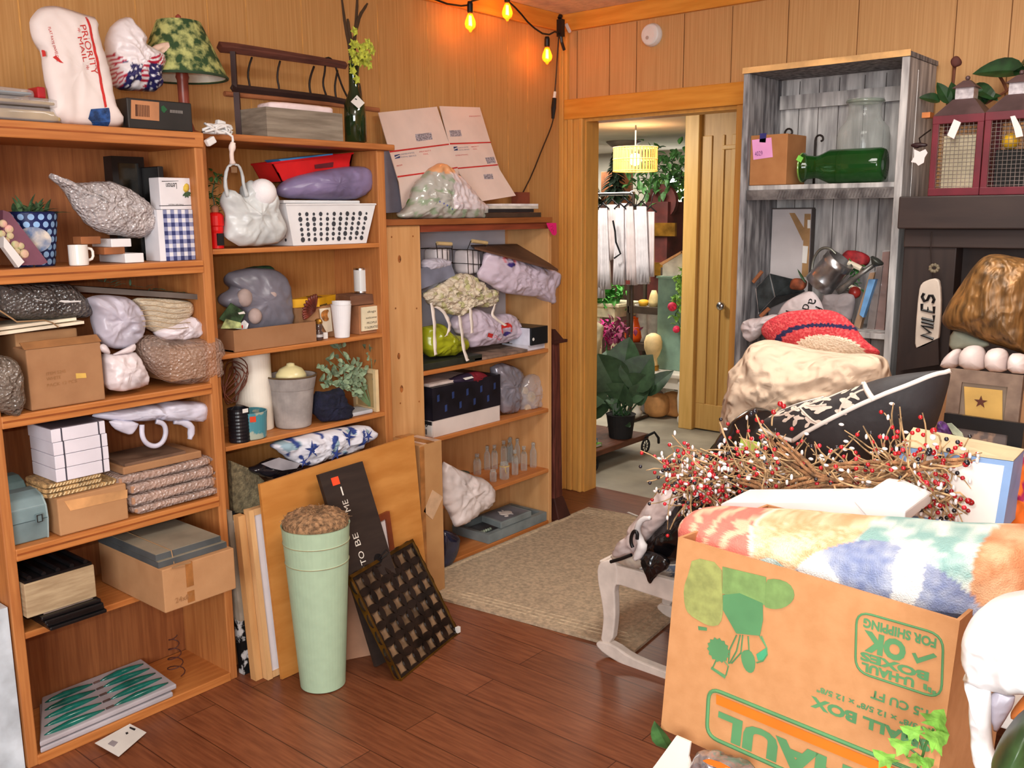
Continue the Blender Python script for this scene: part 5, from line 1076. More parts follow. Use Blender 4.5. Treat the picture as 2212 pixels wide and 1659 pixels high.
pane_frame(t, (.66, q[3].y - .1, q[2].z - .16), (0, 1, .12), (-.15, 0, 1), q[2].y - q[3].y + .1, .24, .022, .018, M('frame_rust', (134, 64, 34), .5, .15), M('mount_white', (222, 214, 214), .8, .02), rec=.4)
o = B().hexa([(.66, 2.01, .001), (.69, 2.0, .001), (.75, 2.12, .001), (.7, 2.13, .001), (.53, 2.0, .3), (.55, 1.99, .3), (.6, 2.1, .3), (.57, 2.11, .3)]).build('board_offcut', M('mdf_pinkish', (164, 122, 96), .75, .06)); tag(o, 'pale brown board offcut between the mint bucket and the black sign', 'board')

# ================================================================ third bookcase (low, knotty pine)
cc_ = T('bookcase', 'low knotty pine bookcase in the corner by the doorway, with bags, bottles and plaques', 'bookcase')
b = B().box(.325, .345, 2.575, 2.782, .001, 1.534); b.build('front_board', PINE, cc_, bev=.003)
b = B()
for y, zz in ((2.62, 1.49), (2.74, 1.49), (2.63, 1.2), (2.75, 1.19), (2.64, .8), (2.75, .79)): b.lathe([(.004, 0), (.004, .0008)], (.345, y, zz), (1, 0, 0), 8)
for y, zz, r_ in ((2.66, 1.4, .016), (2.64, 1.0, .014), (2.65, .86, .016)): b.lathe([(r_, 0), (r_ * .7, .0008)], (.345, y, zz), (1, 0, 0), 12, sx=.6)
b.build('knots', M('knot_brown', (142, 84, 40), .7, .3, 60), cc_)
B().box(.08, .325, 2.575, 2.595, .001, 1.534).build('side_panel', PINE, cc_); B().box(.08, .345, 3.655, 3.68, .001, 1.534).build('side_panel', PINE, cc_, bev=.003)
B().box(.06, .08, 2.575, 3.68, .001, 1.534).build('back_panel', PINE, cc_)
for z in (.915, .61, .295, .02): B().box(.08, .345, 2.783, 3.655, z - .019, z).build('shelf', PINEY, cc_, bev=.003)
B().box(.05, .36, 2.57, 3.67, 1.535, 1.56).build('top_board', M('top_board_dark', (128, 72, 36), .5, vs=6, st=(7, .7, 7), col2=(158, 94, 50)), cc_, bev=.003)
B().box(.31, .345, 2.785, 3.655, 1.506, 1.534).build('top_rail', M('rail_red_brown', (132, 62, 38), .6, vs=6, st=(7, .7, 7)), cc_)
rr = random.Random(1)

# ---- on top
z = 1.5612
t = T('mailing_box', 'flat unfolded white mailing box with red stripes leaning on the wall above the pine bookcase', 'mailing box')
MBX = M('mailer_white', (232, 212, 202), .8, .02); nm = V((.945, 0, .328)).normalized(); e = nm * .0035
B().prism(PP(.044,2.844,2.014,.024,3.227,2.07,.076,3.24,1.921,.081,3.244,1.905,.123,3.254,1.785,.129,3.254,1.767,.19,3.193,1.592,.19,2.834,1.591,.146,2.857,1.718,.139,2.855,1.739,.1,2.85,1.851), -e).build('left_panel', MBX, t)
B().prism(PP(.023,3.246,2.074,.017,3.533,2.091,.073,3.541,1.93,.112,3.553,1.816,.121,3.557,1.79,.164,3.627,1.666,.174,3.366,1.638,.131,3.259,1.762,.123,3.254,1.785,.081,3.244,1.905,.075,3.245,1.923), -e).build('right_panel', MBX, t)
for q in (PP(.1,2.849,1.85,.083,3.239,1.901,.085,3.239,1.895,.103,2.849,1.843), PP(.082,3.247,1.904,.074,3.544,1.925,.077,3.543,1.919,.084,3.247,1.897), PP(.138,2.856,1.743,.13,3.043,1.765,.132,3.042,1.759,.14,2.855,1.736), PP(.122,3.201,1.787,.12,3.255,1.795,.122,3.255,1.789,.124,3.2,1.781), PP(.121,3.255,1.791,.112,3.55,1.817,.114,3.551,1.811,.123,3.256,1.785)): decal(q, REDINK, t, 'red_stripe', .0008, nm)
BP = M('print_blue_grey', (92, 100, 130), .8, .2, 90)
for q in (PP(.072,3.034,1.932,.067,3.141,1.946,.078,3.138,1.915,.083,3.03,1.899), PP(.061,3.267,1.963,.059,3.345,1.97,.069,3.344,1.941,.071,3.264,1.934), PP(.102,3.461,1.844,.1,3.538,1.852,.11,3.541,1.823,.112,3.46,1.815), PP(.13,3.425,1.764,.128,3.493,1.769,.137,3.49,1.744,.138,3.423,1.742)): decal(q, M('print_code_grey', (150, 144, 152), .8, .3, 160), t, 'barcode_print', .0006, nm)
for q in (PP(.106,2.872,1.833,.104,2.906,1.839,.11,2.902,1.822,.112,2.87,1.817), PP(.087,3.266,1.888,.086,3.293,1.89,.093,3.289,1.872,.094,3.263,1.87)): decal(q, M('print_eagle_blue', (52, 66, 116), .8), t, 'eagle_mark', .0006, nm); a = [V(x) for x in q]; decal([a[0].lerp(a[3], .55), a[0].lerp(a[1], .9).lerp(a[3].lerp(a[2], .9), .2), a[1].lerp(a[2], .45), a[0].lerp(a[3], .8)], PAPER, t, 'eagle_mark_white', .0009, nm)
for s, a, c_, h, m in (('UNITED STATES', (.106,2.909,1.834), (.102,2.998,1.846), .0062, BP), ('POSTAL SERVICE', (.11,2.907,1.822), (.106,3.005,1.834), .0062, BP), ('PRIORITY', (.1,3.032,1.85), (.097,3.109,1.86), .0068, REDINK), ('MAIL', (.104,3.052,1.841), (.102,3.086,1.845), .0062, REDINK),
                       ('UNITED STATES', (.089,3.295,1.881), (.087,3.368,1.889), .005, BP), ('POSTAL SERVICE', (.093,3.294,1.871), (.091,3.371,1.878), .005, BP), ('PRIORITY', (.087,3.39,1.89), (.084,3.448,1.896), .0055, REDINK), ('MAIL', (.09,3.399,1.88), (.089,3.428,1.883), .005, REDINK), ('FROM', (.124,2.869,1.783), (.122,2.903,1.789), .006, REDINK), ('INTERNATIONAL', (.102,3.264,1.844), (.099,3.354,1.853), .006, REDINK), ('PRIORITY', (.036,3.435,2.037), (.033,3.521,2.045), .006, REDINK)):
    u = V(c_) - V(a); text(s, V(a) + nm * .0006, u, nm.cross(u.normalized()), h, m, t, w_=u.length, off=.0004)
o = B().prism(XP(.06,2.843,1.861,2.887,1.863,2.961,1.59,2.848,1.586), (.004, 0, 0)).build('plastic_sheet', M('sheet_grey_blue', (164, 162, 178), .3, .05)); tag(o, 'blue-grey plastic sheet standing behind the flat mailing box beside the second bookcase', 'sheet')
def ornamcol(q):
    return (0, 0, 0)
zT = 1.774; yL = 3.007
def clearcol(q):
    n_ = noise.noise(q * 26)
    if q.z > zT - .015 + .02 * n_: return (232, 168, 118)
    if q.y > yL + .015 + .015 * n_ and q.z > 1.6: return (228, 216, 220)
    return (152, 170, 144) if n_ > .15 else (184, 182, 174)
t = T('plastic_bag', 'clear plastic bag with green and white ornaments and an orange top on the pine bookcase', 'plastic bag')
bb_ = B().inflate(XP(.26,2.724,1.575,2.78,1.597,2.813,1.631,2.83,1.672,2.864,1.719,2.913,1.756,2.963,1.789,2.995,1.798,3.029,1.794,3.095,1.758,3.166,1.714,3.225,1.659,3.273,1.625,3.306,1.605,3.305,1.546,3.223,1.551,3.057,1.55,2.775,1.559), (1, 0, 0), .06, .08, 120, 24, 2.2, .5, nz=.012, ns=20, seed=71, cf=clearcol, floor=z).build('bag_body', M('bag_printed_clear', (0, 0, 0), .18, attr=True, bump=1., bs=16, kind='crumple', spec=.9, bd=.012), t, smooth=True)
drape(text('a m azon', (.32,2.934,1.63), V((.32,3.124,1.583)) - V((.32,2.934,1.63)), (0, .3, 1), .012, M('ink_violet', (92, 96, 160), .7), t, w_=.12), bb_, (1, 0, 0)) if False else None
b = B()
for px in range(5): b.lathe([(.004, 0), (.004, .0008)], V((.33,2.936,1.632)) + V((0, .018 * px, -.008 * px)), (1, 0, 0), 8)
o = b.build('violet_print', M('ink_violet', (92, 96, 160), .7), t); drape(o, bb_, (1, 0, 0), .0015)
B().inflate(XP(.24,2.799,1.597,2.821,1.643,2.839,1.652,2.841,1.618,2.822,1.589), (1, 0, 0), .015).build('green_ornament', M('foil_leaf_green', (70, 130, 44), .3, .2, spec=.8), t, smooth=True)
for i, (q, h, col, lb) in enumerate(((XP(.3,3.254,1.557,3.655,1.573), .022, (74, 56, 44), 'dark brown bottom board of the flat stack on the pine bookcase'), (XP(.29,3.28,1.582,3.608,1.595), .016, (40, 36, 38), 'black frame lying on the dark brown board beside the clear bag'), (XP(.28,3.264,1.607,3.653,1.614), .012, (214, 206, 194), 'lower white frame on the black frame beside the clear bag'), (XP(.27,3.396,1.626,3.663,1.631), .011, (226, 220, 220), 'upper white frame on top of the flat stack beside the clear bag'))):
    y0, y1 = V(q[0]).y, V(q[1]).y; z0 = z + (.0, .023, .040, .053)[i]; t = T('framed_picture', lb, 'picture frame'); pane_frame(t, (.1, y1, z0 + h), (0, -1, 0), (1, 0, 0), y1 - y0, .2 - i * .008, .018, h, M('frame_col_%d' % i, col, .6), M('frame_mat_%d' % i, tuple(x * .9 for x in col), .8), rec=.2)
o = B().box(.05, .09, 3.728, 3.827, z, 1.686).build('block', M('wood_red_brown', (140, 72, 52), .6)); tag(o, 'small red-brown wooden block at the wall where the black cord ends', 'block')
t = T('sticky_tag', 'bright pink handwritten tag stuck on the top corner of the pine bookcase', 'tag')
B().prism(XP(.365,3.613,1.533,3.691,1.532,3.695,1.482,3.683,1.471,3.66,1.476,3.623,1.513), (.001, 0, 0)).build('tag_paper', M('neon_pink', (232, 36, 120), .6, .05), t)
B().tube(XP(.367,3.644,1.515,3.66,1.519,3.664,1.51,3.648,1.5,3.668,1.498,3.665,1.486), .0008, 4).build('handwriting', M('ink_pink_dark', (160, 20, 80), .8), t)

# ---- compartment 1
z = .9162
o = B().box(.082, .088, 2.8, 3.63, .93, 1.502).build('foam_board', M('board_cool_white', (206, 204, 216), .7, .02)); tag(o, 'large white board standing at the back of the top compartment of the pine bookcase', 'board')
def lay(name, label, cat, y0, y1, z0, h, x0, x1, mat, group=None, bev=.002, part='body'):
    t = T(name, label, cat, group); B().box(x0, x1, y0, y1, z0, z0 + h).build(part, mat, t, bev=bev); return t
lay('tray', 'dark green-black shallow tray on the pine shelf under the lime bag', 'tray', 2.79, 3.17, z, .028, .12, .335, M('tray_black_green', (44, 46, 38), .5, .2))
o = B().hexa([(.12, 3.17, z), (.335, 3.12, z), (.335, 3.5, z), (.12, 3.5, z), (.12, 3.17, z + .02), (.335, 3.12, z + .012), (.335, 3.5, z + .012), (.12, 3.5, z + .025)]).build('board', M('board_worn_grey', (128, 106, 92), .75, .2, 20)); tag(o, 'worn grey-brown board lying on the pine shelf beside the dark tray', 'board')
t = T('box', 'flat box with white end and black lid at the pine shelf end', 'box'); y0, ym, y1 = 3.389, 3.525, 3.676
zt = 1.03
B().box(.14, .34, ym, y1, z + .0265, zt).build('black_cover', M('box_black_teal', (22, 26, 30), .4), t, bev=.003)
B().box(.2, .33, ym - .0015, ym, z + .0265, zt - .003).build('white_end', M('box_white_blue', (210, 210, 224), .6), t); B().lathe([(.008, 0), (.008, .001)], (.34,3.54,.973), (1, 0, 0), 14).build('round_label', PAPER, t)
B().box(.15, .32, ym, y1 - .01, z, z + .026).build('box_tray', M('box_tray_white', (206, 204, 214), .6), t)
t = T('plastic_bag', 'lime green plastic bag on the dark tray in the pine bookcase', 'plastic bag')
B().inflate(XP(.26,2.858,1.092,2.905,1.096,2.977,1.102,3,1.074,3.049,1.043,3.118,1.027,3.152,.997,3.142,.963,3.096,.946,3.009,.946,2.865,.961), (1, 0, 0), .06, .09, 90, 12, nz=.012, ns=22, seed=73, floor=z + .029).build('bag_body', bag('bag_lime', (158, 162, 34), .95, .2), t, smooth=True)
def logocol(y0, z0):
    def f(q):
        dy, dz = (q.y - y0) / .042, (q.z - z0) / .032; r_ = dy * dy + dz * dz
        if r_ < 1:
            if dz < -.35 - .4 * (dy * dy): return (62, 50, 120)
            if dz > .25 or abs(dy) > .75: return (206, 52, 46)
            return (190, 170, 190)
        return (206, 190, 206)
    return f
LG = M('bag_logo_pattern', (0, 0, 0), .3, attr=True, bump=.9, bs=16, kind='crumple', bd=.012)
c = V((.3,3.387,1.034)); lf = logocol(c.y, c.z)
t = T('plastic_bag', 'lilac carrier bag with a red and blue round logo beside the flat black box', 'plastic bag')
bg = B().inflate(XP(.25,3.061,1.115,3.151,1.146,3.216,1.154,3.302,1.116,3.37,1.096,3.419,1.106,3.49,1.095,3.533,1.054,3.555,1.023,3.569,.993,3.54,.978,3.438,.96,3.333,.963,3.211,.963,3.172,.968,3.147,1.019,3.072,1.053), (1, 0, 0), .05, .07, 130, 30, nz=.01, ns=20, seed=75, cf=lf, floor=z + .03).build('bag_body', LG, t, smooth=True)
drape(text('DOLLAR', (.3,3.3,1.005), V((.3,3.376,.971)) - V((.3,3.3,1.005)), (0, .4, 1), .012, REDINK, t, w_=.06), bg, (1, 0, 0)); drape(gridquad(XP(.3,3.25,1.032,3.287,1.022,3.287,1.002,3.25,1.014), 5, 5).build('red_mark', REDINK, t), bg, (1, 0, 0))
t = T('glass_vase', 'smoky tinselled glass hurricane behind the logo bag in the pine bookcase', 'vase')
for px in XP(.17,3.585,1.024,3.706,1.013): B().lathe([(.03, 0), (.032, .05), (.03, .09), (.033, .11)], (V(px).x, V(px).y, z + .03), n=20, cap=False).build('glass_cup', M('glass_smoky_green', (96, 84, 70), .1, .3, 20, alpha=.8, spec=1.), t, smooth=True)
B().box(.12, .22, V((.17,3.518,1.031)).y, V((.17,3.768,1.007)).y, z + .0265, z + .0295).build('base', M('glass_smoky_green'  , (96, 84, 70)), t)
t = T('lace_garland', 'cream lace and moss garland with dangling white ribbon ends over the pine shelf', 'garland')
LACE = M('lace_cream', (222, 208, 180), .9, .12, 50, bump=.9, bs=110)
def lacecol(q): return (196, 190, 138) if noise.noise(q * 30) > .18 else (228, 214, 190) if noise.noise(q * 55) > -.1 else (204, 184, 160)
B().inflate(XP(.3,2.824,1.242,2.894,1.261,2.977,1.289,3.051,1.319,3.139,1.312,3.196,1.276,3.241,1.239,3.314,1.234,3.334,1.197,3.306,1.159,3.252,1.15,3.161,1.17,3.116,1.152,3.084,1.127,3.021,1.132,2.95,1.162,2.914,1.177,2.857,1.207), (1, 0, 0), .04, .06, 140, 26, nz=.02, ns=34, seed=77, cf=lacecol).build('lace', M('lace_pattern', (0, 0, 0), .9, attr=True, bump=.9, bs=120), t, smooth=True)
for q in (XP(.352,2.831,1.207,2.846,1.145,2.846,1.063,2.849,.98), XP(.35,2.858,1.189,2.893,1.174,2.921,1.146,2.941,1.111,2.943,1.082,2.919,1.055), XP(.352,3.075,1.167,3.081,1.124,3.085,1.051), XP(.352,3.003,1.139,3.014,1.088,3.022,1.023,3.033,.966,3.054,.929), XP(.35,3.249,1.17,3.222,1.12,3.261,1.095,3.322,1.062)):
    q = smoothpoly(q, 2, False); d = V((0, .009, .002)); g = [[a - d + V((.002 * sin(i), 0, 0)), a, a + d + V((.002 * cos(i * 1.7), 0, 0))] for i, a in enumerate(q)]; B().sheet(g, .0012).build('ribbon_end', M('ribbon_white', (236, 224, 214), .7, .04), t, smooth=True)
t = T('wrapped_box', 'grey-blue box in torn plastic wrap at the left of the top pine compartment', 'box')
q = [V(a) for a in XP(.3,2.831,1.347,3.01,1.379,3.042,1.306,2.827,1.256)]; B().prism([q[0] + V((.0, -.03, 0)), q[1], q[2], q[3] + V((0, -.03, 0))], (-.1, 0, 0)).build('box_body', M('grey_blue_plastic', (116, 118, 134), .35, .12), t, bev=.004)
B().inflate(XP(.28,2.849,1.385,2.93,1.394,3.001,1.383,3.037,1.369,3.024,1.349,2.94,1.344,2.853,1.341), (1, 0, 0), .03, .05, 84, 10, nz=.008, ns=30, seed=79).build('torn_wrap', bag('bag_lilac', (0, 0, 0)), t, smooth=True)
def wirebasket(label, hx, pts):
    t = T('wire_basket', label, 'basket', 'wire baskets with wooden handles'); q = [V(a) for a in pts]
    B().tube([q[0], q[1]], .0085, 10).build('wooden_handle', M('handle_turned', (206, 176, 126), .5, .08), t); b = B()
    b.tube([q[0] - (q[1] - q[0]) * .08, q[2], q[3], q[1] + (q[1] - q[0]) * .05], .0022, 6); dn = V((.0, .005, -.125)); w_ = q[3] - q[2]
    for k in range(4): a = q[2] + w_ * k / 3; b.tube([a, a + dn], .002, 6)
    for k in (.0, .5, 1): b.tube([q[2] + dn * k, q[3] + dn * k, q[3] + dn * k + V((-.1, 0, 0)), q[2] + dn * k + V((-.1, 0, 0))], .002, 6, True)
    b.build('wire_frame', IRON, t); o_ = (q[2] + q[3]) / 2 + dn * .5 + V((-.052, 0, .01)); B().lump(o_, (.09, w_.length * .9, .11), 6, .004, 30, hx).build('wrapped_contents', M('tissue_white', (216, 206, 208), .6, .05), t, smooth=True)
wirebasket('wire basket with a pale turned wooden handle, left of the pair behind the lace', 3, XP(.27,2.957,1.454,3.047,1.448,2.956,1.43,3.052,1.429))
wirebasket('wire basket with its wooden handle raised, right of the pair behind the lace', 5, XP(.3,3.152,1.459,3.252,1.447,3.119,1.421,3.225,1.411))
t = T('flat_box', 'flat dark brown box slanting across the top right of the pine compartment', 'box'); q = [V(a) for a in XP(.22,3.229,1.429,3.328,1.434,3.603,1.43,3.897,1.293)]
B().hexa([V((.34,3.123,1.424)), V((.42,3.634,1.301)), V((.12,3.725,1.418)), V((.12,3.338,1.426)), V((.34,3.123,1.432)), V((.42,3.634,1.312)), V((.12,3.725,1.428)), V((.12,3.338,1.433))]).build('box_body', M('box_dark_umber', (92, 62, 46), .6, .1), t)
c = V((.37,3.343,1.362)); lf = logocol(c.y, c.z + .004)
t = T('plastic_bag', 'pale carrier bag with a faded round logo overhanging the pine bookcase end', 'plastic bag')
B().inflate(XP(.33,3.144,1.302,3.19,1.359,3.217,1.418,3.283,1.399,3.511,1.349,3.752,1.287,3.776,1.267,3.76,1.215,3.732,1.207,3.732,1.131,3.69,1.13,3.613,1.173,3.467,1.191,3.313,1.217,3.227,1.262), (1, 0, 0), .045, .07, 130, 28, nz=.012, ns=18, seed=81, cf=lf).build('bag_body', LG, t, smooth=True)

# ---- compartment 2
z = .6112
t = T('shoe_box', 'large black patterned box with a white front panel and number label on the pine shelf', 'box')
ya, y0, y1 = 2.783, 2.84, 3.289; zt = .834; zm = .686
PB = M('box_black_blue', (26, 24, 32), .4, .3)
B().box(.1, .335, y0, y1, z, zm).build('box_base', M('box_base_white', (222, 206, 198), .7, .02), t); B().box(.095, .338, y0 - .003, y1 + .003, zm, zt).build('box_lid', PB, t)
b = B(); rr = random.Random(3)
for k in range(9):
    y = y0 + (y1 - y0) * (.06 + .105 * k); zz = zm + (zt - zm) * (.2 if k % 2 else .55); b.prism([(.338, y, zz), (.338, y + .014, zz + .003), (.338, y + .014, zz + .032), (.338, y, zz + .03)], (.0006, 0, 0))
b.build('blue_motif', M('motif_blue', (44, 62, 112), .6), t)
B().box(.2, .33, y0 - .002, y0, z + .004, zm - .02).build('end_label', PAPER, t)
text('2180', (.222, y0 - .0022, z + .045), (1, 0, 0), (0, 0, 1), .034, INK, t, w_=.085); b = B()
for k in range(9): b.box(.23 + .008 * k, .234 + .008 * k, y0 - .0032, y0 - .0022, z + .01, z + .034)
b.build('barcode', INK, t); B().box(.2, .33, y0 - .004, y0 - .002, zm - .02, zm - .004).build('label_band', INK, t)
lay('flat_pack', 'white flat pack lying on the black patterned box', 'pack', y0 - .0, y1 - .13, zt + .001, .012, .14, .32, M('pack_pinkish_white', (206, 188, 180), .5), part='pack_body')
t = T('scarf', 'folded dark purple and red scarf on top of the black patterned box', 'scarf')
B().inflate(XP(.31,2.966,.845,3.039,.857,3.143,.866,3.2,.851,3.249,.821,3.219,.799,3.122,.806,2.993,.832), (1, 0, 0), .03, .06, 84, 10, nz=.006, ns=30, seed=85, cf=lambda q: (120, 26, 40) if q.y > 3.104 else (46, 34, 56)).build('scarf_folds', M('scarf_pattern', (0, 0, 0), .6, attr=True), t, smooth=True)
B().prism(XP(.345,3.025,.853,3.085,.854,3.099,.845,3.043,.842), (.001, 0, 0)).build('white_label', PAPER, t)
t = T('plastic_bag', 'silver-grey metallic plastic bag beside the black patterned box', 'plastic bag')
B().inflate(XP(.28,3.294,.859,3.355,.878,3.417,.863,3.534,.813,3.523,.773,3.49,.743,3.511,.662,3.478,.597,3.393,.618,3.362,.631), (1, 0, 0), .04, .06, 90, 12, nz=.012, ns=24, seed=87, floor=z).build('bag_body', M('bag_silver', (150, 146, 158), .22, .1, alpha=.95, bump=1., bs=16, kind='crumple', spec=.9, metal=.3, bd=.012), t, smooth=True)
t = T('clear_bag', 'clear plastic bag of round wood slices at the right end of the second pine shelf', 'bag')
B().inflate(XP(.26,3.525,.721,3.58,.784,3.659,.777,3.716,.751,3.757,.701,3.745,.615,3.715,.583,3.612,.568,3.545,.586,3.513,.659), (1, 0, 0), .05, .06, 84, 10, nz=.01, ns=22, seed=89, floor=z).build('bag_film', M('film_clear', (206, 204, 212), .1, .1, alpha=.38, bump=1., bs=18, kind='crumple', spec=1., bd=.012), t, smooth=True)
for q, r_ in (((.26,3.563,.705), .019), ((.28,3.588,.671), .026), ((.25,3.693,.615), .02), ((.27,3.572,.615), .018)): B().lathe([(r_, 0), (r_ * 1.04, .004), (r_, .012)], q, (1, -.2, .25), 20).build('wood_slice', M('wood_slice', (196, 164, 108), .7, .1), t)
# ---- compartment 3
z = .2962
def bottle(label, px, s, dia, cork):
    t = T('glass_bottle', label, 'bottle', 'clear glass bottles on the lower pine shelf'); c = V(px); c.z = z; r_ = dia; h = s
    B().lathe([(r_ * .9, 0), (r_, .005), (r_, h * .6), (r_ * .85, h * .7), (r_ * .5, h * .8), (r_ * .48, h * .93), (r_ * .58, h * .95), (r_ * .58, h), (r_ * .44, h), (r_ * .44, h * .8)], c, n=20, cap=False).build('glass', GLASS, t, smooth=True)
    if cork: B().lathe([(r_ * .52, h * .7), (r_ * .54, h * .78), (r_ * .52, h * .86)], c, n=16).build('twine_wrap', M('twine_tan', (150, 118, 84), .9, .2, 80), t)
    else: B().lathe([(r_ * .46, h * .97), (r_ * .46, h * 1.03)], c, n=12).build('stopper', M('stopper_grey', (170, 160, 146), .6), t)
    return t
spots = [((.264,3.634,.296), .125, .018, 0, 'glass bottle at the right end, nearest the bookcase side, of the lower pine shelf'), ((.266,3.552,.296), .125, .017, 1, 'twine-necked glass bottle second from the right end of the lower pine shelf'), ((.28,3.464,.296), .125, .017, 1, 'twine-necked glass bottle standing just right of the lidless front jar'), ((.132,3.347,.296), .105, .02, 1, 'twine-wrapped short bottle right of the green bowls'), ((.093,3.448,.296), .12, .017, 0, 'glass bottle behind the short twine-wrapped one'), ((.132,3.479,.296), .125, .017, 1, 'twine-necked bottle behind the little front jar'), ((.104,3.578,.296), .125, .017, 1, 'twine-necked bottle in the middle of the back group'), ((.026,3.623,.296), .125, .016, 1, 'bottle at the back left behind the twine-necked ones'), ((.1,3.645,.296), .125, .016, 0, 'stoppered bottle in the back row behind the middle one'), ((.035,3.704,.296), .13, .016, 0, 'rearmost stoppered bottle of the group'), ((.158,3.655,.296), .13, .016, 0, 'back bottle behind the second from the right end')]
for p_, s, d_, k, lb in spots:
    p_ = V(p_); p_.x = min(max(p_.x, .11), .31); p_.y = min(p_.y, 3.63); bottle(lb, p_, s, d_, k)
for px, s, r_, lb in (((.287,3.374,.296), .082, .0245, 'squat glass jar with a raffia bow in front of the bottles'), ((.276,3.303,.296), .058, .017, 'smallest open glass jar in front of the short twine-wrapped bottle')):
    t = T('glass_jar', lb, 'jar'); c = V(px); c.z = z; c.x = min(c.x, .315)
    B().lathe([(r_ * .9, 0), (r_, .004), (r_, s * .75), (r_ * .8, s * .85), (r_ * .85, s), (r_ * .78, s), (r_ * .75, s * .85)], c, n=22, cap=False).build('glass', GLASS, t, smooth=True)
    if s > .07: B().tube([c + V((r_ * 1.02 * cos(a * pi / 12), r_ * 1.02 * sin(a * pi / 12), s * .8)) for a in range(24)], .0025, 5, True).tube([c + V((r_ * .8, -r_ * .6, s * .8)), c + V((r_, -r_ * .8, s * .55)), c + V((r_, -r_ * .5, s * .4))], .0018, 5).build('raffia', M('raffia', (196, 170, 104), .8), t)
for i, lb in enumerate(('lower dull green bowl at the left of the bottle shelf', 'upper dull green bowl with a pink sticker at the left of the bottle shelf')):
    t = T('bowl', lb, 'bowl', 'nested dull green bowls'); c = V((.22,3.132,.387)); c.z = z + i * .022; c.y -= .012 * i
    if i == 0: B().box(.16, .28, c.y - .04, c.y + .045, z, z + .012).build('stand', CREAM, t); c.z += .0125
    else: c.z += .0145
    B().lathe([(.03, 0), (.042, .006), (.05, .034), (.053, .036), (.049, .034), (.04, .01)], c, n=30).build('bowl_body', M('glaze_grey_green', (82, 88, 76), .35, .12), t, smooth=True)
    if i: B().obox(c + V((.046, .016, .022)), (.002, .012, .009), rotz(.2)).build('pink_sticker', M('neon_pink', (232, 36, 120)), t)
t = T('plastic_bag', 'big white plastic bag spilling from the lower pine shelf over the grey trays', 'plastic bag')
B().inflate(XP(.36,2.86,.512,2.93,.465,3.039,.408,3.154,.356,3.222,.292,3.221,.237,3.181,.213,3.092,.195,3.014,.174,2.94,.175,2.922,.206,2.88,.289,2.854,.315), (1, 0, 0), .045, .04, 90, 12, nz=.014, ns=18, seed=91).build('bag_body', bag('bag_white_warm', (226, 212, 208), .97), t, smooth=True)
# ---- bottom
z = .0212
t = T('shadow_tray', 'large grey-blue framed shadow tray with a beaded ornament on the lowest pine shelf', 'tray')
GB = M('wood_grey_blue', (122, 130, 130), .6, .1); y0, y1 = 3.193, 3.673; ya = 2.93
b = B().box(.31, .338, y0, 3.645, z, z + .045).box(.1, .12, y0, 3.645, z, z + .045).box(.12, .31, y0, y0 + .02, z, z + .045).box(.12, .31, 3.625, 3.645, z, z + .045); b.build('frame', GB, t); B().box(.12, .31, y0 + .02, 3.625, z, z + .012).build('base_panel', M('panel_slate', (92, 98, 104), .4, .2), t)
b = B()
for k in range(7): b.ball(V((.239,3.222,.04)) + V((.002 * (k % 2), .016 * k, .002)), .0085, 8, 6)
b.build('bead_ornament', M('beads_grey_green', (150, 160, 140), .3, .3, 60), t, smooth=True)
t = T('plaque', 'square grey-blue plaque with a white turtle relief lying on the shadow tray', 'plaque')
zt = z + .0465; q = [V(a) for a in ZP(.1,.184,3.316,.393,3.294,.367,3.532,.17,3.537)]; 
for a in q: a.z = zt; a.x = min(a.x, .33)
B().prism(q, (0, 0, .032)).build('plaque_body', GB, t, bev=.003); ce = sum(q, V()) / 4 + V((0, 0, .032)); uu = (q[1] - q[0]).normalized(); vv = (q[3] - q[0]).normalized()
B().prism([q[i].lerp(ce - V((0, 0, .032)), .12) + V((0, 0, .0325)) for i in range(4)], (0, 0, .0006)).build('face', M('face_slate', (104, 104, 110), .6), t)
b = B().lathe([(.03, 0), (.024, .003), (.0, .005)], ce + V((0, 0, .0006)), n=16, sx=1.3).lathe([(.01, 0), (.006, .003)], ce + (uu - vv) * .032 + V((0, 0, .0006)), n=10)
for a, c_ in ((1, .5), (1, -.9), (-1, .4), (-1, -.6)): b.prism([ce + uu * (.02 * a) + V((0, 0, .001)), ce + uu * (.045 * a) + vv * (.03 * c_) + V((0, 0, .001)), ce + uu * (.03 * a) + vv * (.04 * c_) + V((0, 0, .001))], (0, 0, .0025))
b.build('turtle_relief', M('relief_white', (206, 194, 186), .7, .1), t)
t = T('glass_vase', 'dark smoked glass vase on its side between the tall carton and the grey trays', 'vase')
B().inflate(XP(.36,2.869,.187,2.903,.171,2.957,.14,2.966,.107,2.946,.053,2.908,.011,2.866,.003,2.844,.023,2.849,.179), (1, 0, 0), .035, .05, 60, 10).build('vase_body', M('glass_navy_smoke', (34, 38, 58), .08, .4, 12, alpha=.93, spec=1.), t, smooth=True)

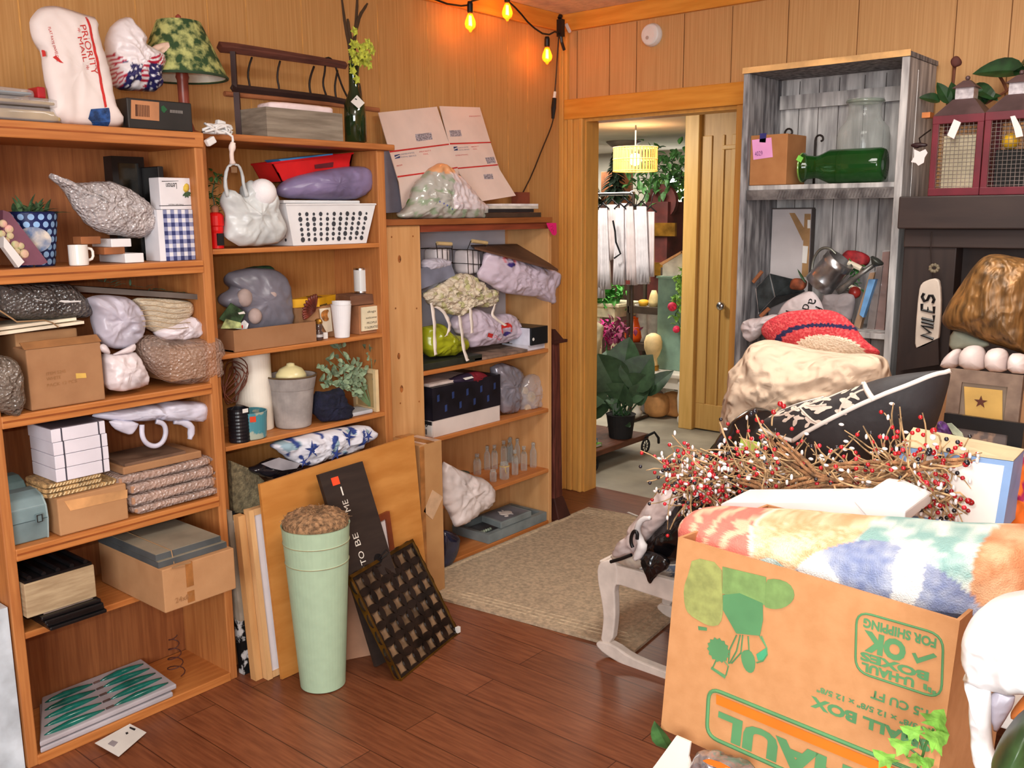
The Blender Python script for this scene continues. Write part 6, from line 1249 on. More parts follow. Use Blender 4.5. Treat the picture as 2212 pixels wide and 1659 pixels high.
# tall brown post between the bookcase and the doorway
t = T('wooden_post', 'tall dark red-brown wooden post with a flared cap and foot beside the doorway', 'post')
PM = M('mahogany', (92, 48, 40), .35, .18, st=(8, 8, 1)); x, y = .3, 3.745
B().hexa([(x - .03, y - .034, .001), (x + .04, y - .034, .001), (x + .04, y + .04, .001), (x - .03, y + .04, .001), (x - .025, y - .024, .93), (x + .025, y - .024, .93), (x + .025, y + .03, .93), (x - .025, y + .03, .93)]).build('shaft', PM, t, bev=.006)
B().hexa([(x - .035, y - .038, .001), (x + .075, y - .038, .001), (x + .075, y + .07, .001), (x - .035, y + .07, .001), (x - .032, y - .037, .12), (x + .043, y - .037, .12), (x + .043, y + .04, .12), (x - .032, y + .04, .12)]).build('foot', M('mahogany_dark', (66, 36, 30), .4), t, bev=.006)
B().hexa([(x - .04, y - .03, .93), (x + .04, y - .03, .93), (x + .04, y + .075, .93), (x - .04, y + .075, .93), (x - .04, y - .03, .945), (x + .04, y - .03, .945), (x + .04, y + .075, .945), (x - .04, y + .075, .945)]).hexa([(x - .03, y - .02, .945), (x + .03, y - .02, .945), (x + .03, y + .055, .945), (x - .03, y + .055, .945), (x - .01, y - .01, 1.0), (x + .01, y - .01, 1.0), (x + .01, y + .01, 1.0), (x - .01, y + .01, 1.0)]).build('cap', M('mahogany_dark', (66, 36, 30)), t)

# ================================================================ grey cabinet, mantel and what stands on them
WG = M('weathered_whitewash', (128, 124, 124), .8, vs=4, st=(9, 9, 1.1), col2=(206, 202, 200), lo=.3, hi=.7)
WGD = M('weathered_dark', (84, 82, 86), .8, vs=5, st=(8, 8, 1.2), col2=(176, 174, 176), lo=.36, hi=.75)
t = T('cabinet', 'tall open cabinet of weathered grey boards beside the doorway', 'cabinet')
B().box(1.255, 1.283, 3.85, 4.19, .001, 2.16).build('side_panel', WGD, t, bev=.003); B().box(1.915, 1.945, 3.85, 4.19, .001, 2.16).build('side_panel', WG, t, bev=.003)
B().box(1.285, 1.915, 4.17, 4.19, .02, 2.16).build('back_panel', WG, t); b = B()
for x in (1.37, 1.46, 1.55, 1.66, 1.75, 1.84): b.box(x, x + .003, 4.1685, 4.1695, .05, 2.15)
b.build('board_joints', M('joint_dark', (74, 68, 66), .9), t)
b = B(); b.box(1.252, 1.948, 3.847, 4.195, 2.16, 2.178); b.build('top_board', WGD, t); B().box(1.252, 1.948, 3.842, 3.847, 2.16, 2.184).build('raw_top_edge', M('raw_pine_edge', (214, 166, 108), .7), t)
B().box(1.285, 1.915, 3.87, 4.17, 1.67, 1.69).build('shelf', WG, t, bev=.002); B().box(1.285, 1.915, 3.86, 4.17, 1.062, 1.085).build('shelf', WG, t, bev=.002); B().box(1.285, 1.915, 3.86, 4.17, .5, .52).build('shelf', WG, t)
b = B().box(1.285, 1.915, 3.855, 3.87, 1.628, 1.67)
for k in range(38): b.tube([(1.43 + k * .0125, 3.853, 1.634), (1.44 + k * .0125, 3.853, 1.664)], .003, 4)
b.build('carved_rail', M('carved_dark', (72, 66, 66), .7, vs=20, col2=(120, 114, 112)), t)
b = B()
for k in range(6): b.box(1.95 - .001, 1.9462, 3.9 + .045 * k, 3.903 + .045 * k, .05, 2.15)
B().box(1.945, 1.9465, 3.958, 3.961, .05, 2.12).build('board_joint', WHITE, t); B().box(1.29, 1.912, 4.145, 4.168, 2.03, 2.09).build('top_batten', WG, t)

z = 1.6912
t = T('carton', 'brown carton with a pink number note on the upper cabinet shelf', 'box'); xa, xb = 1.253, 1.455; xa = max(xa, 1.286)
zt = 1.903
B().box(xa, xb, 3.875, 4.07, z, zt).build('carton_body', M('cardboard_brown', (160, 106, 62), .8, vs=14, col2=(172, 118, 72)), t, bev=.003)
q = [V(a) for a in YP(3.873,1.293,1.884,1.382,1.89,1.392,1.808,1.303,1.8)]; B().prism(q, (0, .001, 0)).build('pink_note', M('note_pink', (228, 156, 206), .7, .03), t)
text('4029', q[3] + (q[0] - q[3]) * .16 + (q[1] - q[0]) * .1 + V((0, -.0006, 0)), q[2] - q[3], q[0] - q[3], .02, M('ink_purple', (116, 60, 120), .8), t, w_=.036, off=.0006)
B().prism(YP(3.873,1.329,1.909,1.359,1.91,1.357,1.87,1.328,1.873), (0, .0008, 0)).build('blue_tape', M('tape_navy', (50, 48, 110), .5), t)
for i, (c, lb) in enumerate((((1.361,4.1,1.915), 'black curled iron hook behind the numbered carton'), ((1.504,4.1,1.879), 'black curled iron hook standing behind the green jug'))):
    c = V(c); t = T('iron_hook', lb, 'hook'); B().tube([V((c.x - .02, 4.1, z)), c + V((-.022, 0, 0)), c + V((-.018, 0, .02)), c + V((-.004, 0, .028)), c + V((.012, 0, .02)), c + V((.014, 0, .004)), c + V((.004, 0, .0))], .0045, 7, sm=1).build('hook', IRON, t, smooth=True); B().box(c.x - .035, c.x - .005, 4.085, 4.115, z, z + .006).build('base', IRON, t)
t = T('jug', 'green glass jug lying on its side in front of the big clear jar', 'jug'); r_ = .07; x0, x1 = 1.496, 1.84; L_ = x1 - x0
B().lathe([(.058, 0), (.062, .006), (.05, .02), (.046, .06), (.05, .075), (r_, .12), (r_, L_ - .02), (r_ * .9, L_ - .004), (r_ * .3, L_ - .012)], (x0, 3.945, z + r_ + .001), (1, .06, 0), 32, cap=False).build('jug_glass', GREENGLASS, t, smooth=True)
B().lathe([(.0625, -.002), (.0625, .004), (.05, .006)], (x0, 3.945, z + r_ + .001), (1, .06, 0), 28, cap=False).build('rim', M('green_glass_pale', (120, 160, 70), .1, alpha=.85, spec=1.), t, smooth=True)
B().obox((x0 + .012, 3.885, z + .105), (.025, .002, .022), Matrix.Rotation(.5, 3, 'Y')).build('lime_sticker', M('sticker_lime', (120, 200, 80), .5), t)
t = T('glass_jar', 'large clear glass jar with a wide neck on the upper cabinet shelf', 'jar'); c = V((1.729, 4.06, z)); c.x = 1.708; H = 2.038 - z; r_ = .106
B().lathe([(.098, 0), (r_, .008), (r_, H * .56), (r_ * .93, H * .66), (r_ * .7, H * .74), (r_ * .62, H * .8), (r_ * .62, H * .93), (r_ * .7, H * .97), (r_ * .7, H), (r_ * .6, H)], c, n=44, cap=False).build('jar_glass', GLASS, t, smooth=True)
B().tube([c + V((r_ * .66 * cos(a * pi / 18), r_ * .66 * sin(a * pi / 18), H * .97)) for a in range(36)], .008, 8, True).build('neck_rim', M('glass_rim', (150, 160, 146), .08, alpha=.7, spec=1.), t, smooth=True)

z = 1.0862
t = T('canvas_back', 'framed canvas turned to show its white back with brown taped corners', 'canvas'); t['category'] = 'canvas'; t.name = 'canvas'
q = [V(a) for a in YP(4.12,1.184,1.588,1.475,1.586,1.474,1.284,1.186,1.115)]; x0, x1, z1 = q[0].x, q[1].x, q[0].z
x0 = max(x0, 1.288)
B().box(x0, x1, 4.12, 4.15, z, z1).build('canvas_panel', M('canvas_grey_white', (186, 178, 178), .8, .03), t); B().box(x0 - .001, x1 + .002, 4.115, 4.152, z1, z1 + .006).box(x1, x1 + .005, 4.115, 4.152, z, z1).build('dark_edge', M('edge_dark', (70, 62, 60), .6), t)
KT = M('kraft_corner', (156, 120, 80), .8)
decal(YP(4.119,1.247,1.575,1.278,1.575,1.21,1.46,1.208,1.511), KT, t, 'corner_tape'); decal(YP(4.119,1.369,1.571,1.395,1.571,1.452,1.49,1.439,1.446), KT, t, 'corner_tape'); decal(YP(4.118,1.442,1.567,1.471,1.567,1.472,1.284,1.442,1.286), KT, t, 'side_tape')
decal(YP(4.116,1.442,1.425,1.466,1.423,1.463,1.346,1.441,1.348), PAPER, t, 'white_label'); decal(YP(4.116,1.458,1.54,1.471,1.54,1.472,1.503,1.459,1.503), PAPER, t, 'white_label')
t = T('metal_planter', 'dark galvanised metal box tilted in the left of the lower cabinet compartment', 'planter'); q = YP(3.93,1.313,1.239,1.373,1.31,1.401,1.206,1.329,1.127) + YP(4.08,1.359,1.282,1.426,1.275,1.481,1.224,1.404,1.183)
B().hexa([q[3], q[2], q[6], q[7], q[0], q[1], q[5], q[4]]).build('box_body', M('galvanised_dark', (62, 68, 70), .4, .25, 16, metal=.5), t, bev=.004)
B().lump((1.486,3.98,1.262), (.07, .05, .05), 3, .004, 30, 2).build('rusty_end', M('rust_orange', (128, 66, 40), .7, .25, 30), t, smooth=True)
B().tube([V(a) for a in YP(3.925,1.312,1.24,1.375,1.31,1.405,1.207,1.331,1.126)], .002, 5, True).build('folded_edge', GALV, t)
o = B(); o.leaf((1.529,3.96,1.271), V((1.444,3.96,1.384)) - V((1.529,3.96,1.271)), .075, .012, .1, up=(0, -1, 0)); tag(o.build('artificial_leaf', LEAFD), 'single narrow green blade rising left of the watering can', 'leaf')
t = T('watering_can', 'small galvanised watering can lying tilted on the cloths in the grey cabinet', 'watering can'); a0, a1 = V((1.598,3.93,1.264)), V((1.689,3.93,1.379)); ax = a1 - a0; L_ = ax.length; r_ = .066
B().lathe([(r_ * .93, 0), (r_, .003), (r_ * .97, L_ * .2), (r_, L_ * .23), (r_ * .97, L_ * .26), (r_ * .96, L_ * .75), (r_ * 1.0, L_ * .78), (r_ * .97, L_ * .81), (r_ * .98, L_), (r_ * .9, L_), (r_ * .88, L_ * .5)], a0, ax, 36).build('can_body', GALV, t, smooth=True)
B().tube(YP(3.9,1.696,1.244,1.735,1.277,1.785,1.32,1.84,1.361), [.016, .012, .01, .009], 12).build('spout', M('galvanised_dull', (128, 126, 122), .4, .2, 20, metal=.7), t, smooth=True); q = V((1.837,3.9,1.358)); B().lathe([(.009, 0), (.03, .022), (.028, .028), (0, .033)], q, V((1.858,3.9,1.39)) - q, 20).build('rose_head', M('galvanised_grey_green', (92, 96, 90), .4, .2, metal=.6), t, smooth=True)
B().tube(YP(3.93,1.567,1.275,1.564,1.334,1.573,1.388,1.602,1.424,1.638,1.425,1.667,1.399), .006, 8, sm=2).build('handle', M('handle_grey', (120, 120, 112), .35, .1, metal=.7), t, smooth=True)
t = T('wreath', 'red and green holiday wreath behind the watering can', 'wreath'); b = B(); rr = random.Random(5); c = V((1.708,4.03,1.375))
B().lump(c, (.125, .06, .075), 2.4, .012, 26, 5).build('red_bow', M('velvet_red', (136, 28, 34), .7, .25, 30), t, smooth=True)
for k in range(40): b.leaf(V((1.736,4,1.289)) + V((rr.uniform(-.03, .02), rr.uniform(-.02, .02), rr.uniform(-.06, .07))), (rr.gauss(0, 1), rr.gauss(0, .5) - .4, rr.gauss(0, 1)), .03, .016, .2, n=3)
b.build('green_leaves', M('wreath_green', (54, 106, 52), .35, .3, 60), t); B().tube(YP(3.99,1.7,1.362,1.757,1.337), .012, 8).build('cream_roll', CREAM, t); B().tube(YP(3.99,1.708,1.262,1.757,1.249), .009, 8).build('cream_roll', CREAM, t); B().ball((1.741,3.97,1.238), .026, 12, 8).build('red_bauble', M('bauble_red', (140, 44, 36), .3), t, smooth=True)
for i, (q, col, lb, wm) in enumerate(((YP(3.97,1.799,1.322,1.82,1.326,1.771,1.085,1.746,1.099), (176, 128, 70), 'tan wrapped wooden sign leaning first in the row at the cabinet right side', CLEAR), (YP(3.95,1.803,1.297,1.832,1.298,1.79,1.136,1.774,1.147), (110, 160, 210), 'narrow blue strip sign leaning in the row in the grey cabinet', None), (YP(3.98,1.823,1.346,1.847,1.352,1.829,1.086,1.797,1.08), (92, 74, 66), 'dark wrapped sign leaning third in the row in the grey cabinet', CLEAR), (YP(3.99,1.84,1.409,1.868,1.412,1.866,1.084,1.828,1.082), (112, 62, 46), 'red-brown wrapped sign leaning last in the row against the cabinet side', CLEAR))):
    t = T('wrapped_sign', lb, 'sign'); p = [V(a) for a in q]; B().prism(p, (0, .03, 0)).build('sign_board', M('signboard_%d' % i, col, .5, .15), t)
    if wm: 
        ce = sum(p, V()) / 4; p2 = [ce + (a - ce) * 1.04 + V((0, -.003, 0)) for a in p]; B().prism(p2, (0, .036, 0)).build('clear_wrap', M('clear_wrap', (206, 200, 200), .1, .05, alpha=.22, bump=1., bs=30, kind='crumple', spec=1., bd=.012), t)
def clothcol(q): return (214, 204, 204)
t = T('tote_bag', 'white cloth bag printed with black letters under the watering can', 'bag')
cl = B().inflate(YP(3.88,1.434,1.119,1.46,1.176,1.491,1.202,1.54,1.229,1.589,1.246,1.614,1.226,1.641,1.186,1.656,1.128,1.546,1.108), (0, -1, 0), .03, .05, 84, 12, nz=.006, ns=16, seed=93).build('cloth_body', M('cloth_pinkish_white', (214, 202, 204), .8, .04), t, smooth=True)
for s, a, h in (('d', (1.569,3.83,1.192), .04), ('e', (1.54,3.83,1.155), .034), ('a', (1.59,3.83,1.214), .03), ('n', (1.49,3.83,1.158), .03), ('r', (1.619,3.83,1.183), .03)): drape(text(s, a, (-.2, 0, -1), (1, 0, -.2), h, INK, t, off=.0), cl, (0, -1, 0))
t = T('cloth', 'grey cloth piled beside the lettered bag in the grey cabinet', 'cloth'); B().inflate(YP(3.9,1.618,1.225,1.678,1.234,1.755,1.243,1.771,1.215,1.765,1.168,1.756,1.115,1.649,1.114), (0, -1, 0), .03, .06, 84, 12, nz=.008, ns=16, seed=95).build('cloth_folds', M('cloth_grey', (142, 134, 136), .85, .08), t, smooth=True)
t = T('plastic_bag', 'white plastic bag sticking out of the grey cabinet above the beige comforter', 'plastic bag'); B().inflate(YP(3.8,1.305,1.094,1.351,1.118,1.396,1.124,1.472,1.15,1.48,1.124,1.436,1.096,1.405,1.058,1.381,1.025,1.348,1.01,1.313,1.051), (0, -1, 0), .04, .05, 84, 12, nz=.01, ns=22, seed=97).build('bag_body', bag('bag_white_pink', (0, 0, 0)), t, smooth=True)
for i, (a, c_, lb) in enumerate((((1.39,3.82,1.128), (1.427,3.82,1.164), 'short brown stick lying on the white bag in the grey cabinet'), ((1.287,3.95,1.265), (1.327,3.95,1.314), 'short brown stick at the left edge above the metal box'))): tag(B().tube([a, c_], .009, 8).build('stick', M('stick_brown', (150, 92, 58), .7)), lb, 'stick')

# mantelpiece
MD = M('mantel_dark_brown', (44, 32, 30), .55, vs=5, st=(.7, 5, 5), col2=(56, 42, 38)); MDZ = M('mantel_dark_upright', (40, 29, 27), .55, vs=5, st=(6, 6, .6), col2=(51, 38, 34))
t = T('mantelpiece', 'dark brown wooden mantelpiece behind the cushions', 'mantelpiece')
B().box(1.985, 3.5, 3.7, 4.2, 1.51, 1.63).build('mantel_beam', MD, t, bev=.005); B().box(2.0, 2.19, 3.75, 4.2, .001, 1.51).build('surround_leg', MDZ, t, bev=.004); B().box(2.19, 3.3, 3.84, 4.2, .9, 1.51).build('surround_panel', MDZ, t); B().box(3.3, 3.48, 3.75, 4.2, .001, 1.51).build('surround_leg', MDZ, t, bev=.004)
B().box(2.0, 3.48, 3.74, 3.76, 1.44, 1.51).build('moulding', MD, t, bev=.004); B().box(2.19, 3.3, 4.16, 4.2, .001, .9).build('firebox_back', BLACKM, t)
t = T('name_plaque', 'hanging cream surfboard-shaped plaque painted with the word MILES', 'plaque')
pl = smoothpoly(YP(3.7,2.08,1.059,2.077,1.134,2.079,1.277,2.086,1.307,2.11,1.322,2.138,1.329,2.154,1.315,2.164,1.223,2.164,1.123,2.162,1.096,2.1,1.057), 1)
B().prism(pl, (0, .022, 0)).build('board', M('plaque_cream', (206, 192, 178), .4, .06), t, bev=.008, seg=3); B().prism(YP(3.7,2.08,1.059,2.162,1.105,2.172,1.005,2.025,.966,2.031,1.015), (0, .02, 0)).build('dark_board_end', MDZ, t)
a = V((2.146,3.697,1.101)); lu = V((2.138,3.697,1.268)) - a; lv = V((2.102,3.697,1.109)) - a; b = B()
for k, st_ in enumerate((((0, 0), (.1, 1), (.5, .25), (.9, 1), (1, 0)), ((.5, 0), (.5, 1)), ((.1, 1), (.1, 0), (.9, 0)), ((.9, 1), (.1, 1), (.1, .5), (.7, .5), (.1, .5), (.1, 0), (.9, 0)), ((.9, .85), (.5, 1), (.1, .8), (.3, .55), (.8, .4), (.85, .15), (.5, 0), (.1, .12)))):
    x0, w_ = ((0, .26), (.29, .08), (.39, .16), (.58, .17), (.78, .22))[k]; b.tube([a + lu * (x0 + w_ * x) + lv * y for x, y in st_], .0055, 6)
b.build('painted_letters', BLACK, t)
b = B()
for k in range(9): b.ball(V((2.127,3.71,1.365)) + V((.014 * cos(k * .7), 0, .012 * sin(k * .7))), .007, 8, 5)
b.build('bead_knot', M('bead_olive_grey', (116, 106, 86), .6), t); B().tube(YP(3.72,2.124,1.325,2.116,1.365,2.107,1.435,2.107,1.499), .002, 5).build('hanging_cord', M('cord_umber', (40, 28, 24), .8), t)

def lantern(label, x0, x1, y0, z0, content):
    t = T('lantern', label, 'lantern'); h = .292; w_ = x1 - x0; d = .17; p = .022; LR = M('lantern_burgundy', (98, 22, 36), .5, .12); y1 = y0 + d
    for x in (x0, x1 - p):
        for y in (y0, y1 - p): B().box(x, x + p, y, y + p, z0, z0 + h).build('corner_post', LR, t, bev=.002)
    B().box(x0 - .001, x1 + .001, y0 - .001, y1 + .001, z0, z0 + .028).build('base', LR, t, bev=.002); B().box(x0 - .001, x1 + .001, y0 - .001, y1 + .001, z0 + h - .03, z0 + h).build('top_frame', LR, t, bev=.002)
    b = B(); n_ = 9
    for k in range(n_ + 1): x = x0 + p + (w_ - 2 * p) * k / n_; b.tube([(x, y0 + .008, z0 + .028), (x, y0 + .008, z0 + h - .03)], .0011, 4).tube([(x, y1 - .008, z0 + .028), (x, y1 - .008, z0 + h - .03)], .0011, 4)
    for k in range(16): zz = z0 + .034 + k * .0145; b.tube([(x0 + p, y0 + .008, zz), (x1 - p, y0 + .008, zz)], .0011, 4).tube([(x0 + .006, y0 + p, zz), (x0 + .006, y1 - p, zz)], .0011, 4).tube([(x0 + p, y1 - .008, zz), (x1 - p, y1 - .008, zz)], .0011, 4)
    b.build('wire_mesh', M('mesh_wire', (196, 190, 186), .3, .1, metal=.8), t, stuff=False)
    c = V(((x0 + x1) / 2, (y0 + y1) / 2, z0 + h)); RM = M('roof_pewter', (94, 74, 74), .4, .15, metal=.3); b = B()
    b.hexa([c + V((sx * w_ / 2 * k, sy * d / 2 * k, zz)) for k, zz in ((1.0, 0), (.42, .06)) for sx, sy in ((-1, -1), (1, -1), (1, 1), (-1, 1))]); b.build('roof', RM, t)
    B().box(c.x - w_ * .18, c.x + w_ * .18, c.y - d * .18, c.y + d * .18, c.z + .06, c.z + .1).build('glass_collar', M('collar_foil', (206, 200, 206), .2, .1, 60, metal=.4), t)
    B().hexa([c + V((sx * k, sy * k, zz)) for k, zz in ((.042, .1), (.012, .128)) for sx, sy in ((-1, -1), (1, -1), (1, 1), (-1, 1))]).build('cap', RM, t); B().ball(c + V((0, 0, .137)), .009, 10, 7).build('finial', RM, t, smooth=True)
    if content == 0: B().box(x0 + .035, x1 - .03, y0 + .03, y1 - .03, z0 + .029, z0 + .22).build('candle', M('candle_stone', (176, 164, 138), .7, .08), t)
    else:
        B().box(x0 + .035, x1 - .04, y0 + .04, y1 - .03, z0 + .029, z0 + .16).build('dark_block', BLACKM, t); B().ball((x0 + .075, y0 + .07, z0 + .19), .03, 12, 8).build('yellow_fruit', M('fruit_yellow', (214, 166, 30), .4), t, smooth=True)
    return t
z = 1.6312; x0, x1 = 2.065, 2.242
a = lantern('left burgundy lantern with wire mesh and pewter roof, next to the grey cabinet', x0, x1, 3.78, z, 0)
b_ = lantern('right burgundy wire mesh lantern holding something yellow, cut by the frame edge', x1 + .008, x1 + .008 + (x1 - x0), 3.76, z, 1)
for i, (q, lb, nm_) in enumerate(((YP(3.772,2.141,1.907,2.166,1.894,2.146,1.836,2.121,1.851), 'white paper tag hanging on the left burgundy lantern', 'tag'), (YP(3.752,2.333,1.902,2.348,1.904,2.372,1.86,2.38,1.832,2.357,1.828,2.35,1.855), 'white paper tag hanging on the right burgundy lantern', 'tag'), (YP(3.83,1.988,1.81,2.01,1.799,2.03,1.808,2.039,1.794,2.029,1.776,2.028,1.758,2.008,1.747,1.998,1.758,1.98,1.762,1.99,1.781), 'white star-shaped tag hanging from the dark bird at the grey cabinet side', 'tag'))): tag(B().prism(q, (0, .0015, 0)).build('paper_tag', M('tag_pinkish_white', (228, 214, 212), .7, .02)), lb, nm_)
t = T('metal_bird', 'small dark metal bird on a rod between grey cabinet and left lantern', 'ornament'); B().inflate(YP(3.85,1.964,1.826,1.981,1.835,2.004,1.835,2.03,1.83,2.031,1.819,2.005,1.818,1.99,1.811), (0, -1, 0), .01).build('bird_body', M('iron_red_black', (48, 26, 28), .5), t, smooth=True); B().tube(YP(3.85,2.004,1.832,1.999,1.851,2.017,1.865,2.04,1.881), .003, 5).build('rod', IRON, t); B().obox((2.025,3.85,1.934), (.03, .05, .02)).build('orange_clip', M('clip_orange', (196, 118, 62), .5), t)
t = T('artificial_branch', 'dark glossy magnolia branch with big leaves behind the lanterns', 'plant'); MG = M('magnolia_green', (30, 58, 30), .3, .3, 20); b = B()
for q in (XP(0,9.398,3.182,9.401,3.182),): pass
for a, c_, w_ in (((2.3,4.05,2.09), (2.136,4,2.116), .1), ((2.271,4.08,2.096), (2.319,4,2.13), .07), ((2.015,4.02,2.001), (1.952,3.98,2.027), .05), ((2.051,4.02,1.991), (2.008,4,2.074), .05), ((2.068,4.04,1.999), (2.059,4,2.062), .05), ((2.121,4.05,2.05), (2.225,4,2.002), .06), ((2.178,4.05,1.983), (2.134,4,2.048), .05), ((2.17,4.05,1.992), (2.228,4,2.011), .04)): b.leaf(a, V(c_) - V(a), (V(c_) - V(a)).length, w_, .22, up=(0, -.8, .6), n=7)
b.build('leaves', MG, t); B().tube(YP(4.06,2.032,1.988,2.045,2.026,2.049,2.08,2.049,2.127,2.055,2.146), .006, 6, sm=1).tube(YP(4.06,2.245,2.024,2.228,2.06,2.204,2.097), .006, 6).tube(YP(4.06,2.032,1.988,2.176,1.984,2.245,2.024,2.296,2.091), .005, 6).build('stem', M('branch_brown', (110, 62, 40), .7), t); B().lump((2.061,4.04,2.145), (.035, .03, .04), 2.2, .006, 40, 3).build('seed_pod', M('pod_brown', (84, 42, 34), .7), t, smooth=True)

# ================================================================ the table of goods
TW = M('table_white', (214, 210, 204), .5, .04)
t = T('table', 'white table hidden under the pile of cushions, wreath and boxes', 'table')
B().box(2.32, 3.1, 1.66, 3.4, .705, .74).build('table_top', TW, t, bev=.004)
for x, y in ((2.36, 1.7), (3.05, 1.7), (2.36, 3.35), (3.05, 3.35)): B().box(x - .022, x + .022, y - .022, y + .022, .001, .705).build('leg', TW, t)
t = T('stand', 'low brown stand under the printed moving box at the frame bottom', 'stand'); B().box(2.56, 2.92, 1.24, 1.5, .001, .722).build('stand_body', CARD, t)
o = B().box(1.83, 2.29, 2.78, 3.32, .001, .745).build('carton', CARD); tag(o, 'large brown carton hidden under the beige comforter', 'box')
o = B().box(2.4, 2.86, 1.88, 2.3, .7415, .93).build('carton', CARDT); tag(o, 'tan carton hidden beneath the berry wreath and black cushion', 'box')

# moving box with printing, upside down
o0 = V((2.481, 1.23, 1.081)); ex = V((.999, -.033, -.035)).normalized(); ez = V((.037, .062, .997)); ez = (ez - ex * ez.dot(ex)).normalized(); ey = ez.cross(ex)
W, H, D = .416, .321, .3
t = T('moving_box', 'open cardboard moving box printed upside down in green and orange at the lower right', 'box')
P3 = lambda a, k, d=0: o0 + ex * a - ez * k + ey * d
def slab(b, a0, a1, k0, k1, d0, d1): b.hexa([P3(a0, k1, d0), P3(a1, k1, d0), P3(a1, k1, d1), P3(a0, k1, d1), P3(a0, k0, d0), P3(a1, k0, d0), P3(a1, k0, d1), P3(a0, k0, d1)])
b = B(); e = .005
slab(b, 0, W, 0, H, 0, e); slab(b, 0, W, 0, H, D - e, D); slab(b, 0, e, 0, H, e, D - e); slab(b, W - e, W, 0, H, e, D - e); slab(b, e, W - e, H - e, H, e, D - e)
b.build('box_sides', KRAFT, t); nn = -ey
F = lambda q: [V(a) for a in q]
def fd(q, mat, name, off=.0008, th=.0005): 
    p = [V(a) + nn * off for a in q]; return B().prism(p, nn * th).build(name, mat, t)
GF = M('green_ink_faded', (140, 146, 84), .8, .08, 60); GM = M('green_ink_mid', (112, 142, 82), .8, .06, 60)
fd(smoothpoly(PP(2.509,1.228,1.056,2.559,1.226,1.058,2.563,1.223,1.017,2.567,1.221,.988,2.564,1.22,.964,2.549,1.22,.956,2.532,1.221,.957,2.508,1.222,.964,2.5,1.223,.975,2.496,1.225,1.003,2.504,1.226,1.029), 1), GF, 'mixer_print')
fd(smoothpoly(PP(2.561,1.226,1.054,2.632,1.224,1.056,2.634,1.221,1.015,2.62,1.221,1.008,2.564,1.223,1.013), 0), GM, 'mixer_print', .0014); fd(smoothpoly(PP(2.63,1.224,1.051,2.648,1.223,1.058,2.668,1.223,1.056,2.677,1.222,1.044,2.675,1.221,1.031,2.663,1.22,1.018,2.646,1.22,1.011,2.63,1.221,1.011), 1), GM, 'mixer_print', .0012)
fd(smoothpoly(PP(2.565,1.223,1.011,2.592,1.223,1.021,2.63,1.221,1.016,2.632,1.22,.991,2.629,1.218,.966,2.591,1.219,.958,2.579,1.22,.973,2.567,1.221,.988), 0), GREENINK, 'mixer_print', .002, .0003); fd(PP(2.526,1.22,.95,2.541,1.22,.952,2.541,1.22,.947,2.527,1.22,.944), GREENINK, 'mixer_print'); fd(smoothpoly(PP(2.601,1.217,.933,2.614,1.217,.94,2.624,1.216,.928,2.624,1.215,.91,2.617,1.215,.903,2.608,1.215,.907,2.601,1.216,.921), 1), GREENINK, 'spoon_print')
fd(PP(2.553,1.216,.893,2.578,1.215,.887,2.577,1.214,.882,2.552,1.216,.889), GREENINK, 'tool_print')
b = B(); c = V((2.563,1.217,.923)); g = [c + (ex * cos(k * pi / 14) - ez * sin(k * pi / 14)) * (.0195 if k % 2 else .0165) for k in range(28)]; fd(g, GREENINK, 'gear_print')
b = B()
for q in (PP(2.591,1.219,.955,2.582,1.217,.93,2.581,1.216,.907), PP(2.597,1.219,.957,2.593,1.217,.931,2.583,1.216,.908), PP(2.601,1.219,.958,2.6,1.217,.93,2.586,1.216,.909), PP(2.61,1.218,.959,2.613,1.217,.938), PP(2.628,1.218,.965,2.64,1.217,.951,2.642,1.216,.941,2.636,1.216,.929,2.626,1.216,.923), PP(2.631,1.218,.966,2.641,1.217,.949), PP(2.561,1.217,.908,2.555,1.216,.892), PP(2.572,1.216,.91,2.581,1.216,.903,2.578,1.215,.887)): b.tube([V(a) + nn * .001 for a in q], .0011, 4)
b.build('utensil_print', GREENINK, t); fd(PP(2.625,1.216,.936,2.64,1.217,.951,2.642,1.216,.941,2.636,1.216,.93,2.628,1.216,.927), M('green_ink_dark', (60, 140, 100), .8), 'ladle_print')
def rounded_line(q, mat, name, wd, rad=.25):
    p = F(q); out = []; n_ = len(p)
    for i in range(n_):
        a, c_, d_ = p[i - 1], p[i], p[(i + 1) % n_]; r_ = min(rad, (a - c_).length * .4, (d_ - c_).length * .4); u = (a - c_).normalized() * r_; v = (d_ - c_).normalized() * r_
        out += [c_ + u * (1 - k / 5) ** 2 + v * (k / 5) ** 2 for k in range(6)]
    B().tube([a + nn * .0006 for a in out], wd, 6, True).build(name, mat, t)
u_ = (V((2.784,1.206,.855)) - V((2.558,1.214,.863))).normalized(); v_ = nn.cross(u_)      # direction of the lines of print
LB0 = V((2.551,1.214,.859)); dn = (V((2.552,1.209,.781)) - LB0)
rounded_line([LB0, LB0 + u_ * .375, LB0 + u_ * .375 + dn, LB0 + dn], GREENINK, 'logo_outline', .0032, .02)
a = V((2.564,1.213,.852)); d_ = V((2.565,1.212,.837)) - a; fd([a, a + u_ * .335, a + u_ * .335 + d_, a + d_], ORANGEINK, 'orange_bar')
def inv(s, x_right_end, base_top, h, w_, mat=GREENINK, bold=.03):
    """upside-down lettering: it starts at the right and reads leftwards"""
    return text(s, V(x_right_end) + nn * .0006, -u_, -v_, h, mat, t, w_=w_, bold=bold, off=.0004)
A0 = V((2.568,1.211,.828)); inv('U-HAUL', A0 + u_ * .298, 0, .042, .296, bold=.05)
inv('SMALL BOX', V((2.712,1.212,.902)) + u_ * .165, 0, .0165, .165, bold=.05)
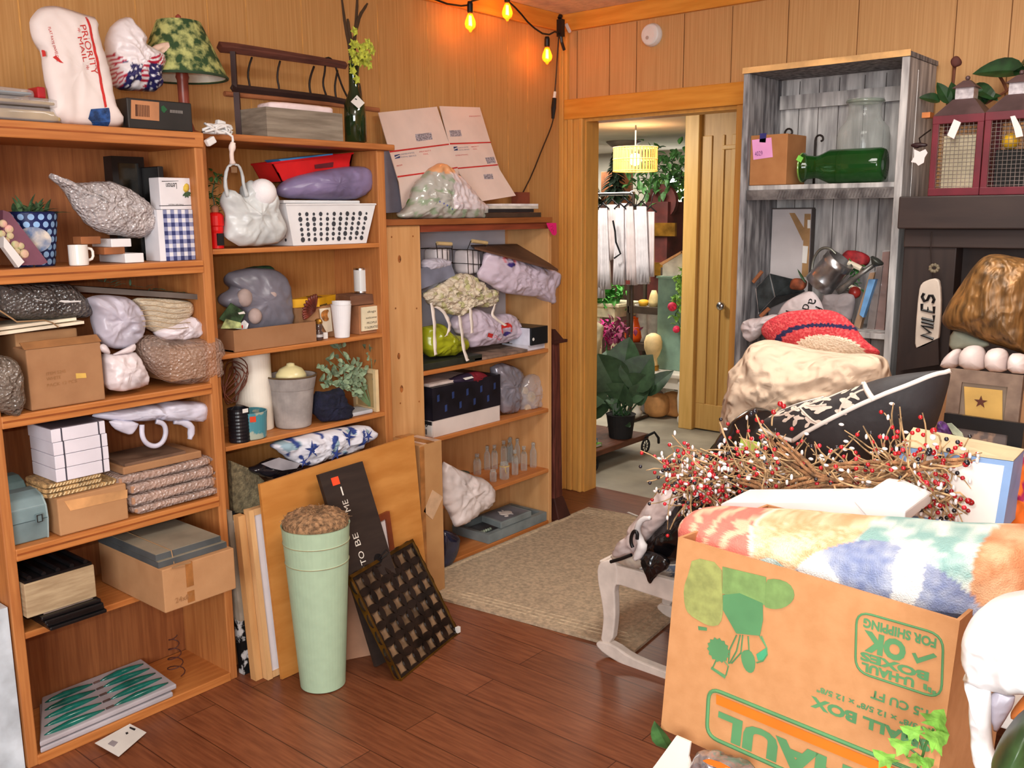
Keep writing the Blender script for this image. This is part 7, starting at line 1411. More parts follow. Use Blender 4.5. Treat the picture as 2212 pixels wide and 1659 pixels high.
inv('16 3/8" x 12 5/8" x 12 5/8"', V((2.72,1.212,.919)) + u_ * .155, 0, .0085, .155); inv('1.5 CU FT', V((2.795,1.211,.94)) + u_ * .075, 0, .0125, .075)
S0 = V((2.766,1.219,1.043)); S1 = V((2.879,1.215,1.042)); su = (S1 - S0); sd = V((2.771,1.213,.958)) - S0
rounded_line([S0, S1, S1 + sd, S0 + sd], GREENINK, 'stamp_outline', .0016, .02)
def st(s, fx, fy, h, w_, bold=.03):
    uu = su.normalized(); vv = nn.cross(uu); return text(s, S0 + su * fx + sd * fy + nn * .0006, -uu, -vv, h, GREENINK, t, w_=w_ * su.length, bold=bold, off=.0004)
st('FOR SHIPPING', .93, .08, .0135, .84, .04); st('OK', .6, .27, .03, .5, .06); st('BOXES', .86, .64, .0125, .8, .05); st('U-HAUL', .7, .81, .0125, .62, .05)
fd([S0 + su * .66 + sd * .42, S0 + su * .72 + sd * .56, S0 + su * .94 + sd * .36, S0 + su * .9 + sd * .32, S0 + su * .73 + sd * .47, S0 + su * .7 + sd * .4], GREENINK, 'check_print')
for k in range(3): fd([S0 + su * (.8 + .05 * k) + sd * (.84 + .03 * k), S0 + su * (.84 + .05 * k) + sd * (.84 + .03 * k), S0 + su * (.84 + .05 * k) + sd * (.94 + .015 * k), S0 + su * (.8 + .05 * k) + sd * (.92 + .015 * k)], GREENINK, 'block_print')

def cl(a, b_, k): return tuple(a[i] + (b_[i] - a[i]) * k for i in range(3))
rb0 = V((2.491,1.231,1.108)); 
def rugcol(q):
    x = (q.x - 2.39) / .55; zz = (q.z - .96) / .2; n_ = noise.noise(q * 30); n2 = noise.noise(q * 90) * .5; f = noise.noise(q * 220)
    base = cl((224, 172, 126), (246, 222, 186), min(1, max(0, .5 + n_ + n2 + f * .8)))
    a = V((q.x, q.z)); 
    def ell(cx, cz, rx, rz): return ((q.x - cx) / rx) ** 2 + ((q.z - cz) / rz) ** 2
    r1 = ell(RC[0].x, RC[0].z, .085, .062)
    if r1 < 1 + .12 * n2:
        th = math.atan2(q.z - RC[0].z + .05, q.x - RC[0].x); s_ = sin(th * 13 + 3 * n_) + n2 * 2
        return cl((232, 112, 102), (250, 226, 186), .75 if s_ > .55 else .12 + .3 * abs(n2)) if r1 < .86 else (248, 236, 214)
    r2 = ell(RC[1].x, RC[1].z, .13, .085)
    if r2 < 1:
        th = math.atan2(q.z - RC[1].z + .12, q.x - RC[1].x - .03) * 9; s_ = sin(th + n_ * .6)
        return (236, 238, 236) if s_ > .62 else cl((120, 134, 176), (186, 192, 206), min(1, max(0, .55 + s_ * .3 + n2)))
    if abs(q.x - RC[2].x) < .08 and abs(q.z - RC[2].z) < .06: return cl((144, 184, 180), (236, 240, 232), min(1, max(0, .5 + n_ * 1.6 + n2)))
    if ell(RC[3].x, RC[3].z, .03, .03) < 1: return cl((150, 200, 204), (220, 232, 224), .5 + n2)
    if q.x > RC[4].x: return cl((196, 128, 86), (228, 180, 140), min(1, max(0, .5 + n_ + n2 + f * .3)))
    return base
RC = [V(a) for a in YP(1.33,2.508,1.058,2.785,1.037,2.814,1.111,2.622,1.04,2.874,1.123)]
t = T('folded_rug', 'folded shaggy beach rug with coral and blue shell pattern standing in the moving box', 'rug')
B().inflate(YP(1.36,2.419,1.056,2.425,1.074,2.442,1.086,2.491,1.092,2.561,1.102,2.658,1.116,2.741,1.126,2.781,1.13,2.826,1.136,2.933,1.154,2.969,1.159,2.981,1.061,2.941,1.053,2.888,1.03,2.875,1.001,2.839,.955,2.642,.922,2.423,.919), (0, -1, 0), .1, .1, 200, 60, 5, .5, nz=.004, ns=10, seed=99, cf=rugcol).build('rug_pile', M('rug_pattern', (0, 0, 0), .95, attr=True, bump=.5, bs=420), t, smooth=True)

t = T('framed_picture', 'bright white shadow frame lying between the beach rug and the berry wreath', 'picture frame')
B().prism(YP(1.53,2.397,1.043,2.41,1.051,2.644,1.097,2.667,1.076,2.666,1.071,2.401,1.032), (0, .1, 0)).build('front_bar', M('frame_bright_white', (240, 240, 240), .4, .01), t, bev=.003); B().prism(YP(1.525,2.644,1.098,2.656,1.11,2.683,1.111,2.73,1.098,2.73,1.077,2.707,1.07,2.686,1.068,2.668,1.076), (0, .14, 0)).build('end_bar', M('frame_bright_white', (0, 0, 0)), t, bev=.003)
B().prism(YP(1.523,2.708,1.079,2.711,1.085,2.713,1.085,2.71,1.075), (0, .002, 0)).build('keyhole_slot', INK, t)
t = T('shadow_box', 'white shadow box with blue sides and a tan top behind the berry wreath', 'box frame')
fq = [V(a) for a in YP(1.76,2.644,1.146,2.834,1.149,2.826,1.019,2.635,1.007)]; bq = [V(a) + V((-.004, .1, 0)) for a in (fq[0], fq[1])] ; bq = [V(a) for a in YP(1.86,2.635,1.161,2.83,1.148)] + [fq[2] + V((0, .1, 0)), fq[3] + V((0, .1, 0))]
BLU = M('paint_sky_blue', (132, 164, 208), .55, .05)
B().hexa([fq[3], fq[2], bq[2], bq[3], fq[0], fq[1], bq[1], bq[0]]).build('box_body', BLU, t); up_ = V((0, 0, .001)); B().prism([fq[0] + up_, fq[1] + up_, bq[1] + up_, bq[0] + up_], (0, 0, .002)).build('tan_top', M('raw_plywood_top', (206, 188, 150), .7, .06), t)
ce = sum(fq, V()) / 4; B().prism([ce + (a - ce) * (.86) + V((0, -.0012, 0)) for a in fq], (0, .002, 0)).build('white_panel', M('panel_pure_white', (242, 240, 234), .6, .01), t)
t = T('fabric', 'orange and crimson fabric bundle at the right frame edge beside the shadow box', 'fabric'); B().inflate(YP(1.9,2.811,1.113,2.836,1.144,2.888,1.143,2.903,.971,2.796,.956,2.802,1.021), (0, -1, 0), .05, .06, 84, 12, nz=.01, ns=18, seed=101, cf=lambda q: (230, 106, 28) if q.z < 1.056 or noise.noise(q * 20) > .3 else (160, 24, 70)).build('fabric_folds', M('fabric_bundle_pattern', (0, 0, 0), .7, attr=True), t, smooth=True)

# berry wreath
t = T('berry_wreath', 'brown twig wreath with red, white and black berries lying on the pile', 'wreath'); rr = random.Random(21); vb = B(); tw = B(); be = {0: B(), 1: B(), 2: B(), 3: B()}
sp = smoothpoly(YP(1.74,2.219,1.001,2.276,1.036,2.349,1.066,2.419,1.062,2.47,1.054,2.503,1.058,2.55,1.072,2.61,1.095,2.668,1.111,2.71,1.112), 2, False)
for q in (YP(1.72,2.404,1.133,2.412,1.115,2.44,1.099,2.477,1.086,2.501,1.07,2.526,1.069,2.587,1.086,2.645,1.109,2.701,1.126), YP(1.7,2.43,1.138,2.454,1.125,2.488,1.099,2.515,1.078,2.565,1.082,2.653,1.098,2.696,1.119), YP(1.74,2.417,1.115,2.451,1.097,2.486,1.07,2.506,1.059), YP(1.7,2.37,1.008,2.421,1.034,2.487,1.063,2.518,1.073), YP(1.68,2.414,1.018,2.479,1.053,2.529,1.077,2.587,1.083), YP(1.72,2.518,1.096,2.586,1.111,2.645,1.118,2.707,1.124), YP(1.68,2.361,1.051,2.399,1.048,2.417,1.038), YP(1.7,2.674,1.115,2.717,1.143,2.78,1.151)):
    
    for o_ in (V((0, 0, .004)), V((0, -.006, -.004))): vb.tube([V(a) + o_ + V((0, 0, rr.gauss(0, .003))) for a in q], [.003, .0038, .0038, .003], 6, sm=1)
def twig(a, d, L_, n_b, k):
    d = d.normalized(); p = [a]
    for i in range(4): d = (d + V((rr.gauss(0, .38), rr.gauss(0, .25), rr.gauss(.0, .4)))).normalized(); p.append(p[-1] + d * L_ / 4)
    tw.tube(p, [.002, .0018, .0016, .0014, .0011], 4, sm=1)
    for i in range(n_b):
        q = p[-1 - (i % 3)] + V((rr.gauss(0, .006), rr.gauss(0, .005), rr.gauss(0, .006))); c_ = rr.choices((0, 1, 2, 3), (.3, .42, .14, .14))[0]
        be[c_].ball(q, .0042 if c_ != 1 else .0038, 7, 5, (1, 1, 1) if c_ != 1 else rr.choice(((.8, .8, 1.5), (1.5, .8, .8))))
for i in range(300):
    k = rr.random(); a = V(sp[int(k * (len(sp) - 1))]) + V((rr.gauss(0, .015), rr.gauss(0, .035), rr.gauss(0, .014)))
    ang = rr.uniform(0, 2 * pi); d = V((1.5 * cos(ang), rr.gauss(-.1, .4), .55 * sin(ang) + .05))
    twig(a, d, rr.uniform(.06, .13), rr.choice((0, 2, 3, 3)), k)
for i in range(120):
    a = V((2.268,1.72,1.022)) + V((rr.gauss(0, .028), rr.gauss(0, .03), rr.gauss(0, .022))); twig(a, V((rr.gauss(-.2, 1), rr.gauss(-.3, .4), rr.gauss(0, .7))), rr.uniform(.03, .06), 3, 0)
for i in range(60):
    a = V((2.709,1.72,1.084)) + V((rr.gauss(0, .03), rr.gauss(0, .03), rr.gauss(0, .03))); twig(a, V((rr.gauss(.4, .8), rr.gauss(-.3, .4), rr.gauss(-.1, .8))), rr.uniform(.04, .08), 3, 0)
for q in (YP(1.68,2.422,1.144,2.401,1.167,2.391,1.188), YP(1.68,2.425,1.17,2.425,1.189,2.436,1.207), YP(1.66,2.667,1.17,2.688,1.185,2.704,1.184,2.721,1.17), YP(1.66,2.748,1.085,2.772,1.11,2.789,1.096), YP(1.66,2.713,1.051,2.738,1.042,2.757,1.037), YP(1.66,2.728,1.148,2.764,1.148,2.789,1.164), YP(1.68,2.231,1.084,2.27,1.066,2.292,1.049), YP(1.66,2.739,1.172,2.74,1.198,2.727,1.205)):
    tw.tube(q, .0018, 5, sm=1); e_ = V(q[-1])
    for k in range(3): be[rr.choice((0, 0, 1, 2))].ball(e_ + V((rr.gauss(0, .007), rr.gauss(0, .004), rr.gauss(0, .006))), .0055, 8, 5)
vb.build('vine', M('vine_bark', (146, 106, 72), .8, .3, 60, bump=.8, bs=160), t, smooth=True); tw.build('twigs', M('twig_tan', (166, 136, 98), .8, .25, 60), t, stuff=True)
for k, nm_, m in ((0, 'red_berries', M('berry_red', (176, 20, 32), .2, .15, spec=.8)), (1, 'white_berries', M('berry_white', (238, 232, 230), .35, .03)), (2, 'black_berries', M('berry_navy_black', (24, 26, 36), .2, .2, spec=.8)), (3, 'crimson_berries', M('berry_crimson', (206, 36, 54), .25, .15, spec=.8))): be[k].build(nm_, m, t, smooth=True, stuff=True)

# black cushion with white piping and embroidery
t = T('cushion', 'black satin cushion with white piping and floral embroidery leaning on the pile', 'cushion')
ol = YP(2.1,2.204,1.065,2.255,1.104,2.306,1.13,2.371,1.154,2.426,1.178,2.458,1.196,2.514,1.219,2.581,1.237,2.632,1.246,2.633,1.226,2.625,1.175,2.609,1.109,2.579,1.065,2.539,1.033,2.419,.978,2.301,.981,2.233,1.027)
cu = B().inflate(ol, (0, -1, .25), .11, .1, 96, 16, 2.0, .5, nz=.006, ns=9, seed=103).build('cushion_body', M('satin_black', (52, 49, 51), .62, .12, 8, bump=.6, bs=10), t, smooth=True)
PI = M('piping_white', (230, 222, 214), .6, .03)
dn = V((0, -1, .25)).normalized()
def dt(q, r_, name, mat, sm=1):
    p = resample(smoothpoly(q, sm, False), 40, False); o = B().tube(p, r_, 6).build(name, mat, t, smooth=True)
    from mathutils.bvhtree import BVHTree
    me = cu.data; tr = BVHTree.FromPolygons([v.co for v in me.vertices], [tuple(p_.vertices) for p_ in me.polygons]); n_ = 6; vs = o.data.vertices
    for i in range(40):
        ce = sum((vs[i * n_ + k].co for k in range(n_)), V()) / n_; h = tr.ray_cast(ce + dn * .4, -dn, .8)[0]
        if h:
            mv = h - ce + dn * r_ * .4
            for k in range(n_): vs[i * n_ + k].co += mv
    return o
dt(YP(2.1,2.323,1.038,2.376,1.072,2.448,1.12,2.509,1.159,2.583,1.206,2.614,1.229,2.632,1.244), .0055, 'piping', PI); dt(YP(2.1,2.207,1.065,2.232,1.057,2.282,1.044,2.323,1.039), .0055, 'piping', PI); dt(YP(2.1,2.447,1.193,2.466,1.193,2.484,1.18,2.509,1.155), .0065, 'piping', PI); dt(YP(2.1,2.206,1.067,2.255,1.101,2.306,1.128,2.371,1.151), .0035, 'piping', PI)
EM = M('embroidery_cream', (216, 198, 184), .8, .05)
b = B()
for q in (YP(2.1,2.252,1.086,2.279,1.101,2.311,1.117,2.345,1.133), YP(2.1,2.296,1.088,2.319,1.103,2.346,1.122,2.372,1.14,2.409,1.153), YP(2.1,2.346,1.122,2.358,1.108,2.374,1.095,2.39,1.089), YP(2.1,2.372,1.14,2.394,1.151,2.408,1.145,2.404,1.139), YP(2.1,2.358,1.112,2.377,1.118,2.388,1.127)): pass
for px, r0 in zip(YP(2.1,2.255,1.092,2.279,1.101,2.308,1.099,2.323,1.115,2.336,1.087,2.345,1.133,2.358,1.123,2.376,1.143,2.394,1.147,2.403,1.125,2.377,1.122,2.392,1.116,2.355,1.105,2.375,1.091,2.398,1.09,2.343,1.094,2.434,1.174,2.455,1.184,2.412,1.172,2.441,1.119,2.454,1.136,2.447,1.146,2.464,1.159,2.32,1.095,2.308,1.086,2.388,1.131,2.367,1.082), (.012, .013, .013, .016, .014, .018, .013, .016, .014, .015, .018, .013, .01, .016, .014, .013, .014, .013, .009, .013, .015, .015, .014, .01, .011, .009, .01)):
    a = rr.uniform(-.5, 1.2); L_ = r0 * 1.15; cx = V((cos(a), 0, sin(a))); sx = V((-sin(a), 0, cos(a))); c = V(px)
    b.v_ = None; k0 = len(b.v); n_ = 10; pts_ = [c + cx * (L_ * cos(2 * pi * i / n_)) + sx * (r0 * .36 * sin(2 * pi * i / n_) * (1 + .35 * cos(6 * pi * i / n_))) for i in range(n_)]; b.add([c] + pts_, [(0, i + 1, (i + 1) % n_ + 1) for i in range(n_)])
drape(b.build('embroidered_flowers', EM, t), cu, dn, .0015)
for q in (YP(2.1,2.255,1.09,2.296,1.096,2.334,1.12,2.391,1.147,2.427,1.174), YP(2.1,2.334,1.12,2.359,1.104,2.382,1.09,2.402,1.087), YP(2.1,2.436,1.111,2.44,1.134,2.45,1.154,2.47,1.173,2.484,1.178), YP(2.1,2.35,1.126,2.373,1.125,2.403,1.133)): dt(q, .0025, 'embroidered_stem', EM)

# beige comforter and crocheted cushion
t = T('comforter', 'puffy beige comforter heaped in front of the grey cabinet', 'comforter')
B().inflate(YP(2.95,1.675,.827,1.688,.909,1.696,.975,1.707,1.031,1.734,1.077,1.769,1.124,1.803,1.151,1.873,1.152,2.008,1.135,2.1,1.129,2.165,1.14,2.205,1.135,2.232,1.106,2.237,1.058,2.216,1.012,2.156,.932,2.069,.855,1.882,.729,1.706,.7), (0, -1, .1), .2, .16, 110, 26, 2.2, .5, nz=.022, ns=13, seed=105, floor=.748).build('comforter_body', M('comforter_peach', (216, 192, 168), .85, .04, 10, bump=.9, bs=22, kind='crumple', bd=.03), t, smooth=True)
CC = V((2.007,3.06,1.125)); s1 = (V((2.437,3.06,1.162)) - CC).length / 1000
def crocol(q):
    dx = (q.x - CC.x) / s1; dz = (q.z - CC.z) / s1; r_ = sqrt((dx / 265) ** 2 + (dz / 118) ** 2); k = (sin(math.atan2(dz, dx) * 46) * .035) + .05 * noise.noise(q * 120)
    r_ += k
    if r_ < 1: return (232, 214, 192) if (r_ * 7) % 1 > .25 else (198, 174, 148)
    if 1.52 < r_ < 1.74: return (44, 40, 78)
    return (216, 92, 92) if noise.noise(q * 140) > .12 else (198, 58, 66)
t = T('crocheted_cushion', 'round crocheted cushion with cream centre, red and navy rings on the comforter', 'cushion')
B().inflate(YP(3.06,1.746,1.164,1.76,1.194,1.795,1.216,1.835,1.237,1.899,1.248,1.957,1.254,2.005,1.253,2.043,1.237,2.082,1.203,2.102,1.174,2.13,1.151,2.163,1.133,2.164,1.118,2.132,1.119,2.06,1.101,1.985,1.089,1.896,1.105,1.815,1.12,1.773,1.134), (0, -1, .4), .045, .05, 200, 44, 2.4, .5, nz=.0015, ns=40, seed=107, cf=crocol).build('crochet_body', M('crochet_pattern', (0, 0, 0), .95, attr=True, bump=.8, bs=150), t, smooth=True)

# gold cushion, quilted thing, frames at the back
t = T('cushion', 'shiny bronze-gold cushion with ruched lines in front of the mantel', 'cushion')
B().inflate(YP(3.2,2.307,1.228,2.331,1.288,2.359,1.354,2.396,1.414,2.421,1.439,2.457,1.444,2.501,1.436,2.587,1.424,2.612,1.117,2.546,1.145,2.478,1.163,2.414,1.183,2.366,1.199,2.328,1.202), (0, -1, 0), .12, .1, 120, 26, 2.2, .5, nz=.012, ns=9, seed=109).build('cushion_body', M('satin_bronze', (112, 80, 44), .42, .3, 5, st=(9, 9, 2), bump=.45, bs=7, kind='crumple', metal=.25, bd=.015), t, smooth=True)
t = T('quilted_bolster', 'white quilted bolster with seams lying below the bronze cushion', 'bolster')
for q in (YP(3.1,2.34,1.088,2.348,1.119,2.369,1.146,2.386,1.155,2.397,1.143,2.398,1.094), YP(3.09,2.4,1.093,2.395,1.139,2.411,1.163,2.442,1.172,2.462,1.16,2.472,1.127,2.472,1.093), YP(3.09,2.475,1.093,2.468,1.141,2.478,1.161,2.508,1.169,2.528,1.156,2.533,1.123,2.533,1.095), YP(3.09,2.536,1.095,2.533,1.142,2.547,1.158,2.59,1.147,2.596,1.096)): B().inflate(q, (0, -1, 0), .05, .07, 60, 10, 2.4, .5, floor=1.04).build('quilted_lobe', M('quilt_pinkish_white', (216, 200, 196), .6, .05), t, smooth=True)
o = B().box(2.34, 2.9, 3.02, 3.24, .741, 1.05).build('storage_box', CARD); tag(o, 'brown storage carton hidden under the white quilted bolster', 'box')
o = B().inflate(YP(3.24,2.325,1.192,2.361,1.19,2.404,1.176,2.452,1.157,2.425,1.142,2.369,1.137,2.323,1.125), (0, -1, 0), .02, .04, 60, 8).build('cloth', M('cloth_sage_white', (168, 172, 152), .8), smooth=True); tag(o, 'pale sage cloth between the bronze cushion and the white bolster', 'cloth')
t = T('framed_picture', 'wide rustic grey-brown wooden frame with a star print behind the shadow box', 'picture frame')
q = [V(a) for a in YP(2.75,2.454,1.141,2.64,1.147,2.65,1.021,2.453,1.003)]; w_ = q[1].x - q[0].x
pane_frame(t, (q[0].x, 2.75, q[0].z - .22), (1, 0, -.01), (0, .1, 1), w_, .222, .035, .025, M('rustic_grey_brown', (104, 84, 72), .7, vs=6, st=(3, 3, 3), col2=(136, 114, 98)), M('mat_taupe', (138, 118, 100), .8, .05), rec=.35)
B().prism([a + V((0, .02, 0)) for a in F(YP(2.745,2.497,1.096,2.594,1.096,2.601,1.006,2.507,1.002))], (0, -.0015, 0)).build('tan_print', M('print_tan', (206, 166, 92), .8, .06), t); c = V((2.543,2.743,1.058)) + V((0, .019, 0)); B().prism([c + V((cos(pi / 2 + k * pi / 5) * (.018 if k % 2 == 0 else .007), 0, sin(pi / 2 + k * pi / 5) * (.018 if k % 2 == 0 else .007))) for k in range(10)], (0, -.001, 0)).build('star_print', M('print_star_brown', (96, 50, 36), .8), t)
t = T('framed_picture', 'black ridged picture frame standing in front of the rustic star frame', 'picture frame')
q = [V(a) for a in YP(2.6,2.488,1.045,2.681,1.05)]; pane_frame(t, (q[0].x, 2.6, q[0].z - .2), (1, 0, -.02), (0, .12, 1), q[1].x - q[0].x, .2, .035, .03, BLACK, M('picture_checks', (168, 140, 120), .8, vs=14, col2=(116, 104, 100), lo=.48, hi=.52), rec=.4)
o = B().box(2.42, 2.95, 2.4, 2.57, .741, .985).build('storage_box', CARDT); tag(o, 'tan storage carton hidden behind the black cushion', 'box')
t = T('gift_bag', 'purple glittery gift wrap tuck behind the black cushion tip', 'bag'); B().inflate(YP(2.45,2.516,1.035,2.522,1.06,2.537,1.051,2.553,1.041,2.558,1.025,2.529,1.013), (0, -1, 0), .02, .03, 60, 8, nz=.006, ns=40, seed=3).build('glitter_body', M('glitter_purple', (70, 40, 92), .4, .4, 60), t, smooth=True); B().prism(YP(2.44,2.544,1.055,2.554,1.057,2.581,1.035,2.586,1.023,2.56,1.03), (0, .004, 0)).build('green_white_flap', M('flap_green_white', (176, 190, 168), .5, .15, 30), t)

# rocking chair
t = T('rocking_chair', 'white painted low rocking chair with a blue patterned seat', 'chair'); CW = M('chair_white', (226, 214, 204), .45, .04, 20)
leg = smoothpoly(YP(2.62,1.364,.333,1.384,.359,1.42,.374,1.45,.364,1.451,.295,1.438,.268,1.443,.22,1.444,.151,1.432,.058,1.38,.047,1.39,.109,1.393,.163,1.38,.229,1.367,.278), 1)
rk = smoothpoly(YP(2.615,1.359,.036,1.38,.057,1.439,.06,1.511,.035,1.58,.03,1.663,.027,1.75,.03,1.822,.045,1.824,0,1.751,-.015,1.662,-.021,1.569,-.02,1.482,-.006,1.404,.01), 1)
rail = YP(2.62,1.441,.357,1.674,.36,1.809,.365,1.812,.296,1.668,.28,1.462,.287,1.442,.282)
for dy, nm_ in ((0, ''), (.42, '')):
    m_ = V((.0, dy, 0)); B().prism([a + m_ for a in leg], (0, .035, 0)).build('leg', CW, t, bev=.006, seg=3); B().prism([a + m_ for a in rk], (0, .04, 0)).build('rocker', CW, t, bev=.006); B().prism([a + m_ + V((0, .004, 0)) for a in rail], (0, .025, 0)).build('seat_rail', CW, t, bev=.005)
    B().box(1.80, 1.84, 2.61 + dy, 2.65 + dy, .03, .335).build('rear_leg', CW, t, bev=.005)
sz = V(rail[0]).z
B().hexa([(1.375, 2.63, .335), (1.82, 2.63, .335), (1.82, 3.04, .335), (1.375, 3.04, .335), (1.375, 2.63, .352), (1.82, 2.63, .352), (1.82, 3.04, .352), (1.375, 3.04, .352)]).build('seat', M('seat_blue_print', (186, 184, 178), .85, vs=18, col2=(84, 96, 118), lo=.5, hi=.54), t, bev=.006); B().box(1.35, 1.385, 2.655, 3.04, .28, .345).build('front_rail', CW, t, bev=.005)
B().box(1.8, 1.84, 2.65, 3.03, .26, .33).build('back_rail', CW, t, bev=.005)

t = T('plastic_bag', 'big glossy black garbage bag slumped on the rocking chair', 'garbage bag')
GBM = M('garbage_bag_black', (16, 14, 16), .18, .3, bump=.9, bs=14, kind='crumple', spec=.7, bd=.015)
B().inflate(YP(2.62,1.551,.403,1.547,.436,1.575,.484,1.646,.573,1.713,.682,1.744,.762,1.793,.812,1.839,.895,1.892,.961,1.937,.992,1.99,.989,2.035,.966,2.082,.895,2.146,.763,2.154,.592,1.919,.461,1.702,.432,1.614,.399), (0, -1, 0), .12, .1, 110, 24, 2.4, .5, nz=.014, ns=12, seed=111, floor=None).build('bag_body', GBM, t, smooth=True); B().inflate(YP(2.5,1.624,.481,1.65,.495,1.719,.495,1.737,.461,1.678,.414,1.656,.375,1.644,.414,1.623,.437), (0, -1, 0), .02, .03, 60, 8, nz=.006, ns=30, seed=9).build('knot_tail', GBM, t, smooth=True)
t = T('plastic_bag', 'pinkish white plastic bag with knotted handles on the left of the black garbage bag', 'plastic bag')
B().inflate(YP(2.56,1.742,.717,1.71,.718,1.674,.703,1.649,.681,1.618,.642,1.591,.605,1.559,.565,1.538,.535,1.528,.504,1.522,.483,1.494,.474,1.488,.455,1.466,.422,1.5,.413,1.548,.436,1.578,.456,1.594,.484,1.631,.527,1.667,.573,1.708,.619,1.739,.673), (0, -1, 0), .05, .06, 110, 16, 2.4, .5, nz=.012, ns=18, seed=113).build('bag_body', bag('bag_pink_white', (222, 204, 200), .97), t, smooth=True); B().tube(YP(2.49,1.662,.612,1.635,.604,1.617,.581,1.612,.556,1.626,.526,1.635,.509,1.622,.482,1.606,.459), [.007, .009, .011, .012, .014, .018, .016, .009], 8, sm=1).build('bag_handle', M('bag_handle_white', (232, 226, 226), .4), t, smooth=True)
t = T('hanger', 'black plastic hanger with a curved hook tucked into the pinkish white bag', 'hanger'); B().tube(YP(2.47,1.626,.538,1.627,.56,1.614,.564,1.604,.546,1.602,.521,1.61,.506), .006, 8, sm=2).build('hook', BLACK, t, smooth=True); B().tube(YP(2.5,1.504,.422,1.545,.442,1.586,.466), .006, 8).build('hanger_arm', BLACK, t)
t = T('cloth', 'cream floral cloth under the pinkish white bag on the rocking chair seat', 'cloth'); B().inflate(YP(2.62,1.417,.375,1.449,.408,1.5,.441,1.552,.432,1.558,.393,1.53,.366,1.484,.365), (0, -1, .6), .03, .05, 60, 10, nz=.006, ns=24, seed=7, floor=.354).build('cloth_folds', M('cloth_cream_floral', (222, 208, 186), .85, vs=26, col2=(186, 176, 166)), t, smooth=True)
o = B().obox((2.229,2,1.034), (.05, .004, .03), Matrix.Rotation(.1, 3, 'Y')).build('sticky_note', M('note_lime', (206, 240, 110), .6)); tag(o, 'small lime green note on the black cushion above the wreath', 'note')

# lower right corner: plastic bag, green gourd, ivy, things under the moving box
t = T('plastic_bag', 'overexposed white plastic bag with dangling handles at the lower right corner', 'plastic bag')
B().inflate(YP(1.08,2.941,1.132,2.948,1.144,2.962,1.157,2.98,1.167,3.01,1.177,3.019,1.067,2.998,1.063,2.985,1.06,2.966,1.058,2.953,1.056,2.941,1.056,2.935,1.057,2.941,1.069,2.935,1.085,2.934,1.101,2.936,1.118), (0, -1, 0), .05, .07, 100, 18, 2.4, .5, nz=.008, ns=22, seed=115).build('bag_body', bag('bag_bright_white', (238, 236, 236), .97), t, smooth=True)
B().inflate(YP(1.06,2.94,1.066,2.969,1.069,2.971,1.056,2.972,1.031,2.976,1.003,2.984,.966,2.961,.956,2.952,1.01,2.949,1.036,2.947,1.049), (0, -1, 0), .012, .012, 80, 10, nz=.004, ns=30, seed=117).build('bag_handle', bag('bag_bright_white', (0, 0, 0)), t, smooth=True); B().inflate(YP(1.07,2.968,1.061,2.992,1.062,2.992,1.047,2.984,1.024,2.975,1.005,2.97,1.026), (0, -1, 0), .006, .006, 60, 8, nz=.003, ns=30, seed=119).build('bag_side_fold', bag('bag_lilac', (0, 0, 0)), t, smooth=True)
t = T('gourd', 'dark green glossy artificial gourd at the lower right frame corner', 'gourd'); B().inflate(YP(1,3.019,1.083,3.011,1.074,3.002,1.061,2.995,1.044,2.99,1.026,2.991,1.012,2.997,.996,3.038,1.013,3.032,1.088), (0, -1, 0), .06, .06, 70, 12, nz=.003, ns=12, seed=3).build('gourd_body', M('gourd_green', (42, 62, 34), .35, .35, 22), t, smooth=True)
o = B().inflate(YP(1.08,2.986,1.029,2.992,1.045,2.999,1.058,3.011,1.06,3.01,1.039,2.995,1.028), (0, -1, 0), .02, .03, 60, 8).build('pumpkin', M('pumpkin_orange', (214, 126, 58), .5, .12), smooth=True); tag(o, 'orange pumpkin piece peeking out between white bag and green gourd', 'pumpkin')
t = T('ivy_sprig', 'bright green artificial ivy sprig in front of the moving box', 'plant'); IV = M('ivy_lime', (124, 178, 74), .55, .18, 50, bump=.3, bs=60); st_ = B(); rr = random.Random(2)
st_.tube(YP(1.13,2.881,.891,2.887,.915,2.889,.932,2.897,.956), .0018, 6, sm=1).tube(YP(1.13,2.887,.924,2.882,.939,2.875,.945), .0013, 5, sm=1).tube(YP(1.13,2.886,.914,2.874,.919,2.865,.923), .0013, 5).tube(YP(1.13,2.881,.893,2.865,.894,2.849,.895), .0013, 5).build('stem', LEAF, t)
for k, (c, tip) in enumerate((((2.898,1.125,.962), (2.912,1.11,.997)), ((2.883,1.125,.946), (2.863,1.11,.957)), ((2.874,1.12,.924), (2.852,1.105,.939)), ((2.894,1.125,.941), (2.92,1.11,.967)), ((2.855,1.12,.899), (2.834,1.105,.917)), ((2.882,1.12,.909), (2.885,1.11,.93)), ((2.889,1.12,.91), (2.906,1.11,.929)))):
    c, tip = V(c), V(tip); d = tip - c; L_ = d.length; d.normalize(); n_ = V((0, -1, .15)); s = d.cross(n_).normalized(); n2 = s.cross(d)
    prof = ((0, 0), (-.12, .42), (.12, .3), (.28, .62), (.48, .3), (.72, .26), (1, 0), (.72, -.26), (.48, -.3), (.28, -.62), (.12, -.3), (-.12, -.42))
    p = [c + d * (x * L_) + s * (y * L_ * .8) + n2 * (abs(y) * L_ * .18) for x, y in prof]; b = B(); m_ = c + d * L_ * .4 - n2 * L_ * .03; b.add([m_] + p, [(0, i + 1, (i + 1) % 12 + 1) for i in range(12)]); b.build('leaf', IV, t)
o = B().prism(YP(1.17,2.52,.785,2.545,.784,2.542,.759,2.549,.741,2.478,.712,2.484,.722), (0, .004, 0)).build('card_sheet', M('card_white', (226, 218, 208), .7, .02)); tag(o, 'white card sheet sticking up at the frame bottom left of the foil pack', 'card')
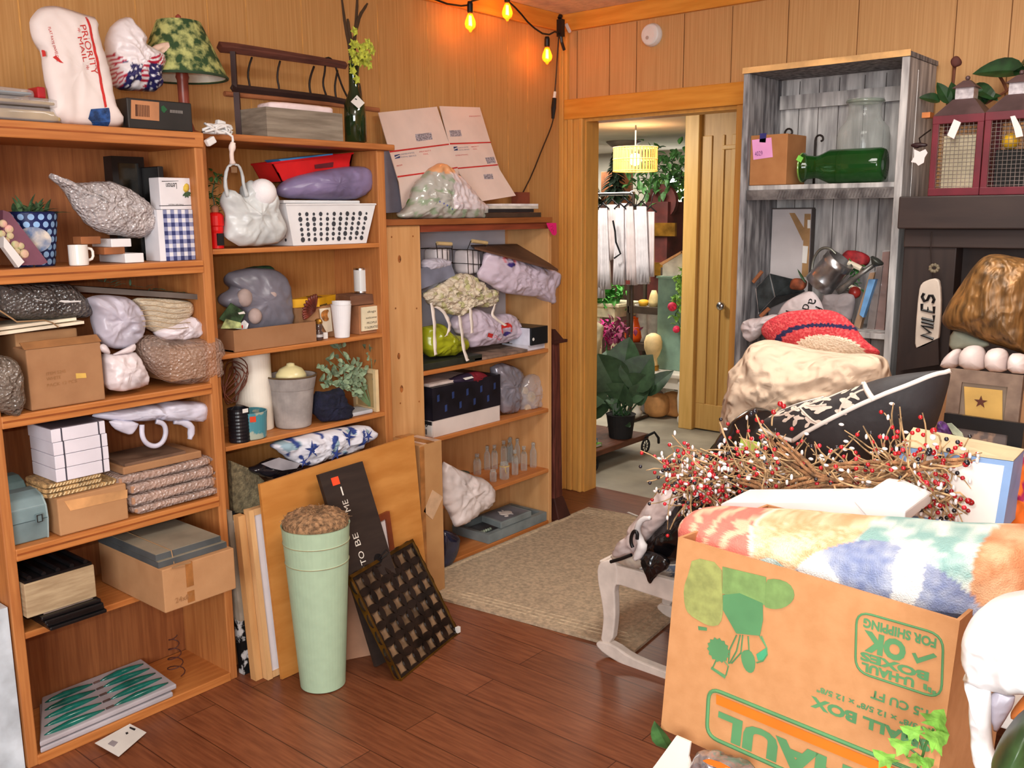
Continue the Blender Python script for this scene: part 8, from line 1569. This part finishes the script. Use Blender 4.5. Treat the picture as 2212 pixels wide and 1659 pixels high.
t = T('foil_pack', 'crinkled silver foil pack with an orange stripe under the moving box', 'pack'); B().inflate(YP(1.17,2.549,.755,2.555,.77,2.562,.777,2.569,.776,2.58,.783,2.588,.778,2.6,.78,2.621,.781,2.651,.782,2.651,.772,2.548,.73), (0, -1, 0), .02, .03, 84, 12, nz=.006, ns=40, seed=5).build('foil', M('foil_silver', (176, 172, 176), .15, .15, 40, bump=1., bs=40, kind='crumple', metal=.7), t, smooth=True); B().prism(YP(1.14,2.582,.783,2.591,.789,2.609,.791,2.626,.789,2.606,.781,2.592,.781), (0, .002, 0)).build('orange_stripe', ORANGEINK, t)
t = T('artificial_leaf', 'glossy dark green leaf tip poking out under the corner of the moving box', 'leaf'); b = B(); b.leaf((2.479,1.22,.725), V((2.47,1.2,.761)) - V((2.479,1.22,.725)), .06, .035, .1, up=(0, -1, .3)); b.build('leaf_blade', LEAF, t)

# ================================================================ goods in the shop seen through the doorway
t = T('plant_cart', 'low brown wooden cart with a spoked black wheel standing in the doorway', 'cart')
B().box(-.62, -.05, 4.42, 5.26, .085, .122).build('deck', M('cart_wood', (104, 62, 44), .5, .15, st=(8, 1, 8)), t, bev=.004)
for y in (4.6, 5.2):
    for x in (-.05, -.6):
        b = B(); c = V((x + .012, y, .05)); b.tube([c + V((0, .045 * cos(a * pi / 9), .045 * sin(a * pi / 9))) for a in range(18)], .007, 6, True)
        for k in range(4): b.tube([c + V((0, .043 * cos(k * pi / 4), .043 * sin(k * pi / 4))), c - V((0, .043 * cos(k * pi / 4), .043 * sin(k * pi / 4)))], .003, 4)
        b.build('wheel', BLACKM, t)
B().tube([(-.06, 5.2, .1), (-.02, 5.28, .13), (.0, 5.3, .09), (-.01, 5.32, .05)], .009, 6).build('bracket', BLACKM, t)
zc = .123
t = T('potted_plant', 'large peace lily with broad dark leaves in a black pot on the cart', 'plant'); c = V((-.142,5.056,.123)); c.z = zc
B().lathe([(.075, 0), (.095, .15), (.1, .155), (.09, .15)], c, n=24).build('pot', BLACKM, t); b = B(); st_ = B()
for tip, w_ in zip(YP(5.05,-.35,.682,-.255,.667,-.126,.775,.055,.682,.068,.548,.159,.585,.089,.501,-.365,.455,-.409,.316,-.218,.396,-.1,.484,-.328,.202,-.265,.597,-.017,.603,-.161,.253,-.423,.563), (.3, .28, .26, .26, .24, .12, .12, .25, .2, .26, .26, .18, .3, .26, .24, .2)):
    tip = V(tip) + V((0, rr.uniform(-.12, .12), 0)); a = c + V((rr.uniform(-.05, .05), rr.uniform(-.05, .05), .15)); d = tip - a; m_ = a + d * .4 + V((0, 0, .02)); st_.tube([a, m_], .006, 5); b.leaf(m_, tip - m_, (tip - m_).length * 1.02, w_, .18, up=(.3, -1, .5), n=7)
b.build('leaves', M('lily_green', (58, 82, 54), .5, .18, 14), t); st_.build('stem', LEAFD, t)
for i, (z0, x1, y1, col, lb) in enumerate(((zc, -.1, 4.78, (116, 172, 60), 'green-edged book lowest on the cart'), (zc + .022, -.12, 4.76, (52, 128, 164), 'blue book in the middle of the pile on the cart'), (zc + .052, -.16, 4.7, (110, 110, 124), 'grey book on top of the pile on the cart'))): t = T('book', lb, 'book'); B().box(x1 - .3, x1, y1 - .3, y1, z0, z0 + (.021, .028, .03)[i]).build('cover', M('book_%d' % i, col, .5), t, bev=.002); B().box(x1 - .295, x1 + .001, y1 - .29, y1 - .01, z0 + .004, z0 + (.021, .028, .03)[i] - .004).build('pages', PAPER, t)
t = T('bench', 'white turned-leg bench under the green cabinet at the partition', 'bench'); BW = M('bench_white', (220, 212, 198), .5, .04)
x0, x1, y0, y1, zt = -.72, -.235, 6.05, 6.5, .385
B().box(x0, x1, y0, y1, zt - .035, zt).build('bench_top', BW, t, bev=.01); B().box(x0 + .05, x1 - .05, y0 + .03, y1 - .03, zt - .12, zt - .035).build('apron', BW, t)
for x in (x0 + .05, x1 - .05):
    for y in (y0 + .05, y1 - .05): B().lathe([(.02, 0), (.032, .02), (.032, .05), (.02, .07), (.03, .1), (.036, .2), (.03, .25), (.036, zt - .035)], (x, y, .001), n=14).build('leg', BW, t, smooth=True)
for c, col, lb in (((-.673,6.3,.115), (150, 140, 140), 'grey cushion under the white bench'), ((-.56,6.2,.089), (196, 140, 84), 'tan pointed cushion lying under the white bench'), ((-.476,6.3,.117), (206, 146, 88), 'orange-tan cushion at the right under the white bench')): c = V(c); c.z = .1; t = T('cushion', lb, 'cushion'); B().lump(c, (.2, .16, .19), 3, .01, 12, c.x, n=20, m=12).build('cushion_body', M('cushion_%d%d%d' % col, col, .8), t, smooth=True)
t = T('pedestal_cabinet', 'tall sage green pedestal cabinet standing on the white bench', 'cabinet'); q0, q1 = V((-.552,6.2,.377)), V((-.309,6.2,.37)); q1.x = -.24
B().box(q0.x - .02, q1.x, 6.2, 6.46, .386, 1.085).build('cabinet_body', M('paint_sage_teal', (126, 156, 138), .5, .08), t, bev=.004); B().box(q0.x - .03, q1.x, 6.19, 6.47, 1.085, 1.1).build('cabinet_top', M('paint_sage_teal', (0, 0, 0)), t)
t = T('birdhouse', 'white birdhouse with a tan pitched roof on the green pedestal cabinet', 'birdhouse'); a, c_ = V((-.558,6.28,1.077)), V((-.342,6.28,1.085)); zb = 1.101; zw = 1.195; zr = 1.293
B().box(a.x, a.x + .26, 6.24, 6.42, zb, zw).build('house_walls', M('house_white', (222, 216, 202), .7), t); B().prism([(a.x - .02, 6.22, zw), (a.x + .17, 6.22, zr), (a.x + .18, 6.22, zr - .01), (a.x, 6.22, zw - .012)], (0, .22, 0)).prism([(a.x + .17, 6.22, zr), (a.x + .3, 6.22, zw), (a.x + .28, 6.22, zw - .01), (a.x + .165, 6.22, zr - .012)], (0, .22, 0)).build('roof', M('roof_tan', (204, 152, 104), .7), t); B().prism([(a.x + .02, 6.241, zw), (a.x + .17, 6.241, zr - .012), (a.x + .26, 6.241, zw)], (0, .17, 0)).build('gable', M('house_white', (0, 0, 0)), t)
t = T('rose_vine', 'trailing artificial vine with pink roses over the green pedestal cabinet', 'plant'); b = B(); pth = smoothpoly(YP(6.17,-.297,1.159,-.356,1.118,-.393,1.09,-.316,1.06,-.367,.991,-.411,.922,-.357,.871,-.409,.814,-.361,.756,-.345,.71), 1, False); B().tube(pth, .004, 5).build('stem', LEAF, t)
for k in range(70): b.leaf(V(pth[k % len(pth)]) + V((rr.gauss(0, .02), 0, rr.gauss(0, .02))), (rr.gauss(0, 1), -.6, rr.gauss(0, 1)), .05, .035, .2, n=3)
b.build('leaves', LEAFY, t)
for q, r_ in (((-.402,6.13,.882), .035), ((-.362,6.13,.714), .028)): B().ball(q, r_, 12, 8).build('rose', M('rose_pink', (224, 48, 88), .6, .2, 60), t, smooth=True)
t = T('mannequin_head', 'cream mannequin head on a gold stand left of the green cabinet', 'mannequin'); c = V((-.555,6.12,.418)); c.z = .386
B().lathe([(.04, 0), (.045, .01), (.04, .035), (.036, .06), (.032, .09), (.05, .12), (.068, .17), (.07, .22), (.055, .265), (.02, .285)], c, n=20).build('head', M('mannequin_cream', (226, 196, 140), .6), t, smooth=True); B().lathe([(.046, -.0), (.048, .03), (.046, .04)], c, n=20).build('gold_band', BRASSY, t)

t = T('clothes_rack', 'chrome clothes rail carrying white skirts in the shop', 'rack'); Y0 = 5.9; zb = 1.714; x0, x1 = -1.5, -.631
B().tube([(x0, Y0, zb), (x1, Y0, zb)], .013, 10).build('rail', CHROME, t); B().ball((x1 + .01, Y0, zb), .022, 10, 7).build('end_ball', CHROME, t, smooth=True)
for x in (x0 + .05, x1 + .02): B().tube([(x, Y0, .002), (x, Y0, zb)], .012, 8).build('post', M('post_umber', (58, 44, 34), .5), t); B().tube([(x - .0, Y0 - .25, .015), (x, Y0 + .25, .015)], .013, 8).build('foot', M('post_umber', (0, 0, 0)), t)
SK = M('skirt_white', (216, 208, 208), .85, .05, 14)
spans = ((115, 205, 355, 1240, 1300, 0), (200, 280, 380, 1370, 340, 0), (280, 370, 360, 1270, 420, 0), (350, 480, 320, 950, 545, 2), (470, 560, 360, 1220, 570, 0), (505, 600, 305, 1165, 700, 0), (590, 660, 340, 1220, 720, 0), (640, 720, 380, 1215, 840, 0), (700, 810, 340, 1200, 850, 0), (800, 890, 400, 1130, 890, 0))
LBS = ('leftmost white skirt on the rail, nearest the door jamb', 'pinkish white skirt hanging second from the door jamb', 'white skirt third from the door jamb on the rail', 'short white garment with dark piping on the rail', 'white skirt right behind the piped garment', 'white skirt hanging highest on the rail, right of the piped garment', 'white skirt with a brown patch at its hem', 'white skirt third from the right end of the rail', 'white pleated skirt second from the right end of the rail', 'white skirt at the right end of the rail')
TOP = YP(5.86,-1.022,1.618,-.948,1.617,-.952,1.601,-.887,1.6,-.887,1.613,-.815,1.613,-.831,1.639,-.728,1.638,-.736,1.612,-.666,1.611,-.709,1.647,-.635,1.646,-.642,1.624,-.589,1.623,-.604,1.598,-.543,1.597,-.558,1.623,-.475,1.622,-.482,1.584,-.415,1.584)
BOT = YP(5.86,-1.031,1.022,-.865,1.029,-.946,.938,-.835,.943,-.865,1.009,-.772,1.013,-.79,1.226,-.668,1.275,-.748,1.048,-.649,1.052,-.657,1.088,-.549,1.102,-.633,1.053,-.548,1.053,-.594,1.057,-.449,1.064,-.533,1.076,-.434,1.08,-.457,1.118,-.405,1.12)
for i in range(10):
    t = T('skirt', LBS[i], 'skirt'); y = 5.86 + .014 * (i % 2); a, b_, c, d = TOP[2 * i], TOP[2 * i + 1], BOT[2 * i], BOT[2 * i + 1]; g = []
    for k in range(13):
        s = k / 12; p = V(a).lerp(V(b_), s); q = V(c).lerp(V(d), s); g.append([V((p.x + (q.x - p.x) * m, y + .014 * sin(k * 2.3 + i) * (.3 + m), p.z + (q.z - p.z) * m)) for m in (0, .25, .5, .75, 1)])
    B().sheet(g, .006).build('fabric', SK if i % 3 else M('skirt_pinkish', (216, 200, 196), .85, .05), t, smooth=True); m_ = (V(a) + V(b_)) / 2; m_.y = y
    B().tube([m_ + V((-.05, 0, -.005)), m_ + V((0, 0, .035)), m_ + V((.05, 0, -.005))], .006, 5).tube([m_ + V((0, 0, .03)), (m_.x, Y0, zb - .02), (m_.x, Y0 + .018, zb + .005), (m_.x, Y0, zb + .02)], .003, 5).build('hanger', BLACK, t)
    if i == 3: B().tube([V(q) + V((0, -.035, 0)) for q in YP(5.83,-.718,1.522,-.698,1.444,-.689,1.366,-.648,1.283,-.703,1.249)], .007, 5).build('dark_piping', BLACK, t)
    if i == 6: B().prism(YP(5.77,-.583,1.093,-.548,1.094,-.548,1.065,-.582,1.064), (0, .003, 0)).build('brown_patch', M('patch_brown', (110, 48, 40), .8), t)
t = T('pendant_lamp', 'glowing slatted wooden drum pendant lamp hanging in the shop', 'lamp'); c = V((-1.049,6.6,2.094)); r_ = (V((-.875,6.6,1.979)) - V((-1.227,6.6,1.993))).length / 2; h = c.z - 1.909; LW = M('lamp_wood', (226, 150, 70), .5, emit=.9); SL_ = B()
for k in range(40): a = 2 * pi * k / 40; p = c + V((r_ * cos(a), r_ * sin(a), 0)); SL_.obox(p + V((0, 0, -h / 2)), (.004, .013, h), rotz(a))
SL_.build('slatted_shade', LW, t); b = B()
for zz in (0, -h * .5, -h): b.tube([c + V((r_ * cos(k * pi / 16), r_ * sin(k * pi / 16), zz)) for k in range(32)], .006, 6, True)
b.build('shade_hoops', LW, t); B().tube([c + V((0, 0, -.03)), (c.x, c.y, 2.269)], .006, 6).build('lamp_cord', M('cord_grey', (110, 104, 98), .6), t); B().ball(c + V((0, 0, -h * .5)), .05, 14, 10).build('bulb', M('bulb_white_hot', (255, 226, 170), .3, 0, emit=25), t, smooth=True); B().tube([c + V((-r_, 0, 0)), c + V((r_, 0, 0))], .004, 5).build('spider_bar', LW, t)
lamp('pendant_light', 'POINT', c + V((0, 0, -h * .5)), 9, (1, .72, .4), .06)
t = T('ceiling_light', 'dark flush dome light on the shop ceiling near the pendant', 'ceiling light'); c = V((-2.085,8,2.314)); B().lathe([(.02, -.07), (.12, -.05), (.17, -.01), (.17, 0)], (c.x, 8.0, 2.269), n=24).build('dome', M('dome_brown', (110, 96, 84), .5), t, smooth=True)
def conifer(label, c, h, r_):
    t = T('christmas_tree', label, 'tree'); b = B(); c = V(c)
    for k in range(170): s = rr.random(); a = rr.uniform(0, 6.28); b.leaf(c + V((0, 0, h * (.12 + .88 * s))), (cos(a), sin(a), -.25), r_ * (1 - s) + .03, .05, .2, n=3)
    b.build('needles', M('conifer_green', (40, 58, 40), .7, .3), t); B().tube([c, c + V((0, 0, h * .95))], .014, 6).build('trunk', M('trunk_brown', (80, 56, 40), .8), t)
def block(name, label, cat, x0, x1, y0, y1, z0, z1, col, rough=.6): t = T(name, label, cat); B().box(x0, x1, y0, y1, z0, z1).build('body', M('shop_%d_%d_%d' % col, col, rough, .15), t, bev=.004); return t
# display furniture further back
t = block('display_shelf', 'dark brown display shelving behind the skirts holding little trees', 'shelf', -3.4, -1.75, 8.2, 8.6, .002, 1.66, (70, 44, 36))
conifer('dark green little fir tree on the shelving below the pendant lamp', (-2.447, 8.4, 1.661), .58, .2); conifer('brownish green little fir tree at the left behind the skirts', (-2.755, 8.4, 1.661), .3, .2)
block('picture', 'orange-brown picture behind the small fir trees', 'picture', -2.697, -2.319, 8.5, 8.55, 1.661, 2.011, (176, 108, 66))
t = block('hutch', 'dark red-brown hutch with an arched crest right of the skirts', 'cabinet', -1.571, -1.332, 7.6, 7.95, .002, 1.674, (80, 34, 30)); q = V((-1.436,7.6,1.674)); B().lathe([(.16, 0), (.16, .05)], (q.x, 7.65, q.z), (0, 1, 0), 24).build('arched_crest', M('shop_80_34_30', (0, 0, 0)), t)
for px in (580, 1020): pass
for q in YP(7.59,-1.473,1.422,-1.465,1.059): B().box(q.x, q.x + .24, 7.57, 7.6, q.z - .06, q.z + .06).build('gilt_drawer', BRASSY, t)
def clump(label, c, n, s, m, sp=(.2, .2, .12), pot=None): 
    t = T('artificial_plant', label, 'plant'); b = B(); c = V(c)
    for k in range(n): b.leaf(c + V((rr.gauss(0, sp[0]), rr.gauss(0, sp[1]), rr.gauss(0, sp[2]))), (rr.gauss(0, 1), rr.gauss(-.4, .6), rr.gauss(0, 1)), s, s * .6, .2, n=3)
    b.build('leaves', m, t)
    if pot: B().tube([c, (c.x, c.y, .003)], .008, 6).build('stem', LEAF, t)
    return t
clump('leafy ivy tree canopy on top of the red-brown hutch', (-1.447,7.7,1.927), 240, .09, LEAF, (.18, .12, .13)); clump('yellow-green ivy lit by the bright window behind the hutch', (-1.877,8.6,1.838), 140, .09, LEAFY, (.17, .1, .08)); clump('dark ivy spray left of the leafy canopy', (-1.517,8.2,1.932), 40, .08, LEAFD, (.1, .05, .1)); clump('grassy green plant on the white console table', (-1.544,7,.847), 90, .09, M('grass_green', (76, 150, 60), .6, .2), (.06, .05, .05)); clump('fuchsia flowers on the floor under the console table', (-1.379,6.7,.54), 90, .06, M('fuchsia', (178, 36, 110), .6, .2), (.05, .05, .05), 1); clump('dusky pink flowers right of the fuchsia ones', (-1.226,6.65,.582), 80, .06, M('dusky_pink', (130, 50, 84), .6, .2), (.06, .05, .05), 1)
t = T('console_table', 'cream white console table behind the hanging skirts', 'table'); x0, x1 = -1.9, -1.392; zt = .783; z0 = .657
B().box(x0, x1, 6.9, 7.3, zt - .03, zt).build('table_top', M('cream_white', (226, 214, 178), .5), t, bev=.005); B().box(x0 + .04, x1 - .06, 6.93, 7.27, z0, zt - .03).build('apron', M('cream_white', (0, 0, 0)), t)
for x in (x0 + .07, x1 - .09, (x0 + x1) / 2): B().box(x - .02, x + .02, 6.95, 6.99, .002, z0).build('leg', M('cream_white', (0, 0, 0)), t)
t = T('tote_bag', 'linen tote bag with white tags standing left behind the peace lily', 'bag'); B().inflate(YP(5.75,-.952,.759,-.766,.78,-.771,.673,-.803,.572,-.828,.393,-.991,.376,-.993,.745), (0, -1, 0), .05, .06, 60, 10, nz=.008, ns=12, seed=4).build('bag_body', M('linen', (190, 178, 146), .9, .15, 10), t, smooth=True)
B().prism(YP(5.68,-.826,.812,-.803,.792,-.806,.762,-.845,.76,-.849,.789), (0, .002, 0)).build('white_tag', PAPER, t)
t = T('metal_shelf', 'dark metal rack with three shelves behind the skirts', 'shelf'); x0, x1 = -1.361, -1.02; z1, z2 = .763, .436
for zz in (z1, z2): B().box(x0, x1, 7.0, 7.3, zz - .06, zz).build('shelf_board', M('rack_dark', (62, 52, 42), .5), t)
for x in (x0, x1): B().box(x - .012, x + .012, 7.0, 7.03, .002, z1 + .35).build('post', M('rack_dark', (0, 0, 0)), t); B().box(x - .012, x + .012, 7.27, 7.3, .002, z1 + .35).build('post', M('rack_dark', (0, 0, 0)), t)
t = T('vase', 'glossy orange vase on the dark metal rack', 'vase'); c = V((-1.363,7.1,.427)); B().lathe([(.07, 0), (.085, .04), (.075, .13), (.055, .2), (.06, .22), (.05, .21)], (c.x, 7.1, z2 + .001), n=22).build('vase_body', M('glaze_orange', (222, 84, 24), .2), t, smooth=True)
for px, lb in (((-1.299,7.15,.434), 'tall white tapered vase beside the orange vase'), ((-1.185,7.15,.443), 'second tall white vase right of the tapered one')): t = T('vase', lb, 'vase'); B().lathe([(.045, 0), (.048, .05), (.07, .32), (.074, .33), (.06, .31)], (V(px).x, 7.15, z2 + .001), n=22).build('vase_body', M('vase_white', (214, 206, 192), .5), t, smooth=True)
for px, lb, col in (((-1.259,7.1,.78), 'yellow dish on the upper board of the dark metal rack', (214, 164, 50)), ((-1.155,7.1,.798), 'white and yellow figurine at the right of the metal rack', (222, 200, 140))): t = T('figurine' if col[2] > 100 else 'dish', lb, 'ornament'); B().lathe([(.04, 0), (.05, .04), (.035, .1 if col[2] > 100 else .05), (.02, .14 if col[2] > 100 else .055)], (V(px).x, 7.1, z1 + .001), n=16).build('body', M('shop_%d_%d_%d' % col, col, .5), t, smooth=True)
block('display_board', 'sage green display board on the far wall right of the bright window', 'board', -2.412, -2.09, 9.4, 9.47, .9, 1.27, (112, 138, 110)); t = T('bow', 'black ribbon bow hanging at the green display board', 'bow'); B().tube(YP(9.38,-2.309,1.271,-2.267,1.396,-2.223,1.46,-2.172,1.272), .02, 6).tube(YP(9.38,-2.263,1.266,-2.222,1.222,-2.189,1.267), .01, 6).build('ribbon', BLACKM, t)
for i, (x, lb) in enumerate(((-1.2, 'skirts'),)): pass

for o in [q for q in COL.objects if q.parent is None and q.get('label') and q.type in ('EMPTY', 'MESH')]: fin(o)
